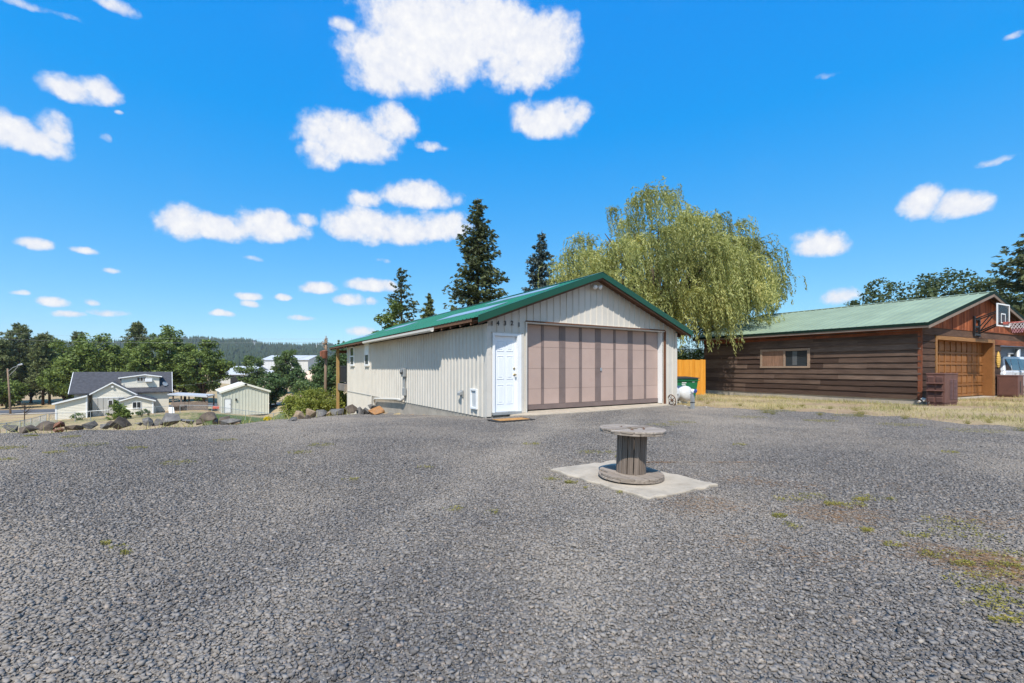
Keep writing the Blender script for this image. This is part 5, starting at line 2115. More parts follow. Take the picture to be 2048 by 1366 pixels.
RM = {'grey': rock_mat('grey_basalt', (.105, .10, .096), (.17, .16, .152), (.24, .222, .205)),
      'dark': rock_mat('dark_basalt', (.07, .067, .065), (.125, .118, .112), (.18, .16, .142)),
      'brown': rock_mat('brown_basalt', (.085, .068, .056), (.14, .112, .09), (.20, .158, .122)),
      'red': rock_mat('reddish_rock', (.16, .075, .05), (.24, .12, .08), (.20, .15, .125)),
      'tan': rock_mat('tan_rock', (.24, .165, .105), (.34, .25, .165), (.20, .15, .115)),
      'orange': rock_mat('orange_brown_rock', (.28, .135, .055), (.36, .185, .08), (.22, .15, .105)),
      'pale': M['stone_pale']}
BA = [  # px, y of the foot, width px, height px, kind, label
    (12, 868, 30, 17, 'dark', 'dark grey boulder at the left end of the boulder row'),
    (43, 869, 34, 15, 'brown', 'brown-grey boulder, second from the left end of the row'),
    (80, 864, 38, 18, 'brown', 'big dark brown boulder left of the two reddish stones'),
    (110, 859.5, 25, 13, 'red', 'reddish brown boulder lying on top of a smaller red stone'),
    (107, 864.5, 21, 8, 'red', 'small flat red stone under the reddish boulder'),
    (141, 861, 36, 10, 'brown', 'long low grey-brown rock right of the reddish stones'),
    (171, 858, 25, 14, 'dark', 'dark faceted boulder alone left of the tilted slabs'),
    (202, 857, 21, 11, 'grey', 'grey tilted slab leaning left of the big brown boulder'),
    (213, 855, 17, 12, 'brown', 'narrow brown slab touching the big brown boulder'),
    (231, 855, 40, 18, 'brown', 'large rounded brown boulder in front of the green conifer shrub'),
    (268, 853, 17, 8, 'grey', 'small pale grey stone just right of the conifer shrub'),
    (288, 851, 23, 15, 'grey', 'mid grey boulder below the twin house window'),
    (305, 852, 22, 12, 'grey', 'lumpy grey boulder between mid grey boulder and tall grey block'),
    (332, 851, 40, 21, 'grey', 'tall pale grey block with dark right face'),
    (366, 848.5, 40, 17, 'grey', 'flat topped slate grey slab in the row'),
    (391, 849, 20, 11, 'brown', 'small brown stone between flat slab and upright block'),
    (413, 848, 32, 24, 'brown', 'upright brown block with grey top, tallest in the row'),
    (425, 849, 15, 12, 'grey', 'small grey wedge leaning on the upright block'),
    (443, 848.5, 29, 15, 'brown', 'brown tilted slab right of the upright block'),
    (458, 850.5, 40, 12, 'grey', 'long low grey slab at the right end of the left row'),
    (470, 850.5, 14, 9, 'tan', 'small tan stone ending the left row'),
    (584, 844, 19, 8, 'dark', 'flat dark stone at the left end of the right group'),
    (597, 839, 26, 16, 'tan', 'pinkish tan boulder at the left of the right group'),
    (611, 840, 15, 9, 'brown', 'small dark brown stone between two tan boulders'),
    (620, 837, 26, 19, 'tan', 'tan upright boulder in the right group'),
    (638, 834, 26, 14, 'grey', 'grey sloping slab right of the tan upright boulder'),
    (655, 831, 14, 8, 'tan', 'small tan stone between two grey slabs'),
    (672, 831, 33, 12, 'grey', 'low wide grey boulder at the foot of the porch post'),
    (699, 830, 23, 19, 'brown', 'brown pointed boulder at the far left corner of the cream wall'),
    (716, 830, 22, 14, 'grey', 'grey rough boulder beside the brown pointed one'),
    (731, 830, 15, 13, 'dark', 'small dark boulder behind the orange-brown one'),
    (743, 822, 19, 14, 'grey', 'grey boulder resting against the wall above the orange-brown one'),
    (752, 831, 32, 18, 'orange', 'orange-brown boulder by the concrete foundation'),
]
for i, (px_, py_, w, h, kd, lab) in enumerate(BA):
    # distance where the ray meets the yard
    Yv = 6.0
    for k in range(600):
        p = at(px_, py_, Yv)
        if p.z <= float(gz(p.x, p.y)) - .02 or Yv > 22: break
        Yv += .03
    Yv = min(Yv, float(np.interp(px_, [0, 120, 240, 470, 560, 600, 700, 760], [8.5, 8.8, 9.2, 10.8, 12.2, 13.2, 16.3, 18.3])) + .15)
    p = at(px_, py_, Yv)
    s_ = Yv / FPX
    sz = (w * s_ * 1.05, w * s_ * random.uniform(.8, 1.0), h * s_ * 1.34)
    boulder('boulder', (p.x, p.y + .1, p.z + h * s_ * .44), sz, RM[kd], lab, 'boulder', 'boulders edging the gravel yard', 300 + i, rotz=random.uniform(-.3, .3))
cst = at(1848, 806, 16.3)
for i, (dx, dy, s_, lab) in enumerate(((0, 0, .30, 'largest pale stone heaped at the barn corner'), (-.26, -.1, .22, 'pale flat stone left of the heap at the barn corner'), (.16, -.12, .24, 'pale stone right in the heap at the barn corner'), (.02, -.22, .2, 'front pale stone in the heap at the barn corner'))):
    boulder('rubble_stone', (cst.x + dx, cst.y + dy, -.02 + (.1 if i == 0 else .04)), (s_, s_ * .8, s_ * .5), RM['pale'], lab, 'stone', 'pale stones at the barn corner', 500 + i)
for i, (px_, py_, Y_, lab) in enumerate(((1371, 814, 14.6, 'pale stone beside the rusty wheel and tanks'), (1409, 815, 14.2, 'flat white stone right of the standpipe'))):
    p = at(px_, py_, Y_)
    boulder('loose_stone', (p.x, p.y, -.02), (.20 if i == 0 else .42, .16, .10), RM['pale'], lab, 'stone', None, 520 + i)

# ------------------------------------------------------------------ the cream house in the valley
ho = at(112, 840, 59)
HO = Frame(ho, (.79, .61), (-.61, .79))
house = thing('farmhouse', 'cream lap sided house with dark shingle roof, dormer and lean-to in the valley', 'house', ho)


def lap_wall(mb, F, x0, x1, y, zb, topf, course=.2, out=.03):
    """front wall of overlapping boards; top given by a function of x"""
    zmax = max(topf(x0 + (x1 - x0) * k / 20) for k in range(21))
    z = zb
    while z < zmax:
        z1 = z + course
        # clip the course to the top line in short pieces
        n_ = 16
        for k in range(n_):
            a, b = x0 + (x1 - x0) * k / n_, x0 + (x1 - x0) * (k + 1) / n_
            ta, tb = min(z1, topf(a)), min(z1, topf(b))
            if ta <= z + .005 and tb <= z + .005: continue
            ta, tb = max(ta, z), max(tb, z)
            oa, ob = out * (1 - (ta - z) / course), out * (1 - (tb - z) / course)
            mb.quad(F.P(a, y - out, z), F.P(b, y - out, z), F.P(b, y - ob, tb), F.P(a, y - oa, ta))
            mb.quad(F.P(a, y, z), F.P(b, y, z), F.P(b, y - out, z), F.P(a, y - out, z))
        z = z1


def gable_block(parent, F, pl, pr, pa, plow, y0, depth, eave_py, apex_py, zb, wall, roof, trim, ov=.3, wallname='wall'):
    """front gable: px of left wall, right wall, apex; rows of eave and apex"""
    x0, x1, xa = F.x(pl, y0), F.x(pr, y0), F.x(pa, y0)
    ze = F.z(eave_py, (x0 + x1) / 2, y0)
    za = F.z(apex_py, xa, y0)
    def top(x):
        return ze + (za - ze) * (1 - abs(x - xa) / (max(xa - x0, x1 - xa)))
    mb = MB()
    lap_wall(mb, F, x0, x1, y0, zb, top)
    mb.fbox(F, x0, x1, y0 + .02, y0 + depth, zb, min(top(x0), top(x1)) - .02)
    mb.add([F.P(x0, y0 + depth, ze), F.P(x1, y0 + depth, ze), F.P(xa, y0 + depth, za)], [(0, 1, 2)])
    build(wallname, mb, wall, parent)
    sl = (za - ze) / max(xa - x0, x1 - xa)
    mb = MB()
    th = .14
    for sg, xe in ((-1, x0 - ov), (1, x1 + ov)):
        zz = za - sl * abs(xe - xa)
        mb.hexa([F.P(xe, y0 - ov, zz), F.P(xa, y0 - ov, za), F.P(xa, y0 + depth, za), F.P(xe, y0 + depth, zz),
                 F.P(xe, y0 - ov, zz + th), F.P(xa, y0 - ov, za + th), F.P(xa, y0 + depth, za + th), F.P(xe, y0 + depth, zz + th)])
    build('roof', mb, roof, parent)
    mb = MB()
    for sg, xe in ((-1, x0 - ov), (1, x1 + ov)):
        zz = za - sl * abs(xe - xa)
        mb.hexa([F.P(xe, y0 - ov - .05, zz - .08), F.P(xa, y0 - ov - .05, za - .08), F.P(xa, y0 - ov - .01, za - .08), F.P(xe, y0 - ov - .01, zz - .08),
                 F.P(xe, y0 - ov - .05, zz + .10), F.P(xa, y0 - ov - .05, za + .10), F.P(xa, y0 - ov - .01, za + .10), F.P(xe, y0 - ov - .01, zz + .10)])
    build('rake_board', mb, trim, parent)
    return x0, x1, xa, ze, za


def far_window(parent, F, pl, pr, pt, pb, y, panes=2, out=.06):
    x0, x1 = F.x(pl, y), F.x(pr, y)
    xm = (x0 + x1) / 2
    z1, z0 = F.z(pt, xm, y), F.z(pb, xm, y)
    t_ = .055
    mb = MB()
    mb.fbox(F, x0, x1, y - out, y - .005, z0, z0 + t_)
    mb.fbox(F, x0, x1, y - out, y - .005, z1 - t_, z1)
    w = (x1 - x0 - t_ * (panes + 1)) / panes
    for k in range(panes + 1):
        a = x0 + k * (w + t_)
        mb.fbox(F, a, a + t_, y - out, y - .005, z0 + t_, z1 - t_)
    o = build('window', mb, M['white'], parent)
    for k in range(panes):
        a = x0 + t_ + k * (w + t_)
        mb = MB()
        mb.fbox(F, a, a + w, y - out * .6, y - .004, z0 + t_, z1 - t_)
        build('pane', mb, M['glass'], o)
    return o


ZB = -1.2
# main roof and body
yE, yR = 3.2, 7.6
xl, xr = HO.x(137, yE), HO.x(344, yE + 1.5)
zE = HO.z(789.5, xl, yE)
zR = HO.z(745.7, (xl + xr) / 2, yR)
P = HO.P
mb = MB()
th = .16
mb.hexa([P(xl, yE, zE), P(xr, yE, zE), P(xr, yR, zR), P(xl, yR, zR), P(xl, yE, zE + th), P(xr, yE, zE + th), P(xr, yR, zR + th), P(xl, yR, zR + th)])
mb.hexa([P(xl, yR, zR), P(xr, yR, zR), P(xr, 2 * yR - yE, zE), P(xl, 2 * yR - yE, zE), P(xl, yR, zR + th), P(xr, yR, zR + th), P(xr, 2 * yR - yE, zE + th), P(xl, 2 * yR - yE, zE + th)])
build('main_roof', mb, M['shingle'], house)
mb = MB()
mb.fbox(HO, xl + .5, xr - .4, yE + .5, 2 * yR - yE - .5, ZB, zE + .3)
for x in (xl + .5, xr - .4):
    mb.add([P(x, yE + .5, zE + .3), P(x, 2 * yR - yE - .5, zE + .3), P(x, yR, zR - .05)], [(0, 1, 2)])
build('wall', mb, M['cream_house'], house)
for (x, s_) in ((xl, -1), (xr, 1)):
    for (ya, za_, yb, zb_) in ((yE, zE, yR, zR), (2 * yR - yE, zE, yR, zR)):
        mb = MB()
        mb.beam(P(x + s_ * .03, ya, za_ + .04), P(x + s_ * .03, yb, zb_ + .04), .06, .22)
        build('rake_board', mb, M['white'], house)
# lean-to
x0, x1 = HO.x(112, 0), HO.x(173, 0)
zl, zr = HO.z(806.5, x0, 0), HO.z(792, x1, 0)
mb = MB()
lap_wall(mb, HO, x0, x1, 0, ZB, lambda x: zl + (zr - zl) * (x - x0) / (x1 - x0))
mb.hexa([P(x0, .02, ZB), P(x1, .02, ZB), P(x1, 3.4, ZB), P(x0, 3.4, ZB), P(x0, .02, zl - .02), P(x1, .02, zr - .02), P(x1, 3.4, zr - .02), P(x0, 3.4, zl - .02)])
build('lean_to_wall', mb, M['cream_house'], house)
mb = MB()
dx = .35
sl = (zr - zl) / (x1 - x0)
mb.hexa([P(x0 - dx, -.3, zl - sl * dx), P(x1 + .1, -.3, zr + sl * .1), P(x1 + .1, 3.6, zr + sl * .1), P(x0 - dx, 3.6, zl - sl * dx), P(x0 - dx, -.3, zl - sl * dx + .12), P(x1 + .1, -.3, zr + sl * .1 + .12), P(x1 + .1, 3.6, zr + sl * .1 + .12), P(x0 - dx, 3.6, zl - sl * dx + .12)])
build('lean_to_roof', mb, M['shingle'], house)
mb = MB()
mb.hexa([P(x0 - dx, -.35, zl - sl * dx - .10), P(x1 + .1, -.35, zr + sl * .1 - .10), P(x1 + .1, -.31, zr + sl * .1 - .10), P(x0 - dx, -.31, zl - sl * dx - .10), P(x0 - dx, -.35, zl - sl * dx + .10), P(x1 + .1, -.35, zr + sl * .1 + .10), P(x1 + .1, -.31, zr + sl * .1 + .10), P(x0 - dx, -.31, zl - sl * dx + .10)])
build('rake_board', mb, M['white'], house)
for x in (x0, x1):
    mb = MB()
    mb.fbox(HO, x - .08, x + .08, -.05, .1, ZB, (zl if x == x0 else zr) - .12)
    build('corner_trim', mb, M['white'], house)
# centre gable with grey panels below
g = gable_block(house, HO, 185, 270, 225, 0, 1.5, 5.4, 788.5, 765.5, ZB, M['cream_house'], M['shingle'], M['white'], .3)
xa_, xb_ = HO.x(185, 1.4), HO.x(238, 1.4)
zt_ = HO.z(797, xa_, 1.4)
w_ = (xb_ - xa_) / 5
for k in range(5):
    mb = MB()
    mb.fbox(HO, xa_ + k * w_ + .03, xa_ + (k + 1) * w_ - .03, 1.40, 1.46, ZB, zt_)
    build('wall_panel', mb, M['house_panel'], house)
mb = MB()
mb.fbox(HO, xa_, xb_ + .5, 1.38, 1.46, zt_ + .005, zt_ + .10)
build('panel_trim', mb, M['white'], house)
far_window(house, HO, 216, 235, 800, 813, 1.39)
mb = MB()
xf = HO.x(225, 1.4)
mb.fbox(HO, xf - .12, xf + .12, 1.2, 1.42, HO.z(775, xf, 1.4), HO.z(772, xf, 1.4))
build('wall_lamp', mb, M['white'], house)
# right front gable
g2 = gable_block(house, HO, 238, 306.5, 272, 0, -.9, 4.6, 801.5, 792.5, ZB, M['cream_house'], M['shingle'], M['white'], .3)
far_window(house, HO, 264.5, 282.5, 803.5, 818, -.93)
for x in (g2[0] + .05, g2[1] - .05):
    mb = MB()
    mb.fbox(HO, x - .08, x + .08, -.96, -.8, ZB, g2[3] - .05)
    build('corner_trim', mb, M['white'], house)
# dormer
x0, x1, xa = HO.x(243, 4.2), HO.x(318.5, 4.2), HO.x(290, 4.2)
zb_, ze_, za_ = HO.z(783, x1, 4.2), HO.z(755, x1, 4.2), HO.z(749.5, xa, 4.2)
mb = MB()
lap_wall(mb, HO, x0, x1, 4.2, zb_ - .3, lambda x: ze_ + (za_ - ze_) * (1 - abs(x - xa) / (xa - x0)))
mb.fbox(HO, x0, x1, 4.22, 7.4, zb_ - .6, ze_ - .1)
build('dormer_wall', mb, M['cream_house'], house)
mb, mt_ = MB(), MB()
for xe in (x0 - .35, x1 + .35):
    s_ = (za_ - ze_) / (xa - x0)
    zz = za_ - s_ * abs(xe - xa)
    mb.hexa([P(xe, 3.9, zz), P(xa, 3.9, za_), P(xa, 8.2, za_), P(xe, 8.2, zz), P(xe, 3.9, zz + .1), P(xa, 3.9, za_ + .1), P(xa, 8.2, za_ + .1), P(xe, 8.2, zz + .1)])
    mt_.hexa([P(xe, 3.85, zz - .06), P(xa, 3.85, za_ - .06), P(xa, 3.89, za_ - .06), P(xe, 3.89, zz - .06), P(xe, 3.85, zz + .09), P(xa, 3.85, za_ + .09), P(xa, 3.89, za_ + .09), P(xe, 3.89, zz + .09)])
build('dormer_roof', mb, M['shingle'], house)
build('dormer_trim', mt_, M['white'], house)
far_window(house, HO, 273.5, 293, 754, 763, 4.16, 3)
mb = MB()
xf = HO.x(297, 4.1)
mb.fbox(HO, xf - .42, xf + .45, 3.6, 4.15, HO.z(763.5, xf, 4.1), HO.z(757, xf, 4.1))
build('window_air_conditioner', mb, M['white'], house, bevel=.03)
mb = MB()
xv = HO.x(248, 3)
mb.tube([P(xv, 3.0, HO.z(774, xv, 3)), P(xv, 3.0, HO.z(767, xv, 3))], .06)
build('vent_pipe', mb, M['galv'], house)
xs_ = xr - .9
mb = MB()
mb.lathe(P(xs_, 4.3, HO.z(768, xs_, 4.3)), (HO.f * .6 - HO.b + Vector((0, 0, .5))), [(0, .05), (.08, .25), (.1, .36), (.12, .36)], 14)
mb.tube([P(xs_, 4.4, HO.z(775, xs_, 4.3)), P(xs_, 4.4, HO.z(768, xs_, 4.3))], .03)
build('satellite_dish', mb, M['grey_metal'], house)

# fenced patio with white roof
pa_ = at(340, 823, 68)
PF = Frame(pa_, (.95, .31), (-.31, .95))
patio = thing('patio_cover', 'white roofed patio cover with old grey board fence right of the cream house', 'patio cover', pa_)
xL, xR = PF.x(337, 0), PF.x(416, 0)
zT = PF.z(790, xR, 0)
mb = MB()
P = PF.P
mb.hexa([P(xL, -.4, zT + .1), P(xR, -.4, zT - .35), P(xR, 3.5, zT - .30), P(xL, 3.5, zT + .15), P(xL, -.4, zT + .28), P(xR, -.4, zT - .12), P(xR, 3.5, zT - .07), P(xL, 3.5, zT + .33)])
build('roof', mb, M['far_roof'], patio)
for px_ in (346, 362, 414):
    x = PF.x(px_, 0)
    for yy in (0, 3.2):
        mb = MB()
        mb.fbox(PF, x - .08, x + .08, yy, yy + .16, -1.2, zT)
        build('post', mb, M['grey_fence'], patio)
mb = MB()
x = xL + .6
zf = PF.z(803, xR, 0)
rr = random.Random(4)
while x < xR - .1:
    h = zf + rr.uniform(-.06, .06)
    mb.fbox(PF, x, x + .15, -.10 + rr.uniform(-.01, .01), -.06, -1.2, h)
    x += .185
build('board_fence', mb, M['grey_fence'], patio)
mb = MB()
mb.fbox(PF, xL + .5, xL + 2.2, -.5, -.12, PF.z(814, xL, 0), PF.z(812, xL, 0))
mb.fbox(PF, xL + .5, xL + 2.2, -.5, -.46, PF.z(814, xL, 0), PF.z(804, xL, 0))
build('planter_shelf', mb, M['grey_fence'], patio)
# leaning white sheet and red lawn tractor
lp = at(344, 829, 63)
mb = MB()
LF = Frame(lp, (.9, .4), (-.4, .9))
mb.hexa([LF.P(-.35, 0, -.3), LF.P(.35, 0, -.3), LF.P(.35, .08, -.3), LF.P(-.35, .08, -.3), LF.P(-.5, .4, 1.0), LF.P(.1, .4, 1.0), LF.P(.1, .48, 1.0), LF.P(-.5, .48, 1.0)])
o = build('leaning_sheet', mb, M['white'], origin=lp, bevel=.03)
tag(o, 'white sheet leaning at the left end of the grey patio fence', 'sheet')
tp = at(435, 821.5, 70)
trac = thing('lawn_tractor', 'red lawn tractor parked left of the pale sage shed', 'lawn tractor', tp)
TF = Frame(tp, (.93, .37), (-.37, .93))
mb = MB()
mb.fbox(TF, -.6, .35, -.3, .3, .30, .72)
mb.fbox(TF, .35, .9, -.4, .4, .28, .45)
mb.fbox(TF, .55, .95, -.42, .42, .45, .6)
build('tractor_body', mb, M['kayak'], trac, bevel=.08)
mb = MB()
mb.fbox(TF, .45, .75, -.2, .2, .6, .7)
mb.fbox(TF, .72, .80, -.2, .2, .7, 1.05)
build('seat', mb, M['black'], trac, bevel=.03)
for (x, r_) in ((-.4, .22), (.6, .30)):
    for yy in (-.5, .35):
        mb = MB()
        mb.lathe(TF.P(x, yy, r_ - .1), TF.b, [(0, r_), (.16, r_)], 14)
        build('wheel', mb, M['tyre'], trac)
mb = MB()
mb.tube([TF.P(.1, 0, .7), TF.P(.28, 0, .98)], .02)
mb.torus(TF.P(.28, 0, .98), (.5, 0, .8), .16, .015, 14, 5)
build('steering_wheel', mb, M['black'], trac)

# the pale shed
so = at(443, 821.8, 66)
SF = Frame(so, (.80, .60), (-.60, .80))
shed = thing('metal_shed', 'pale sage steel shed with cream roof edge and small white door', 'shed', so)
x1 = SF.x(537, 0)
xa = SF.x(490, 0)
xa = x1 * .5
ze, za = SF.z(783.5, 0, 0), SF.z(767.5, xa, 0)
P = SF.P
shtop = lambda x: ze + (za - ze) * (1 - abs(x - xa) / xa) - .02
mb = MB()
corr_wall(mb, lambda x, d_, z: SF.P(x, -d_, z), 0, x1, [(0, x1, -.8, shtop)], pitch=.42, depth=.05, half=.05, top=.025)
mb.fbox(SF, .02, x1 - .02, .02, 9, -.8, ze - .1)
build('wall', mb, M['shed_wall'], shed)
mb = MB()
for xe in (-.25, x1 + .25):
    zz = za - (za - ze) / xa * abs(xe - xa)
    mb.hexa([P(xe, -.25, zz), P(xa, -.25, za), P(xa, 9.2, za), P(xe, 9.2, zz), P(xe, -.25, zz + .08), P(xa, -.25, za + .08), P(xa, 9.2, za + .08), P(xe, 9.2, zz + .08)])
build('roof', mb, M['shed_roof'], shed)
for xe in (-.27, x1 + .27):
    mb = MB()
    zz = za - (za - ze) / xa * abs(xe - xa)
    mb.hexa([P(xe, -.30, zz - .18), P(xa, -.30, za - .18), P(xa, -.26, za - .18), P(xe, -.26, zz - .18), P(xe, -.30, zz + .10), P(xa, -.30, za + .10), P(xa, -.26, za + .10), P(xe, -.26, zz + .10)])
    build('rake_trim', mb, M['shed_roof'], shed)
xd0, xd1 = SF.x(448, 0), SF.x(462.5, 0)
zd = SF.z(797.5, xd0, 0)
mb = MB()
mb.fbox(SF, xd0, xd0 + .1, -.09, -.055, -.3, zd)
mb.fbox(SF, xd1 - .1, xd1, -.09, -.055, -.3, zd)
mb.fbox(SF, xd0 + .1, xd1 - .1, -.09, -.055, zd - .1, zd)
build('door_frame', mb, M['grey_metal'], shed)
mb = MB()
mb.fbox(SF, xd0 + .1, xd1 - .1, -.075, -.052, -.3, zd - .1)
dd_ = build('door', mb, M['white'], shed)
mb = MB()
mb.fbox(SF, xd1 - .22, xd1 - .15, -.12, -.076, .9, 1.0)
build('door_handle', mb, M['galv'], dd_)
for x in (.0, x1):
    mb = MB()
    mb.fbox(SF, x - .06, x + .06, -.065, .06, -.8, ze - .15)
    build('corner_trim', mb, M['shed_roof'], shed)
mb = MB()
xw = SF.x(472, 0)
mb.fbox(SF, xw - .1, xw + .1, -.2, -.05, SF.z(801, xw, 0), SF.z(797, xw, 0))
build('wall_lamp', mb, M['black'], shed)
mb = MB()
mb.fbox(SF, xa - .15, xa + .15, -.33, -.31, za - .2, za + .02)
build('apex_vent', mb, M['dark'], shed)

# far steel buildings
def warehouse(px0, px1, pt, pr, pb, Y, dep, lab, open_=None):
    o_ = at(px0, pb, Y)
    F_ = Frame(o_, (1, .05), (-.05, 1))
    t = thing('warehouse', lab, 'warehouse', o_, None)
    x1 = F_.x(px1, 0)
    ze, zr = F_.z(pr, 0, 0), F_.z(pt, 0, dep / 2)
    mb = MB()
    mb.fbox(F_, 0, x1, 0, dep, -3, ze)
    for x in (0, x1):
        mb.add([F_.P(x, 0, ze), F_.P(x, dep, ze), F_.P(x, dep / 2, zr)], [(0, 1, 2)])
    for k in range(int(x1 / 1.2)):
        mb.fbox(F_, k * 1.2, k * 1.2 + .12, -.06, .01, -3, ze)
    build('wall', mb, M['far_wall'], t)
    mb = MB()
    for (ya, yb) in ((-.5, dep / 2), (dep + .5, dep / 2)):
        zz = ze - (zr - ze) * .5 / (dep / 2)
        mb.hexa([F_.P(-.5, ya, zz), F_.P(x1 + .5, ya, zz), F_.P(x1 + .5, yb, zr), F_.P(-.5, yb, zr), F_.P(-.5, ya, zz + .2), F_.P(x1 + .5, ya, zz + .2), F_.P(x1 + .5, yb, zr + .2), F_.P(-.5, yb, zr + .2)])
    build('roof', mb, M['far_roof'], t)
    if open_:
        mb = MB()
        xa, xb = F_.x(open_[0], 0), F_.x(open_[1], 0)
        mb.fbox(F_, xa, xb, -.12, -.07, -2.5, F_.z(open_[2], xa, 0))
        build('bay_shade', mb, M['dark'], t)  # dark sheet on the wall painted as the bay's shade, no opening cut


warehouse(525, 616, 711.5, 719.5, 756, 190, 18, 'tall grey steel warehouse with shiny roof beyond the field')
warehouse(436, 492, 733, 749, 764, 170, 22, 'low grey steel shed with a dark open bay at the far left', (461, 481, 751))
warehouse(498, 560, 742, 750, 762, 175, 16, 'low pale steel building in front of the tall warehouse')
cpz = at(627, 757, 160)
mb = MB()
prof = [(0, 6.0), (.9, 5.2), (2.2, 3.3), (3.3, 1.3), (3.9, .2)]
mb.lathe((cpz.x, cpz.y, cpz.z - .5), (0, 0, 1), prof, 18)
for i, v in enumerate(mb.v):
    mb.v[i] = (v[0] + random.uniform(-.3, .3), v[1], v[2] + random.uniform(-.2, .25))
o = build('chip_pile', mb, M['chips'], origin=cpz, smooth=True)
tag(o, 'pale heap of wood chips beside the tall warehouse', 'chip pile')

# houses along the far ridge
for i in range(14):
    azm = math.atan2((random.uniform(470, 655) - CXP) / FPX, 1)
    r_ = random.uniform(1500, 1800)
    zz = float(hill_h(np.array([azm]), np.array([r_]))[0])
    c = Vector((r_ * math.sin(azm), r_ * math.cos(azm), zz + 4))
    t = thing('ridge_house', 'tiny pale house among pines on the distant ridge', 'house', c, 'houses on the distant ridge')
    F_ = Frame(c, (.85, -.5), (.5, .85))
    mb = MB()
    w_, d_, h_ = random.uniform(10, 18), 9, random.uniform(5, 8)
    mb.fbox(F_, -w_ / 2, w_ / 2, 0, d_, -8, h_)
    build('wall', mb, M['white'] if i % 3 else M['far_wall'], t)
    mb = MB()
    mb.prism([F_.P(-w_ / 2 - .6, -.8, h_), F_.P(-w_ / 2 - .6, d_ / 2, h_ + 3), F_.P(-w_ / 2 - .6, d_ + .8, h_)], F_.f * (w_ + 1.2))
    build('roof', mb, M['far_roof'] if i % 2 else M['shingle'], t)

# ------------------------------------------------------------------ poles, wires, fences
lp = at(22, 829, 72)
lamp = thing('street_lamp', 'leaning wooden street lamp pole by the valley road', 'street lamp', lp)
top = at(15, 737, 72)
mb = MB()
mb.tube([lp - Vector((0, 0, 1.5)), lp.lerp(top, .5), top], [.14, .12, .10], 10)
build('pole', mb, M['pole_wood'], lamp, smooth=True)
a1, a2 = at(17, 744, 72), at(39, 730.5, 71)
mb = MB()
mb.tube([at(16, 743, 72), at(26, 735, 71.6), a2], .045, 6)
mb.tube([at(18, 751, 72), at(28, 742, 71.6), at(36, 733, 71.2)], .045, 6)
build('lamp_arm', mb, M['galv'], lamp)
mb = MB()
mb.lathe(a2 + Vector((-.3, 0, -.02)), (1, 0, .25), [(0, .06), (.2, .16), (.7, .14), (.85, .04)], 10)
build('lamp_head', mb, M['galv'], lamp, smooth=True)

ub = at(650, 822, 34)
ub.z = Tz(ub.x, ub.y) - .2
ut = at(652, 677, 34)
upole = thing('utility_pole', 'wooden utility pole with rusty transformer rising out of the shrubs', 'utility pole', ub)
mb = MB()
mb.tube([ub, ub.lerp(ut, .5), ut], [.125, .105, .09], 10)
build('pole', mb, M['pole_wood'], upole, smooth=True)
tc_ = at(650.5, 717, 33.75)
mb = MB()
mb.lathe(tc_ + Vector((-.02, -.05, 0)), (0, 0, 1), [(0, .17), (.05, .2), (.50, .2), (.54, .22), (.58, .22), (.62, .1)], 16)
tr_ = build('transformer', mb, M['rust_red'], upole, smooth=True)
mb = MB()
mb.lathe(tc_ + Vector((-.32, .05, .15)), (0, 0, 1), [(0, .10), (.40, .10)], 12)
build('side_can', mb, M['rust_red'], tr_)
mb = MB()
mb.beam(at(645, 688, 33.9), at(655, 684, 33.9), .09, .11)
mb.beam(at(646, 692, 33.9), at(652, 700, 33.9), .05, .05)
build('crossarm', mb, M['pole_wood'], upole)
for px_, py_ in ((645.5, 687), (649, 684), (654.5, 681), (652, 676.5)):
    mb = MB()
    mb.lathe(at(px_, py_ + 1, 33.9), (0, 0, 1), [(0, .05), (.08, .06), (.14, .04), (.2, .05), (.24, .02)], 8)
    build('insulator', mb, M['grey_metal'], upole)


def wire(p0, p1, sag, r, lab, grp='overhead wires across the valley'):
    pts_ = []
    for k in range(15):
        t_ = k / 14
        p = p0.lerp(p1, t_)
        p.z -= sag * 4 * t_ * (1 - t_)
        pts_.append(p)
    mb = MB()
    mb.tube(pts_, r, 4)
    o = build('overhead_wire', mb, M['wire'], origin=p0)
    tag(o, lab, 'wire', grp)


wire(at(-140, 664, 95), at(645.5, 684, 34), .8, .008, 'thin overhead wire crossing in front of the left maples, lower of the pair')
wire(at(-140, 650, 95), at(654.5, 678, 34), .8, .007, 'thin overhead wire against the sky above the left maples, upper of the pair')
wire(at(340, 772, 62), at(652, 700, 34), .6, .006, 'service wire running from the cream house roof towards the utility pole')


def chain_fence(pts_, lab):
    p0 = pts_[0]
    t = thing('chain_fence', lab, 'fence', p0)
    H_ = 1.15
    for i, p in enumerate(pts_):
        mb = MB()
        mb.tube([p - Vector((0, 0, .4)), p + Vector((0, 0, H_ + .05))], .034, 6)
        build('fence_post', mb, M['galv'], t)
    mb = MB()
    for i in range(len(pts_) - 1):
        mb.tube([pts_[i] + Vector((0, 0, H_)), pts_[i + 1] + Vector((0, 0, H_))], .024, 5)
    build('top_rail', mb, M['galv'], t)
    mb = MB()
    for i in range(len(pts_) - 1):
        a, b = pts_[i], pts_[i + 1]
        L_ = (b - a).length
        n_ = int(L_ / .22)
        for k in range(n_):
            for (k0, k1) in ((k, k + 5), (k + 5, k)):
                t0, t1 = k0 / n_, k1 / n_
                if max(t0, t1) > 1: continue
                q0, q1 = a.lerp(b, t0), a.lerp(b, t1) + Vector((0, 0, H_))
                mb.beam(q0, q1, .006, .006)
    o = build('wire_mesh', mb, M['galv'], t)
    o['kind'] = 'stuff'


def fpt(px_, Y):
    x = (px_ - CXP) / FPX * Y
    return Vector((x, Y, Tz(x, Y)))


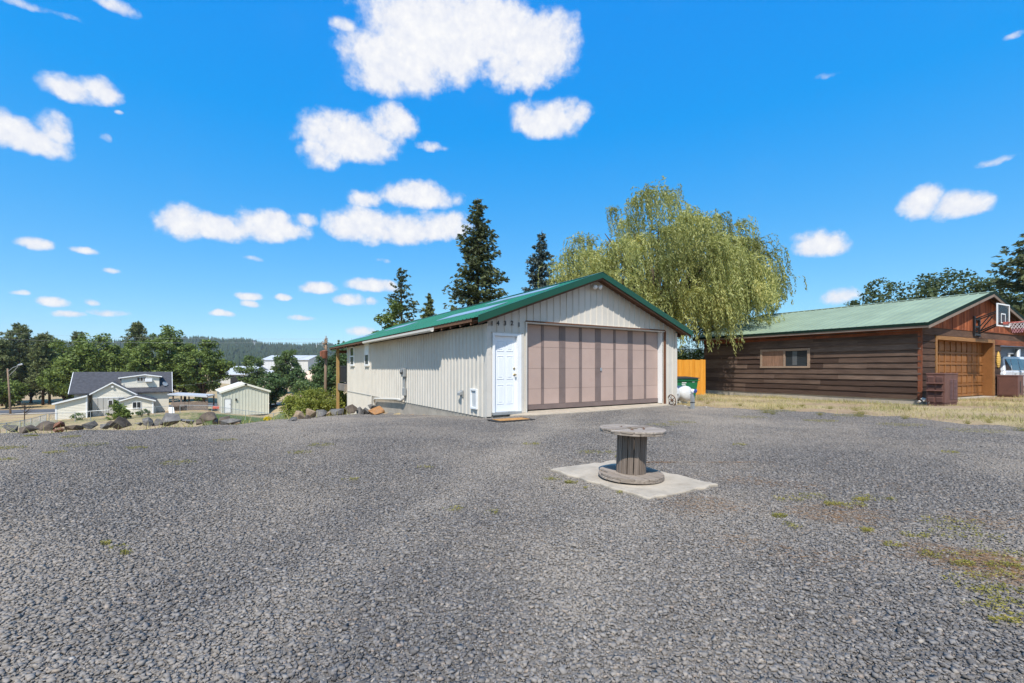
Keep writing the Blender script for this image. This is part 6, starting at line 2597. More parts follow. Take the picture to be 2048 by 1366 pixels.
chain_fence([fpt(-30, 34), fpt(13, 36), fpt(40, 39), fpt(62, 42), fpt(80, 46), fpt(92, 50)], 'chain link fence climbing at the far left below the road')
chain_fence([fpt(98, 50), fpt(114, 52.5), fpt(150, 53.5), fpt(181, 54), fpt(212, 54.5), fpt(248, 55), fpt(278, 55.5), fpt(310, 56.5), fpt(345, 58)], 'chain link fence in front of the cream house')
chain_fence([fpt(360, 60), fpt(424, 60), fpt(491, 55), fpt(547, 52), fpt(588, 50)], 'chain link fence across the lawn in front of the pale shed')

# ------------------------------------------------------------------ vegetation
F_MAPLE = foliage('maple_leaf', (.050, .076, .018), (.19, .25, .058), (.33, .37, .11), .22, .5)
F_PINE = foliage('pine_needle', (.075, .095, .035), (.20, .225, .09), (.32, .32, .14), .12, .6)
F_SPRUCE = foliage('spruce_needle', (.034, .046, .020), (.100, .118, .046), (.18, .185, .07), .10, .8)
F_BLUE = foliage('blue_spruce_needle', (.035, .050, .042), (.095, .125, .105), (.15, .18, .14), .10, .8)
F_WILLOW = foliage('willow_leaf', (.12, .135, .04), (.43, .44, .16), (.66, .58, .22), .32, .35, .42)
F_LIGHT = foliage('light_green_leaf', (.06, .10, .03), (.15, .21, .07), (.22, .27, .10), .32, .5)
F_DARK = foliage('dark_green_leaf', (.036, .065, .024), (.100, .160, .055), (.16, .22, .08), .25, .6)
F_YELLOW = foliage('yellow_green_leaf', (.10, .125, .025), (.30, .32, .065), (.48, .44, .11), .35, 1.2)
F_OAK = foliage('grey_green_leaf', (.035, .055, .022), (.095, .125, .048), (.16, .185, .075), .25, .6)
F_STRAW = foliage('straw_blade', (.16, .19, .05), (.50, .41, .20), (.68, .56, .32), .2, .8)
F_WEED = foliage('weed_leaf', (.15, .15, .03), (.35, .30, .07), (.50, .37, .10), .25, 3.0)
F_FLOWER = foliage('yellow_flower', (.60, .48, .01), (.72, .60, .02), (.8, .7, .05), .3, 2)
F_NEEDLE = foliage('dry_needle', (.20, .10, .04), (.36, .21, .10), (.45, .30, .16), .1, 3)


def unit(v):
    return v / np.maximum(np.linalg.norm(v, axis=-1, keepdims=True), 1e-9)


def leaf_quads(c, size, rng, aspect=.6, axis=None, bend=None):
    """diamond leaves at points c (N,3); axis gives the long direction where wanted"""
    n = len(c)
    u = unit(rng.normal(size=(n, 3))) if axis is None else unit(axis)
    w = unit(np.cross(u, unit(rng.normal(size=(n, 3)))))
    s = (np.ones(n) * size)[:, None] * rng.uniform(.65, 1.3, (n, 1))
    v = np.stack([c - u * s, c + w * s * aspect, c + u * s, c - w * s * aspect], 1)
    return v.reshape(-1, 3)


def leaves_obj(name, v, mat, parent, rng, tone=None):
    n = len(v) // 4
    tone = rng.uniform(0, 1, n) if tone is None else tone
    return mesh_np(name, v, np.arange(n * 4), 4, mat, parent, attrs={'tone': ('POINT', np.repeat(tone, 4))})


def broadleaf(name, label, cat, base, height, radius, mat, seed, nleaf=5000, leaf=.22, trunk_f=.22, flat=.8, clump_r=.30, group=None, nclump=60, lean=0.0):
    rng = np.random.default_rng(seed)
    base = Vector(base)
    t = thing(name, label, cat, base, group)
    ch = height * (1 - trunk_f)
    cc = np.array([base.x + lean, base.y, base.z + height * trunk_f + ch * .5])
    # lumps through an uneven ellipsoid
    d = unit(rng.normal(size=(nclump, 3)))
    rad = rng.uniform(.25, 1.0, nclump) ** .45
    prof = np.array([radius, radius, ch * .5])
    k = 1 + .16 * np.sin(d[:, 0] * 3 + seed) + .14 * np.cos(d[:, 1] * 4 + seed * 2) + rng.normal(0, .07, nclump)
    cl = cc + d * prof * (rad * k * .86)[:, None]
    cr = radius * clump_r * rng.uniform(.6, 1.25, nclump)
    w = cr ** 2
    pick = rng.choice(nclump, nleaf, p=w / w.sum())
    dd = unit(rng.normal(size=(nleaf, 3))) * (rng.uniform(0, 1, (nleaf, 1)) ** .4)
    dd[:, 2] *= flat
    dd[:, 2] += .10
    pos = cl[pick] + dd * cr[pick][:, None]
    pos += rng.normal(0, leaf * .35, pos.shape)
    pos[:, 2] = np.maximum(pos[:, 2], base.z + .05)
    nr = unit(pos - cc) * .6 + rng.normal(size=pos.shape) * .6 + np.array([0, 0, .5])
    ax = np.cross(unit(nr), unit(rng.normal(size=pos.shape)))
    v = leaf_quads(pos, leaf, rng, .62, ax)
    tone = np.clip(rng.normal(.5, .25, nleaf) + .12 * np.repeat(rng.normal(0, 1, nclump)[pick], 1), 0, 1)
    leaves_obj('crown', v, mat, t, rng, tone)
    mb = MB()
    mb.tube([base - Vector((0, 0, .6)), base + Vector((lean * .3, 0, height * trunk_f)), Vector(cc) + Vector((0, 0, ch * .18))], [height * .026, height * .02, height * .006], 8)
    for i in rng.choice(nclump, min(14, nclump), replace=False):
        s0 = base + Vector((lean * .3, 0, height * trunk_f * rng.uniform(.75, 1.5)))
        e0 = Vector(cl[i])
        mid = s0.lerp(e0, .5) + Vector((0, 0, height * .03))
        mb.tube([s0, mid, e0], [height * .010, height * .006, height * .002], 5)
    build('trunk', mb, M['bark'], t, smooth=True)
    return t


def spruce(name, label, base, height, radius, mat, seed, dens=1.0, spray=.17, sparse=.0, group=None, cat='spruce tree', top_thin=.9, droop=.18, bare=.06, gap=.42):
    """conifer: whorls of drooping limbs set with needle sprays"""
    rng = np.random.default_rng(seed)
    base = Vector(base)
    t = thing(name, label, cat, base, group)
    C, A, TN = [], [], []
    mb = MB()
    mb.tube([base - Vector((0, 0, .5)), base + Vector((0, 0, height * .5)), base + Vector((0, 0, height))], [height * .016, height * .009, height * .0012], 7)
    z = height * bare
    while z < height * .985:
        f = z / height
        L0 = radius * (1 - f) ** top_thin * (1.0 + .10 * math.sin(f * 23 + seed)) + radius * .035
        nb = int(rng.integers(5, 8) * (1 if f < .85 else .7)) + 1
        for b in range(nb):
            if rng.random() < sparse: continue
            an = rng.uniform(0, 2 * math.pi)
            L = L0 * rng.uniform(.55, 1.18)
            up0 = (.25 * f - droop * (1 - f)) + rng.uniform(-.12, .12)
            zz = z + rng.uniform(-.2, .2)
            n = max(4, int(L / .11 * dens))
            s = np.sort(rng.uniform(.12, 1, n))
            hx, hy = math.cos(an), math.sin(an)
            bz_ = zz + L * (up0 * s + .16 * s * s)
            side = rng.normal(0, 1, n) * (.06 + .15 * (1 - np.abs(s - .55))) * L * .9
            p = np.stack([base.x + hx * L * s - hy * side, base.y + hy * L * s + hx * side, base.z + bz_ - np.abs(side) * .25 - rng.uniform(0, .10, n)], -1)
            ax = np.stack([hx * .8 - hy * np.sign(side) * .7, hy * .8 + hx * np.sign(side) * .7, rng.uniform(-.6, .15, n)], -1) + rng.normal(0, .25, (n, 3))
            for rep in range(4):
                C.append(p + rng.normal(0, .055, p.shape))
                A.append(ax + rng.normal(0, .4, ax.shape))
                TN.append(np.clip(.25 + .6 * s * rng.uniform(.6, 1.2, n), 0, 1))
            if L > .5 and rng.random() < .5:
                b0 = base + Vector((0, 0, zz))
                mb.tube([b0, b0 + Vector((hx * L * .5, hy * L * .5, L * (up0 * .5 + .04))), b0 + Vector((hx * L * .93, hy * L * .93, L * (up0 * .93 + .13)))], [.012 + L * .012, .01 + L * .006, .004], 4)
        z += gap * (1.05 - .45 * f) * rng.uniform(.8, 1.2)
    C, A, TN = np.concatenate(C), np.concatenate(A), np.concatenate(TN)
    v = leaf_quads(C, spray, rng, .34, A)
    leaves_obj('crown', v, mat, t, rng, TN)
    build('trunk', mb, M['bark'], t, smooth=True)
    return t


def pine(name, label, base, height, radius, mat, seed, ntuft=170, tuft=.55, leaf=.2, group=None, start=.2):
    """pine: open limbs ending in needle tufts"""
    rng = np.random.default_rng(seed)
    base = Vector(base)
    t = thing(name, label, 'pine tree', base, group)
    mb = MB()
    mb.tube([base - Vector((0, 0, .6)), base + Vector((0, 0, height * .6)), base + Vector((.1, 0, height * .99))], [height * .017, height * .011, height * .003], 8)
    C, A, TN = [], [], []
    for i in range(ntuft):
        f = start + (1 - start) * (i / ntuft) ** .9
        L = radius * (math.sin(math.pi * min(1, (1.05 - f) / (1.05 - start) * .62)) ** .8) * rng.uniform(.35, 1.1)
        an = rng.uniform(0, 2 * math.pi)
        up_ = rng.uniform(.05, .5) * L
        e0 = np.array([base.x + math.cos(an) * L, base.y + math.sin(an) * L, base.z + height * f + up_])
        b0 = base + Vector((0, 0, height * f - .2))
        if rng.random() < .45:
            mb.tube([b0, b0.lerp(Vector(e0), .5) - Vector((0, 0, .1 * L)), Vector(e0)], [.05 + height * .002, .04, .015], 4)
        for q in range(3):
            c = e0 + rng.normal(0, tuft * .55, 3) * np.array([1, 1, .6]) - np.array([math.cos(an), math.sin(an), 0]) * L * .22 * q
            n = 20
            d = unit(rng.normal(size=(n, 3)) + np.array([0, 0, .5]))
            C.append(c + d * tuft * rng.uniform(.2, .6, (n, 1)))
            A.append(d)
            TN.append(np.clip(.35 + .4 * d[:, 2] + rng.normal(0, .15, n), 0, 1))  # needles pointing up get a lighter tone
    C, A, TN = np.concatenate(C), np.concatenate(A), np.concatenate(TN)
    leaves_obj('crown', leaf_quads(C, leaf, rng, .28, A), mat, t, rng, TN)
    build('trunk', mb, M['bark'], t, smooth=True)
    return t


def willow(base, height, radius, seed):
    """weeping willow: arching limbs hung with long leafy strands that drift with the wind"""
    rng = np.random.default_rng(seed)
    base = Vector(base)
    t = thing('willow_tree', 'huge yellow-green weeping willow behind the cream garage and the barn', 'willow tree', base)
    mb = MB()
    mb.tube([base - Vector((0, 0, .5)), base + Vector((.2, 0, 1.6)), base + Vector((-.1, .2, 3.2))], [.62, .48, .42], 12)
    C, A, TN = [], [], []
    knots = []
    bb = np.array(base)
    nl = 34
    for i in range(nl):
        an = 2 * math.pi * (i * .618 % 1)
        reach = radius * (.30 + .58 * ((i + .5) / nl) ** .6) * rng.uniform(.85, 1.08)
        ztop = height * (.98 - .50 * (reach / radius) ** 2.2) * rng.uniform(.88, 1.0)
        b0 = base + Vector((0, 0, 2.6 + rng.uniform(0, .8)))
        e0 = base + Vector((math.cos(an) * reach, math.sin(an) * reach, ztop))
        m1 = b0.lerp(e0, .4) + Vector((0, 0, (ztop - 3) * .25))
        m2 = b0.lerp(e0, .75) + Vector((0, 0, (ztop - 3) * .10))
        mb.tube([b0, m1, m2, e0], [.22, .13, .07, .02], 6)
    def floor_at(x, y):                        # strands stop above the roofs they hang over
        v = Vector((x, y, 0)) - BARN.O
        D = BARN.f.x * BARN.b.y - BARN.f.y * BARN.b.x
        fx = (v.x * BARN.b.y - v.y * BARN.b.x) / D
        fy = (v.y * BARN.f.x - v.x * BARN.f.y) / D
        if -.9 < fx < 12 and -.6 < fy < 10: return bz(fx) + .7
        v = Vector((x, y, 0)) - GAR.O
        gx_, gy_ = v.dot(GAR.f), v.dot(GAR.b)
        if -.8 < gx_ < 8.2 and -1 < gy_ < 19: return max(roof_z(gx_), 2.2) + .35
        return rng.uniform(1.2, 2.6)

    # plumes: each a fountain of strands; crown plumes over the dome, skirt plumes lower down
    ga = math.pi * (3 - math.sqrt(5))
    for i in range(175):
        f = (i + .5) / 175
        zz = 1 - f * .80
        r_ = (1 - zz ** 2.6) ** (1 / 2.2)
        an = i * ga + rng.normal(0, .12)
        lump = 1 + .08 * math.sin(an * 3 + 1) + .07 * math.sin(an * 5 + zz * 6)
        k = rng.uniform(.80, 1.03) * lump
        knots.append((bb + np.array([math.cos(an) * r_ * radius * k, math.sin(an) * r_ * radius * k, 2.2 + zz ** .85 * (height - 2.4) * k]), rng.uniform(.8, 1.25)))
    for i in range(105):
        an = rng.uniform(0, 2 * math.pi)
        r_ = radius * rng.uniform(.66, .98)
        knots.append((bb + np.array([math.cos(an) * r_, math.sin(an) * r_, rng.uniform(3.6, 8.0)]), rng.uniform(.8, 1.2)))
    for i in range(26):
        d = unit(rng.normal(size=(1, 3)))[0]
        knots.append((bb + np.array([d[0] * radius * .6, d[1] * radius * .6, 4 + abs(d[2]) * height * .5]), 1.0))
    wind = np.array([.12, -.02, 0.])
    for kp, ks in knots:
        hole = math.sin(kp[0] * 1.25 + .6) * math.sin(kp[2] * 1.05 + 1.1) + .45 * math.sin(kp[0] * 2.3 - kp[2] * 1.7)
        if hole < -.72: continue
        outd = kp[:2] - bb[:2]
        fr = np.linalg.norm(outd) / radius
        od = outd / (np.linalg.norm(outd) + 1e-6)
        tone_k = rng.normal(.5, .17)
        hang = rng.uniform(1.3, 2.6) * (.65 + .75 * fr)
        for s_ in range(int(rng.integers(20, 32))):
            an = rng.uniform(0, 2 * math.pi)
            spread = rng.uniform(.15, 1.0) * ks
            dx = math.cos(an) * spread * .75 + od[0] * .35 * ks
            dy = math.sin(an) * spread * .75 + od[1] * .35 * ks
            L = hang * rng.uniform(.45, 1.15)
            p0 = kp + rng.normal(0, .15, 3)
            L = min(L, max(.35, p0[2] - floor_at(p0[0] + dx, p0[1] + dy)))
            n = max(6, int((L + spread) / .062))
            s = np.linspace(0, 1, n)
            reach = np.minimum(s * 2.4, 1)
            arc = 1 - (1 - reach) ** 2
            sway = rng.normal(0, .06, 2)
            zoff = .42 * spread * np.sin(reach * math.pi * .62) - L * np.maximum(s - .12, 0) ** 1.15
            p = np.stack([p0[0] + dx * arc + (wind[0] + sway[0]) * L * s ** 1.7, p0[1] + dy * arc + (wind[1] + sway[1]) * L * s ** 1.7, p0[2] + zoff], -1)
            p += rng.normal(0, .035, p.shape)
            dn = np.clip(s * 2.2, 0, 1)
            ax = np.stack([dx * (1 - dn) + rng.normal(.12, .45, n), dy * (1 - dn) + rng.normal(0, .45, n), .2 - 1.1 * dn], -1)
            C.append(p)
            A.append(ax)
            TN.append(np.clip(tone_k + .12 * (1 - s) + rng.normal(0, .16, n), 0, 1))
    C, A, TN = np.concatenate(C), np.concatenate(A), np.concatenate(TN)
    leaves_obj('crown', leaf_quads(C, .086, rng, .27, A), F_WILLOW, t, rng, TN)
    build('trunk', mb, M['bark'], t, smooth=True)
    print('willow leaves', len(C))


def spot(px, Y, top, minh=1.0):
    x = (px - CXP) / FPX * Y
    zb = Tz(x, Y)
    zt = CAM_H - (top - HYP) * Y / FPX
    return (x, Y, zb), max(minh, zt - zb)


# behind the garage
willow((8.95, 28.0, -.05), 11.4, 6.35, 11)
b, h = spot(955, 38, 396)
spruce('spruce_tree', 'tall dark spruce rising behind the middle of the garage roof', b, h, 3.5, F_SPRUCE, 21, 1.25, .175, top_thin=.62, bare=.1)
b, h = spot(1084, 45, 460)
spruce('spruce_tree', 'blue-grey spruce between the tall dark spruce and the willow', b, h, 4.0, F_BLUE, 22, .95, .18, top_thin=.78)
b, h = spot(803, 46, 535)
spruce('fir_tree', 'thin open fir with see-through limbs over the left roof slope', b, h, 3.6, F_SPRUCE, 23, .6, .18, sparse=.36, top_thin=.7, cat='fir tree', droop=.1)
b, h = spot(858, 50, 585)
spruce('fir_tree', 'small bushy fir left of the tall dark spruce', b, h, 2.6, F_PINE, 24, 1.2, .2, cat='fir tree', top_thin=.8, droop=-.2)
b, h = spot(775, 40, 605)
broadleaf('broadleaf_tree', 'bright green leafy tree tip showing over the left end of the roof', 'tree', b, h, 1.7, F_MAPLE, 25, 5200, .12, .2, nclump=46)
b, h = spot(905, 44, 612)
spruce('fir_tree', 'low fir beside the foot of the tall dark spruce', b, h, 1.5, F_SPRUCE, 26, 1.0, .17, cat='fir tree')
for px_, tp, lab in ((677, 679, 'tiny far conifer just above the left roof end, left of two'), (687.5, 680, 'tiny far conifer just above the left roof end, right of two'), (703, 676, 'small far conifer peeking over the roof, right of the tiny pair')):
    b, h = spot(px_, 130, tp)
    spruce('conifer_tree', lab, b, h, 1.7, F_PINE, int(px_), .6, .35, cat='conifer', gap=1.1)
b, h = spot(1385, 31, 688)
broadleaf('shrub', 'dark leafy shrub behind the orange fence', 'shrub', b, h, 1.8, F_DARK, 28, 4200, .07, .05, nclump=40)
b, h = spot(1345, 34, 700)
broadleaf('shrub', 'shrub behind the right corner of the cream garage', 'shrub', b, h, 1.6, F_DARK, 29, 2600, .08, .05, nclump=30)

# behind the barn
for (px_, tp, Y_, rad, n_, lab) in ((1722, 583, 52, 2.4, 3500, 'small grey-green tree at the left over the barn ridge'), (1775, 562, 50, 3.6, 5500, 'grey-green tree over the barn ridge, right of the smallest one'),
                                  (1862, 549, 48, 4.6, 7500, 'broad grey-green tree over the middle of the barn ridge'), (1950, 556, 46, 3.6, 6000, 'grey-green tree behind the barn apex'), (2040, 585, 50, 3.8, 5000, 'grey-green tree behind the basketball backboard')):
    b, h = spot(px_, Y_, tp)
    broadleaf('broadleaf_tree', lab, 'tree', b, h, rad, F_OAK, px_, n_, .16, .25, nclump=70, clump_r=.26)
b, h = spot(2078, 30, 468)
spruce('spruce_tree', 'dark conifer cut off by the right edge above the barn', b, h, 4.0, F_SPRUCE, 33, 1.1, .17, top_thin=.5, bare=.35, droop=.05)

# valley, left
for (px_, tp, Y_, rad, lab) in ((38, 653, 96, 4.0, 'tall pine behind the street lamp'), (86, 671, 94, 2.4, 'narrow pine with a pointed top right of the tall pine'), (99, 676, 97, 1.8, 'second narrow pine top just left of the maples'), (4, 684, 92, 2.8, 'pine at the left edge of the photo'), (-42, 668, 96, 3.6, 'pine standing just outside the left edge')):
    b, h = spot(px_, Y_, tp)
    pine('pine_tree', lab, b, h, rad, F_PINE, 40 + px_ + 100, 190, .62, .26)
for (px_, tp, Y_, rad, n_, lab) in ((62, 712, 100, 6.0, 8000, 'dark wood filling in behind the pines'), (128, 726, 93, 4.4, 6000, 'low leafy tree right of the pines'), (195, 669, 92, 6.6, 13000, 'wide maple behind the left half of the house roof'),
                                  (247, 671, 94, 4.6, 8000, 'maple between the wide maple and the conifer'), (332, 656, 93, 5.4, 11000, 'tallest maple, behind the dormer'), (408, 681, 92, 5.2, 11000, 'rightmost round maple above the patio cover'),
                                  (292, 700, 91, 4.8, 7000, 'maple behind the middle of the house'), (150, 705, 97, 5.0, 7000, 'maple at the left end of the row'), (370, 705, 96, 4.6, 7000, 'maple tucked between the tallest and the rightmost maple'), (12, 760, 86, 3.6, 3500, 'leafy bush at the left edge below the pines')):
    b, h = spot(px_, Y_, tp)
    broadleaf('maple_tree' if 'maple' in lab else 'broadleaf_tree', lab, 'tree', b, h, rad, F_MAPLE if 'dark wood' not in lab else F_DARK, 60 + px_ + 50, n_, .25, .12, nclump=110, clump_r=.21)
b, h = spot(275, 104, 648)
pine('pine_tree', 'twin topped pine rising between the maples', b, h, 2.6, F_PINE, 77, 130, .6, .27, start=.45)
b, h = spot(157, 104, 668)
pine('pine_tree', 'lone pine tip above the left maples', b, h, 2.0, F_PINE, 78, 90, .6, .27, start=.5)
b, h = spot(233, 53, 801)
spruce('conifer_shrub', 'bright green pyramid conifer shrub before the cream house', b, h, 1.35, F_MAPLE, 79, 1.5, .13, cat='shrub', top_thin=.75, droop=-.3, bare=.0, gap=.3)
b, h = spot(249, 53, 815)
broadleaf('shrub', 'round green shrub at the right foot of the conifer shrub', 'shrub', b, h, .8, F_MAPLE, 80, 1500, .09, .02, nclump=16)
b, h = spot(283, 56, 820)
broadleaf('shrub', 'pale dry shrub below the twin house window', 'shrub', b, h, .8, F_LIGHT, 81, 700, .07, .05, nclump=18)
b, h = spot(157, 57, 832)
broadleaf('shrub', 'low dry shrub against the lean-to', 'shrub', b, h, .9, F_LIGHT, 82, 600, .07, .05, nclump=14)
rngb = np.random.default_rng(5)
bt, h = spot(49, 50, 806)
bare = thing('bare_sapling', 'thin leafless sapling behind the boulders at the far left', 'sapling', bt)
mb = MB()
b0 = Vector(bt)
mb.tube([b0 - Vector((0, 0, .3)), b0 + Vector((0, 0, h * .6)), b0 + Vector((.1, 0, h))], [.06, .04, .015], 6)
build('trunk', mb, M['bark'], bare)
for k in range(16):
    z = h * rngb.uniform(.3, .9)
    an = rngb.uniform(0, 6.28)
    L = rngb.uniform(.6, 1.5)
    mb = MB()
    mb.tube([b0 + Vector((0, 0, z)), b0 + Vector((math.cos(an) * L * .5, math.sin(an) * L * .5, z + L * .4)), b0 + Vector((math.cos(an) * L, math.sin(an) * L, z + L * .65))], [.025, .018, .008], 4)
    build('branch', mb, M['bark'], bare)
# valley, middle
for (px_, tp, Y_, rad, n_, mt_, lf, lab) in ((503, 708, 118, 3.5, 4600, F_LIGHT, .26, 'pale green tree in front of the low grey buildings'), (573, 698, 112, 3.9, 5600, F_LIGHT, .26, 'pale green tree covering the middle of the tall warehouse'),
                                          (592, 737, 108, 2.8, 2600, F_DARK, .24, 'dark tree under the right side of the pale tree'), (551, 743, 76, 2.5, 4800, F_DARK, .19, 'dark round tree right behind the pale shed'),
                                          (612, 761, 96, 3.6, 2600, F_LIGHT, .22, 'low green thicket at the edge of the dry field'), (660, 703, 70, 2.9, 7500, F_DARK, .18, 'dark green tree behind the utility pole'), (708, 690, 72, 4.2, 5500, F_DARK, .19, 'dark tree seen beneath the porch roof'),
                                          (640, 768, 100, 4.0, 2600, F_LIGHT, .22, 'low scrub left of the utility pole')):
    b, h = spot(px_, Y_, tp)
    broadleaf('broadleaf_tree' if 'tree' in lab else 'shrub', lab, 'tree' if 'tree' in lab else 'shrub', b, h, rad, mt_, 100 + px_, n_, lf, .1, nclump=60, clump_r=.27)
for (px_, tp, Y_, rad, n_, lab) in ((606, 783, 26.5, 1.25, 4600, 'yellow-green shrub at the left end of the hedge below the porch'), (636, 777, 27.5, 1.3, 5200, 'yellow-green shrub in the middle of the hedge, left of the pole'), (664, 779, 28, 1.2, 4600, 'yellow-green shrub right of the utility pole'), (690, 778, 27, .9, 3000, 'yellow-green shrub by the far corner of the cream wall'), (622, 796, 25.5, 1.05, 3200, 'low yellow-green shrub in front of the hedge')):
    b, h = spot(px_, Y_, tp)
    broadleaf('shrub', lab, 'shrub', b, h, rad, F_YELLOW, 200 + px_, n_, .062, .02, nclump=34, clump_r=.36)
fb_ = at(535, 842, 12.2)
ft = thing('flower_clump', 'small bright yellow flower clump at the edge of the gravel', 'flowers', (fb_.x, fb_.y, fb_.z - .12))
rng = np.random.default_rng(9)
c = np.array(fb_) + np.array([0, 0, .05]) + unit(rng.normal(size=(420, 3))) * (rng.uniform(0, 1, (420, 1)) ** .4) * np.array([.105, .09, .075])
leaves_obj('blossom', leaf_quads(c, .017, rng, .8), F_FLOWER, ft, rng)
c = np.array(fb_) + np.array([0, 0, -.06]) + rng.normal(size=(160, 3)) * np.array([.06, .05, .04])
leaves_obj('leaf_tuft', leaf_quads(c, .02, rng, .4), F_WEED, ft, rng)

# --- grasses and weeds
def blades(x, y, z, h, rng, w=.004):
    n = len(x)
    an = rng.uniform(0, 2 * math.pi, n)
    ln = rng.normal(0, .45, (n, 2)) * h[:, None]
    b = np.stack([x, y, z], -1)
    s = np.stack([np.cos(an), np.sin(an), 0 * an], -1) * (w * (1 + h * 4))[:, None]
    tp = b + np.stack([ln[:, 0], ln[:, 1], h], -1)
    return np.stack([b - s, b + s, tp + s * .2, tp - s * .2], 1).reshape(-1, 3)


rng = np.random.default_rng(31)
n = 90000
x, y = rng.uniform(4.5, 24, n), rng.uniform(8, 26, n)
dd, ins = poly_dist(x, y, GRAVEL)
t_, s_ = st(x, y)
q = np.stack([x - BO.x, y - BO.y], -1)
fx_, fy_ = q @ np.array([BARN.f.x, BARN.f.y]), q @ np.array([BARN.b.x, BARN.b.y])
inb = (fx_ > .02) & (fy_ > -.02)
cl = np.sin(x * 1.7 + 1.3 * np.sin(y * 1.1)) + np.sin(y * 2.3 + x * .6) + rng.normal(0, .6, n)
keep = (~ins) & ~((t_ < 7.35) & (s_ > -.1)) & ~inb & (cl > -.2) & (x < 1.25 * y)
x, y, cl = x[keep], y[keep], cl[keep]
h = rng.uniform(.02, .075, len(x)) * (1 + 1.3 * (cl > 1.3))
v = blades(x, y, T(x, y) - .005, h, rng, .0045)
tn = np.clip(.62 + rng.normal(0, .22, len(x)) - .45 * (np.sin(x * 1.1 + 2) + np.sin(y * 1.9) > .9), 0, 1)
o = leaves_obj('dry_grass', v, F_STRAW, None, rng, tn)
tag(o, 'dry straw coloured grass between the gravel and the barn', 'grass', kind='stuff')
# tall grass tufts on the slope under the boulders and along the hedge
n = 26000
x, y = rng.uniform(-22, -4.5, n), rng.uniform(7, 30, n)
dd, ins = poly_dist(x, y, GRAVEL)
keep = (~ins) & (dd < 9 * rng.uniform(0, 1, n) ** 2 + .15)
x, y = x[keep], y[keep]
v = blades(x, y, T(x, y) - .01, rng.uniform(.05, .28, len(x)), rng, .005)
o = leaves_obj('slope_grass', v, F_STRAW, None, rng, np.clip(rng.normal(.22, .22, len(x)), 0, 1))
tag(o, 'dry grass on the slope below the boulders', 'grass', kind='stuff')


def gp(px, py):
    Y = CAM_H * FPX / (py - HYP)
    return (px - CXP) / FPX * Y, Y


WE = [(1690, 1010, .16), (1722, 1000, .10), (1750, 998, .11), (1668, 1008, .10), (1575, 998, .08), (1560, 1033, .09), (1620, 993, .09), (1580, 1052, .07), (1900, 1046, .16), (1935, 1072, .14), (1880, 1112, .10), (1925, 1128, .10), (1990, 1110, .13), (1950, 1168, .10), (2035, 1192, .13),
      (2040, 1222, .12), (1968, 1192, .06), (2005, 1135, .10), (1830, 1070, .10), (1738, 1062, .08), (1790, 1090, .06), (1980, 1150, .09), (2030, 1140, .10), (240, 1098, .05), (255, 1106, .05), (212, 1088, .05), (905, 1018, .08), (980, 1026, .08), (355, 926, .14), (272, 896, .16), (20, 896, .22), (6, 920, .14), (600, 905, .14), (640, 890, .16), (110, 905, .16), (170, 890, .2),
      (1142, 966, .10), (1175, 977, .06), (1104, 958, .10), (1238, 986, .05), (1180, 905, .12), (1235, 914, .06), (1062, 888, .12), (1225, 905, .08), (1325, 850, .2), (1365, 845, .2), (450, 880, .15), (60, 872, .2), (140, 873, .2), (1500, 835, .25), (1640, 842, .3), (1800, 850, .3), (1950, 862, .3), (1560, 822, .3), (1700, 832, .3), (1900, 905, .12), (1480, 890, .12), (850, 935, .06), (700, 960, .06), (2010, 1245, .08), (1960, 1215, .05)]
C, TN = [], []
for (px_, py_, r_) in WE:
    x0, y0 = gp(px_, py_)
    n = int(330 * (r_ / .1) ** 1.3)
    ang, rr = rng.uniform(0, 6.28, n), r_ * np.sqrt(rng.uniform(0, 1, n)) * (1 + .45 * np.sin(rng.uniform(0, 6.28) + 0))
    xx, yy = x0 + np.cos(ang) * rr * 1.25, y0 + np.sin(ang) * rr * .8
    keep = (np.sin(xx * 37 + px_) + np.sin(yy * 41) + rng.normal(0, .5, n)) > -.2
    xx, yy = xx[keep], yy[keep]
    C.append(np.stack([xx, yy, gz(xx, yy) + rng.uniform(.002, .026, len(xx))], -1))
    TN.append(np.clip(rng.normal(.55 if px_ > 1550 else .4, .22, len(xx)), 0, 1))
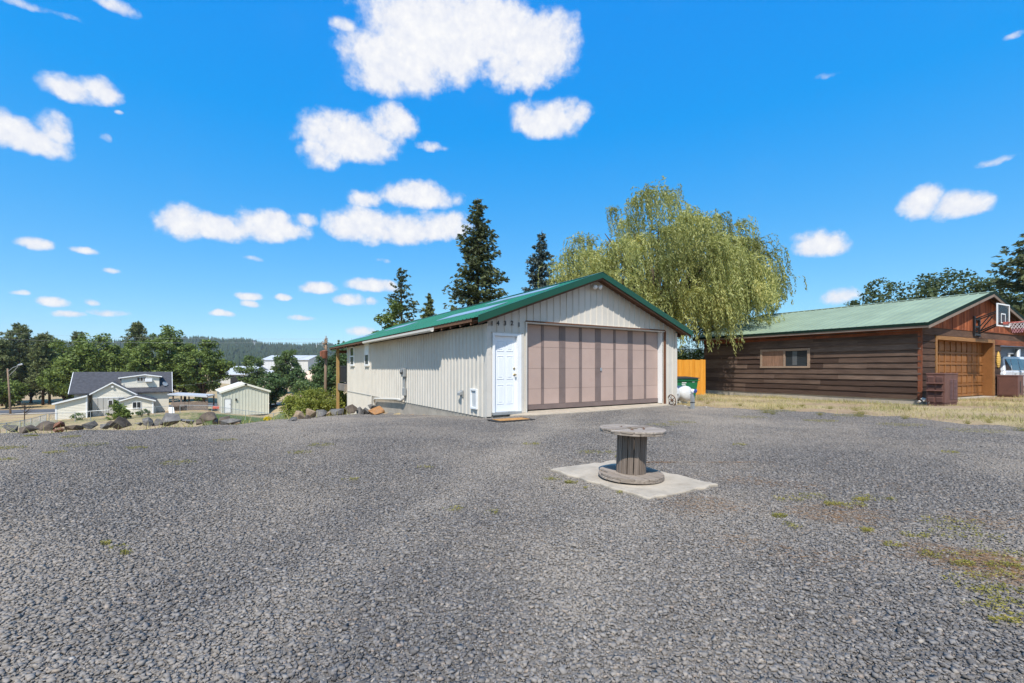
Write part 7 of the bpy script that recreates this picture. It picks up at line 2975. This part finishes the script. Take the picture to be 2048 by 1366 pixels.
for (px_, py_, hh) in ((1530, 826, .22), (1545, 829, .12), (1640, 831, .10), (1718, 833, .16), (1724, 829, .10), (1810, 838, .10), (1935, 848, .09), (1978, 846, .16), (2046, 862, .22), (1712, 822, .14), (1563, 818, .08), (1604, 813, .09), (1415, 808, .12), (1400, 801, .2), (1660, 818, .12), (1480, 812, .1)):
    x0, y0 = gp(px_, py_)
    n = int(900 * hh / .15)
    k = rng.uniform(0, 1, n)
    xx, yy = x0 + rng.normal(0, 1, n) * hh * .5 * (.5 + k), y0 + rng.normal(0, 1, n) * hh * .35 * (.5 + k)
    C.append(np.stack([xx, yy, gz(xx, yy) + k * hh * rng.uniform(.5, 1, n)], -1))
    TN.append(np.clip(rng.normal(.25, .2, n), 0, 1))
C, TN = np.concatenate(C), np.concatenate(TN)
ax = np.concatenate([rng.normal(size=(len(C), 2)), rng.uniform(-.1, .6, (len(C), 1))], -1)
o = leaves_obj('weeds', leaf_quads(C, .0075, rng, .40, ax), F_WEED, None, rng, TN)
tag(o, 'low yellow-green weeds creeping through the gravel', 'weeds', kind='stuff')
# rusty pine needles and straw strewn right of the pad
n = 26000
px_ = rng.uniform(1200, 2048, n)
py_ = 985 + (px_ - 1430) * .22 + rng.normal(0, 45, n)
x, y = gp(px_, np.clip(py_, 925, 1330))
cl = np.sin(x * 5 + np.sin(y * 4)) + np.sin(y * 6.3 + x) + rng.normal(0, .5, n)
keep = (cl > .7)
x, y = x[keep], y[keep]
an = rng.uniform(0, 6.28, len(x))
c = np.stack([x, y, gz(x, y) + rng.uniform(.004, .014, len(x))], -1)
o = leaves_obj('dry_needles', leaf_quads(c, .022, rng, .045, np.stack([np.cos(an), np.sin(an), rng.normal(0, .15, len(x))], -1)), F_NEEDLE, None, rng)
tag(o, 'rusty dry pine needles strewn over the gravel right of the pad', 'pine needles', kind='stuff')

# ------------------------------------------------------------------ summer haze over the whole place
hz = MB()
hz.box(-3700, 3700, -3700, 3700, -16, 125)
hm = bpy.data.materials.new('haze_air')
hm.use_nodes = True
nt = hm.node_tree
nt.nodes.clear()
out = nt.nodes.new('ShaderNodeOutputMaterial')
pv = nt.nodes.new('ShaderNodeVolumePrincipled')
pv.inputs['Color'].default_value = (.86, .93, 1.0, 1)
pv.inputs['Density'].default_value = 0.000115
pv.inputs['Anisotropy'].default_value = 0.1
nt.links.new(pv.outputs[0], out.inputs['Volume'])
tag(build('haze', hz, hm), kind='stuff')
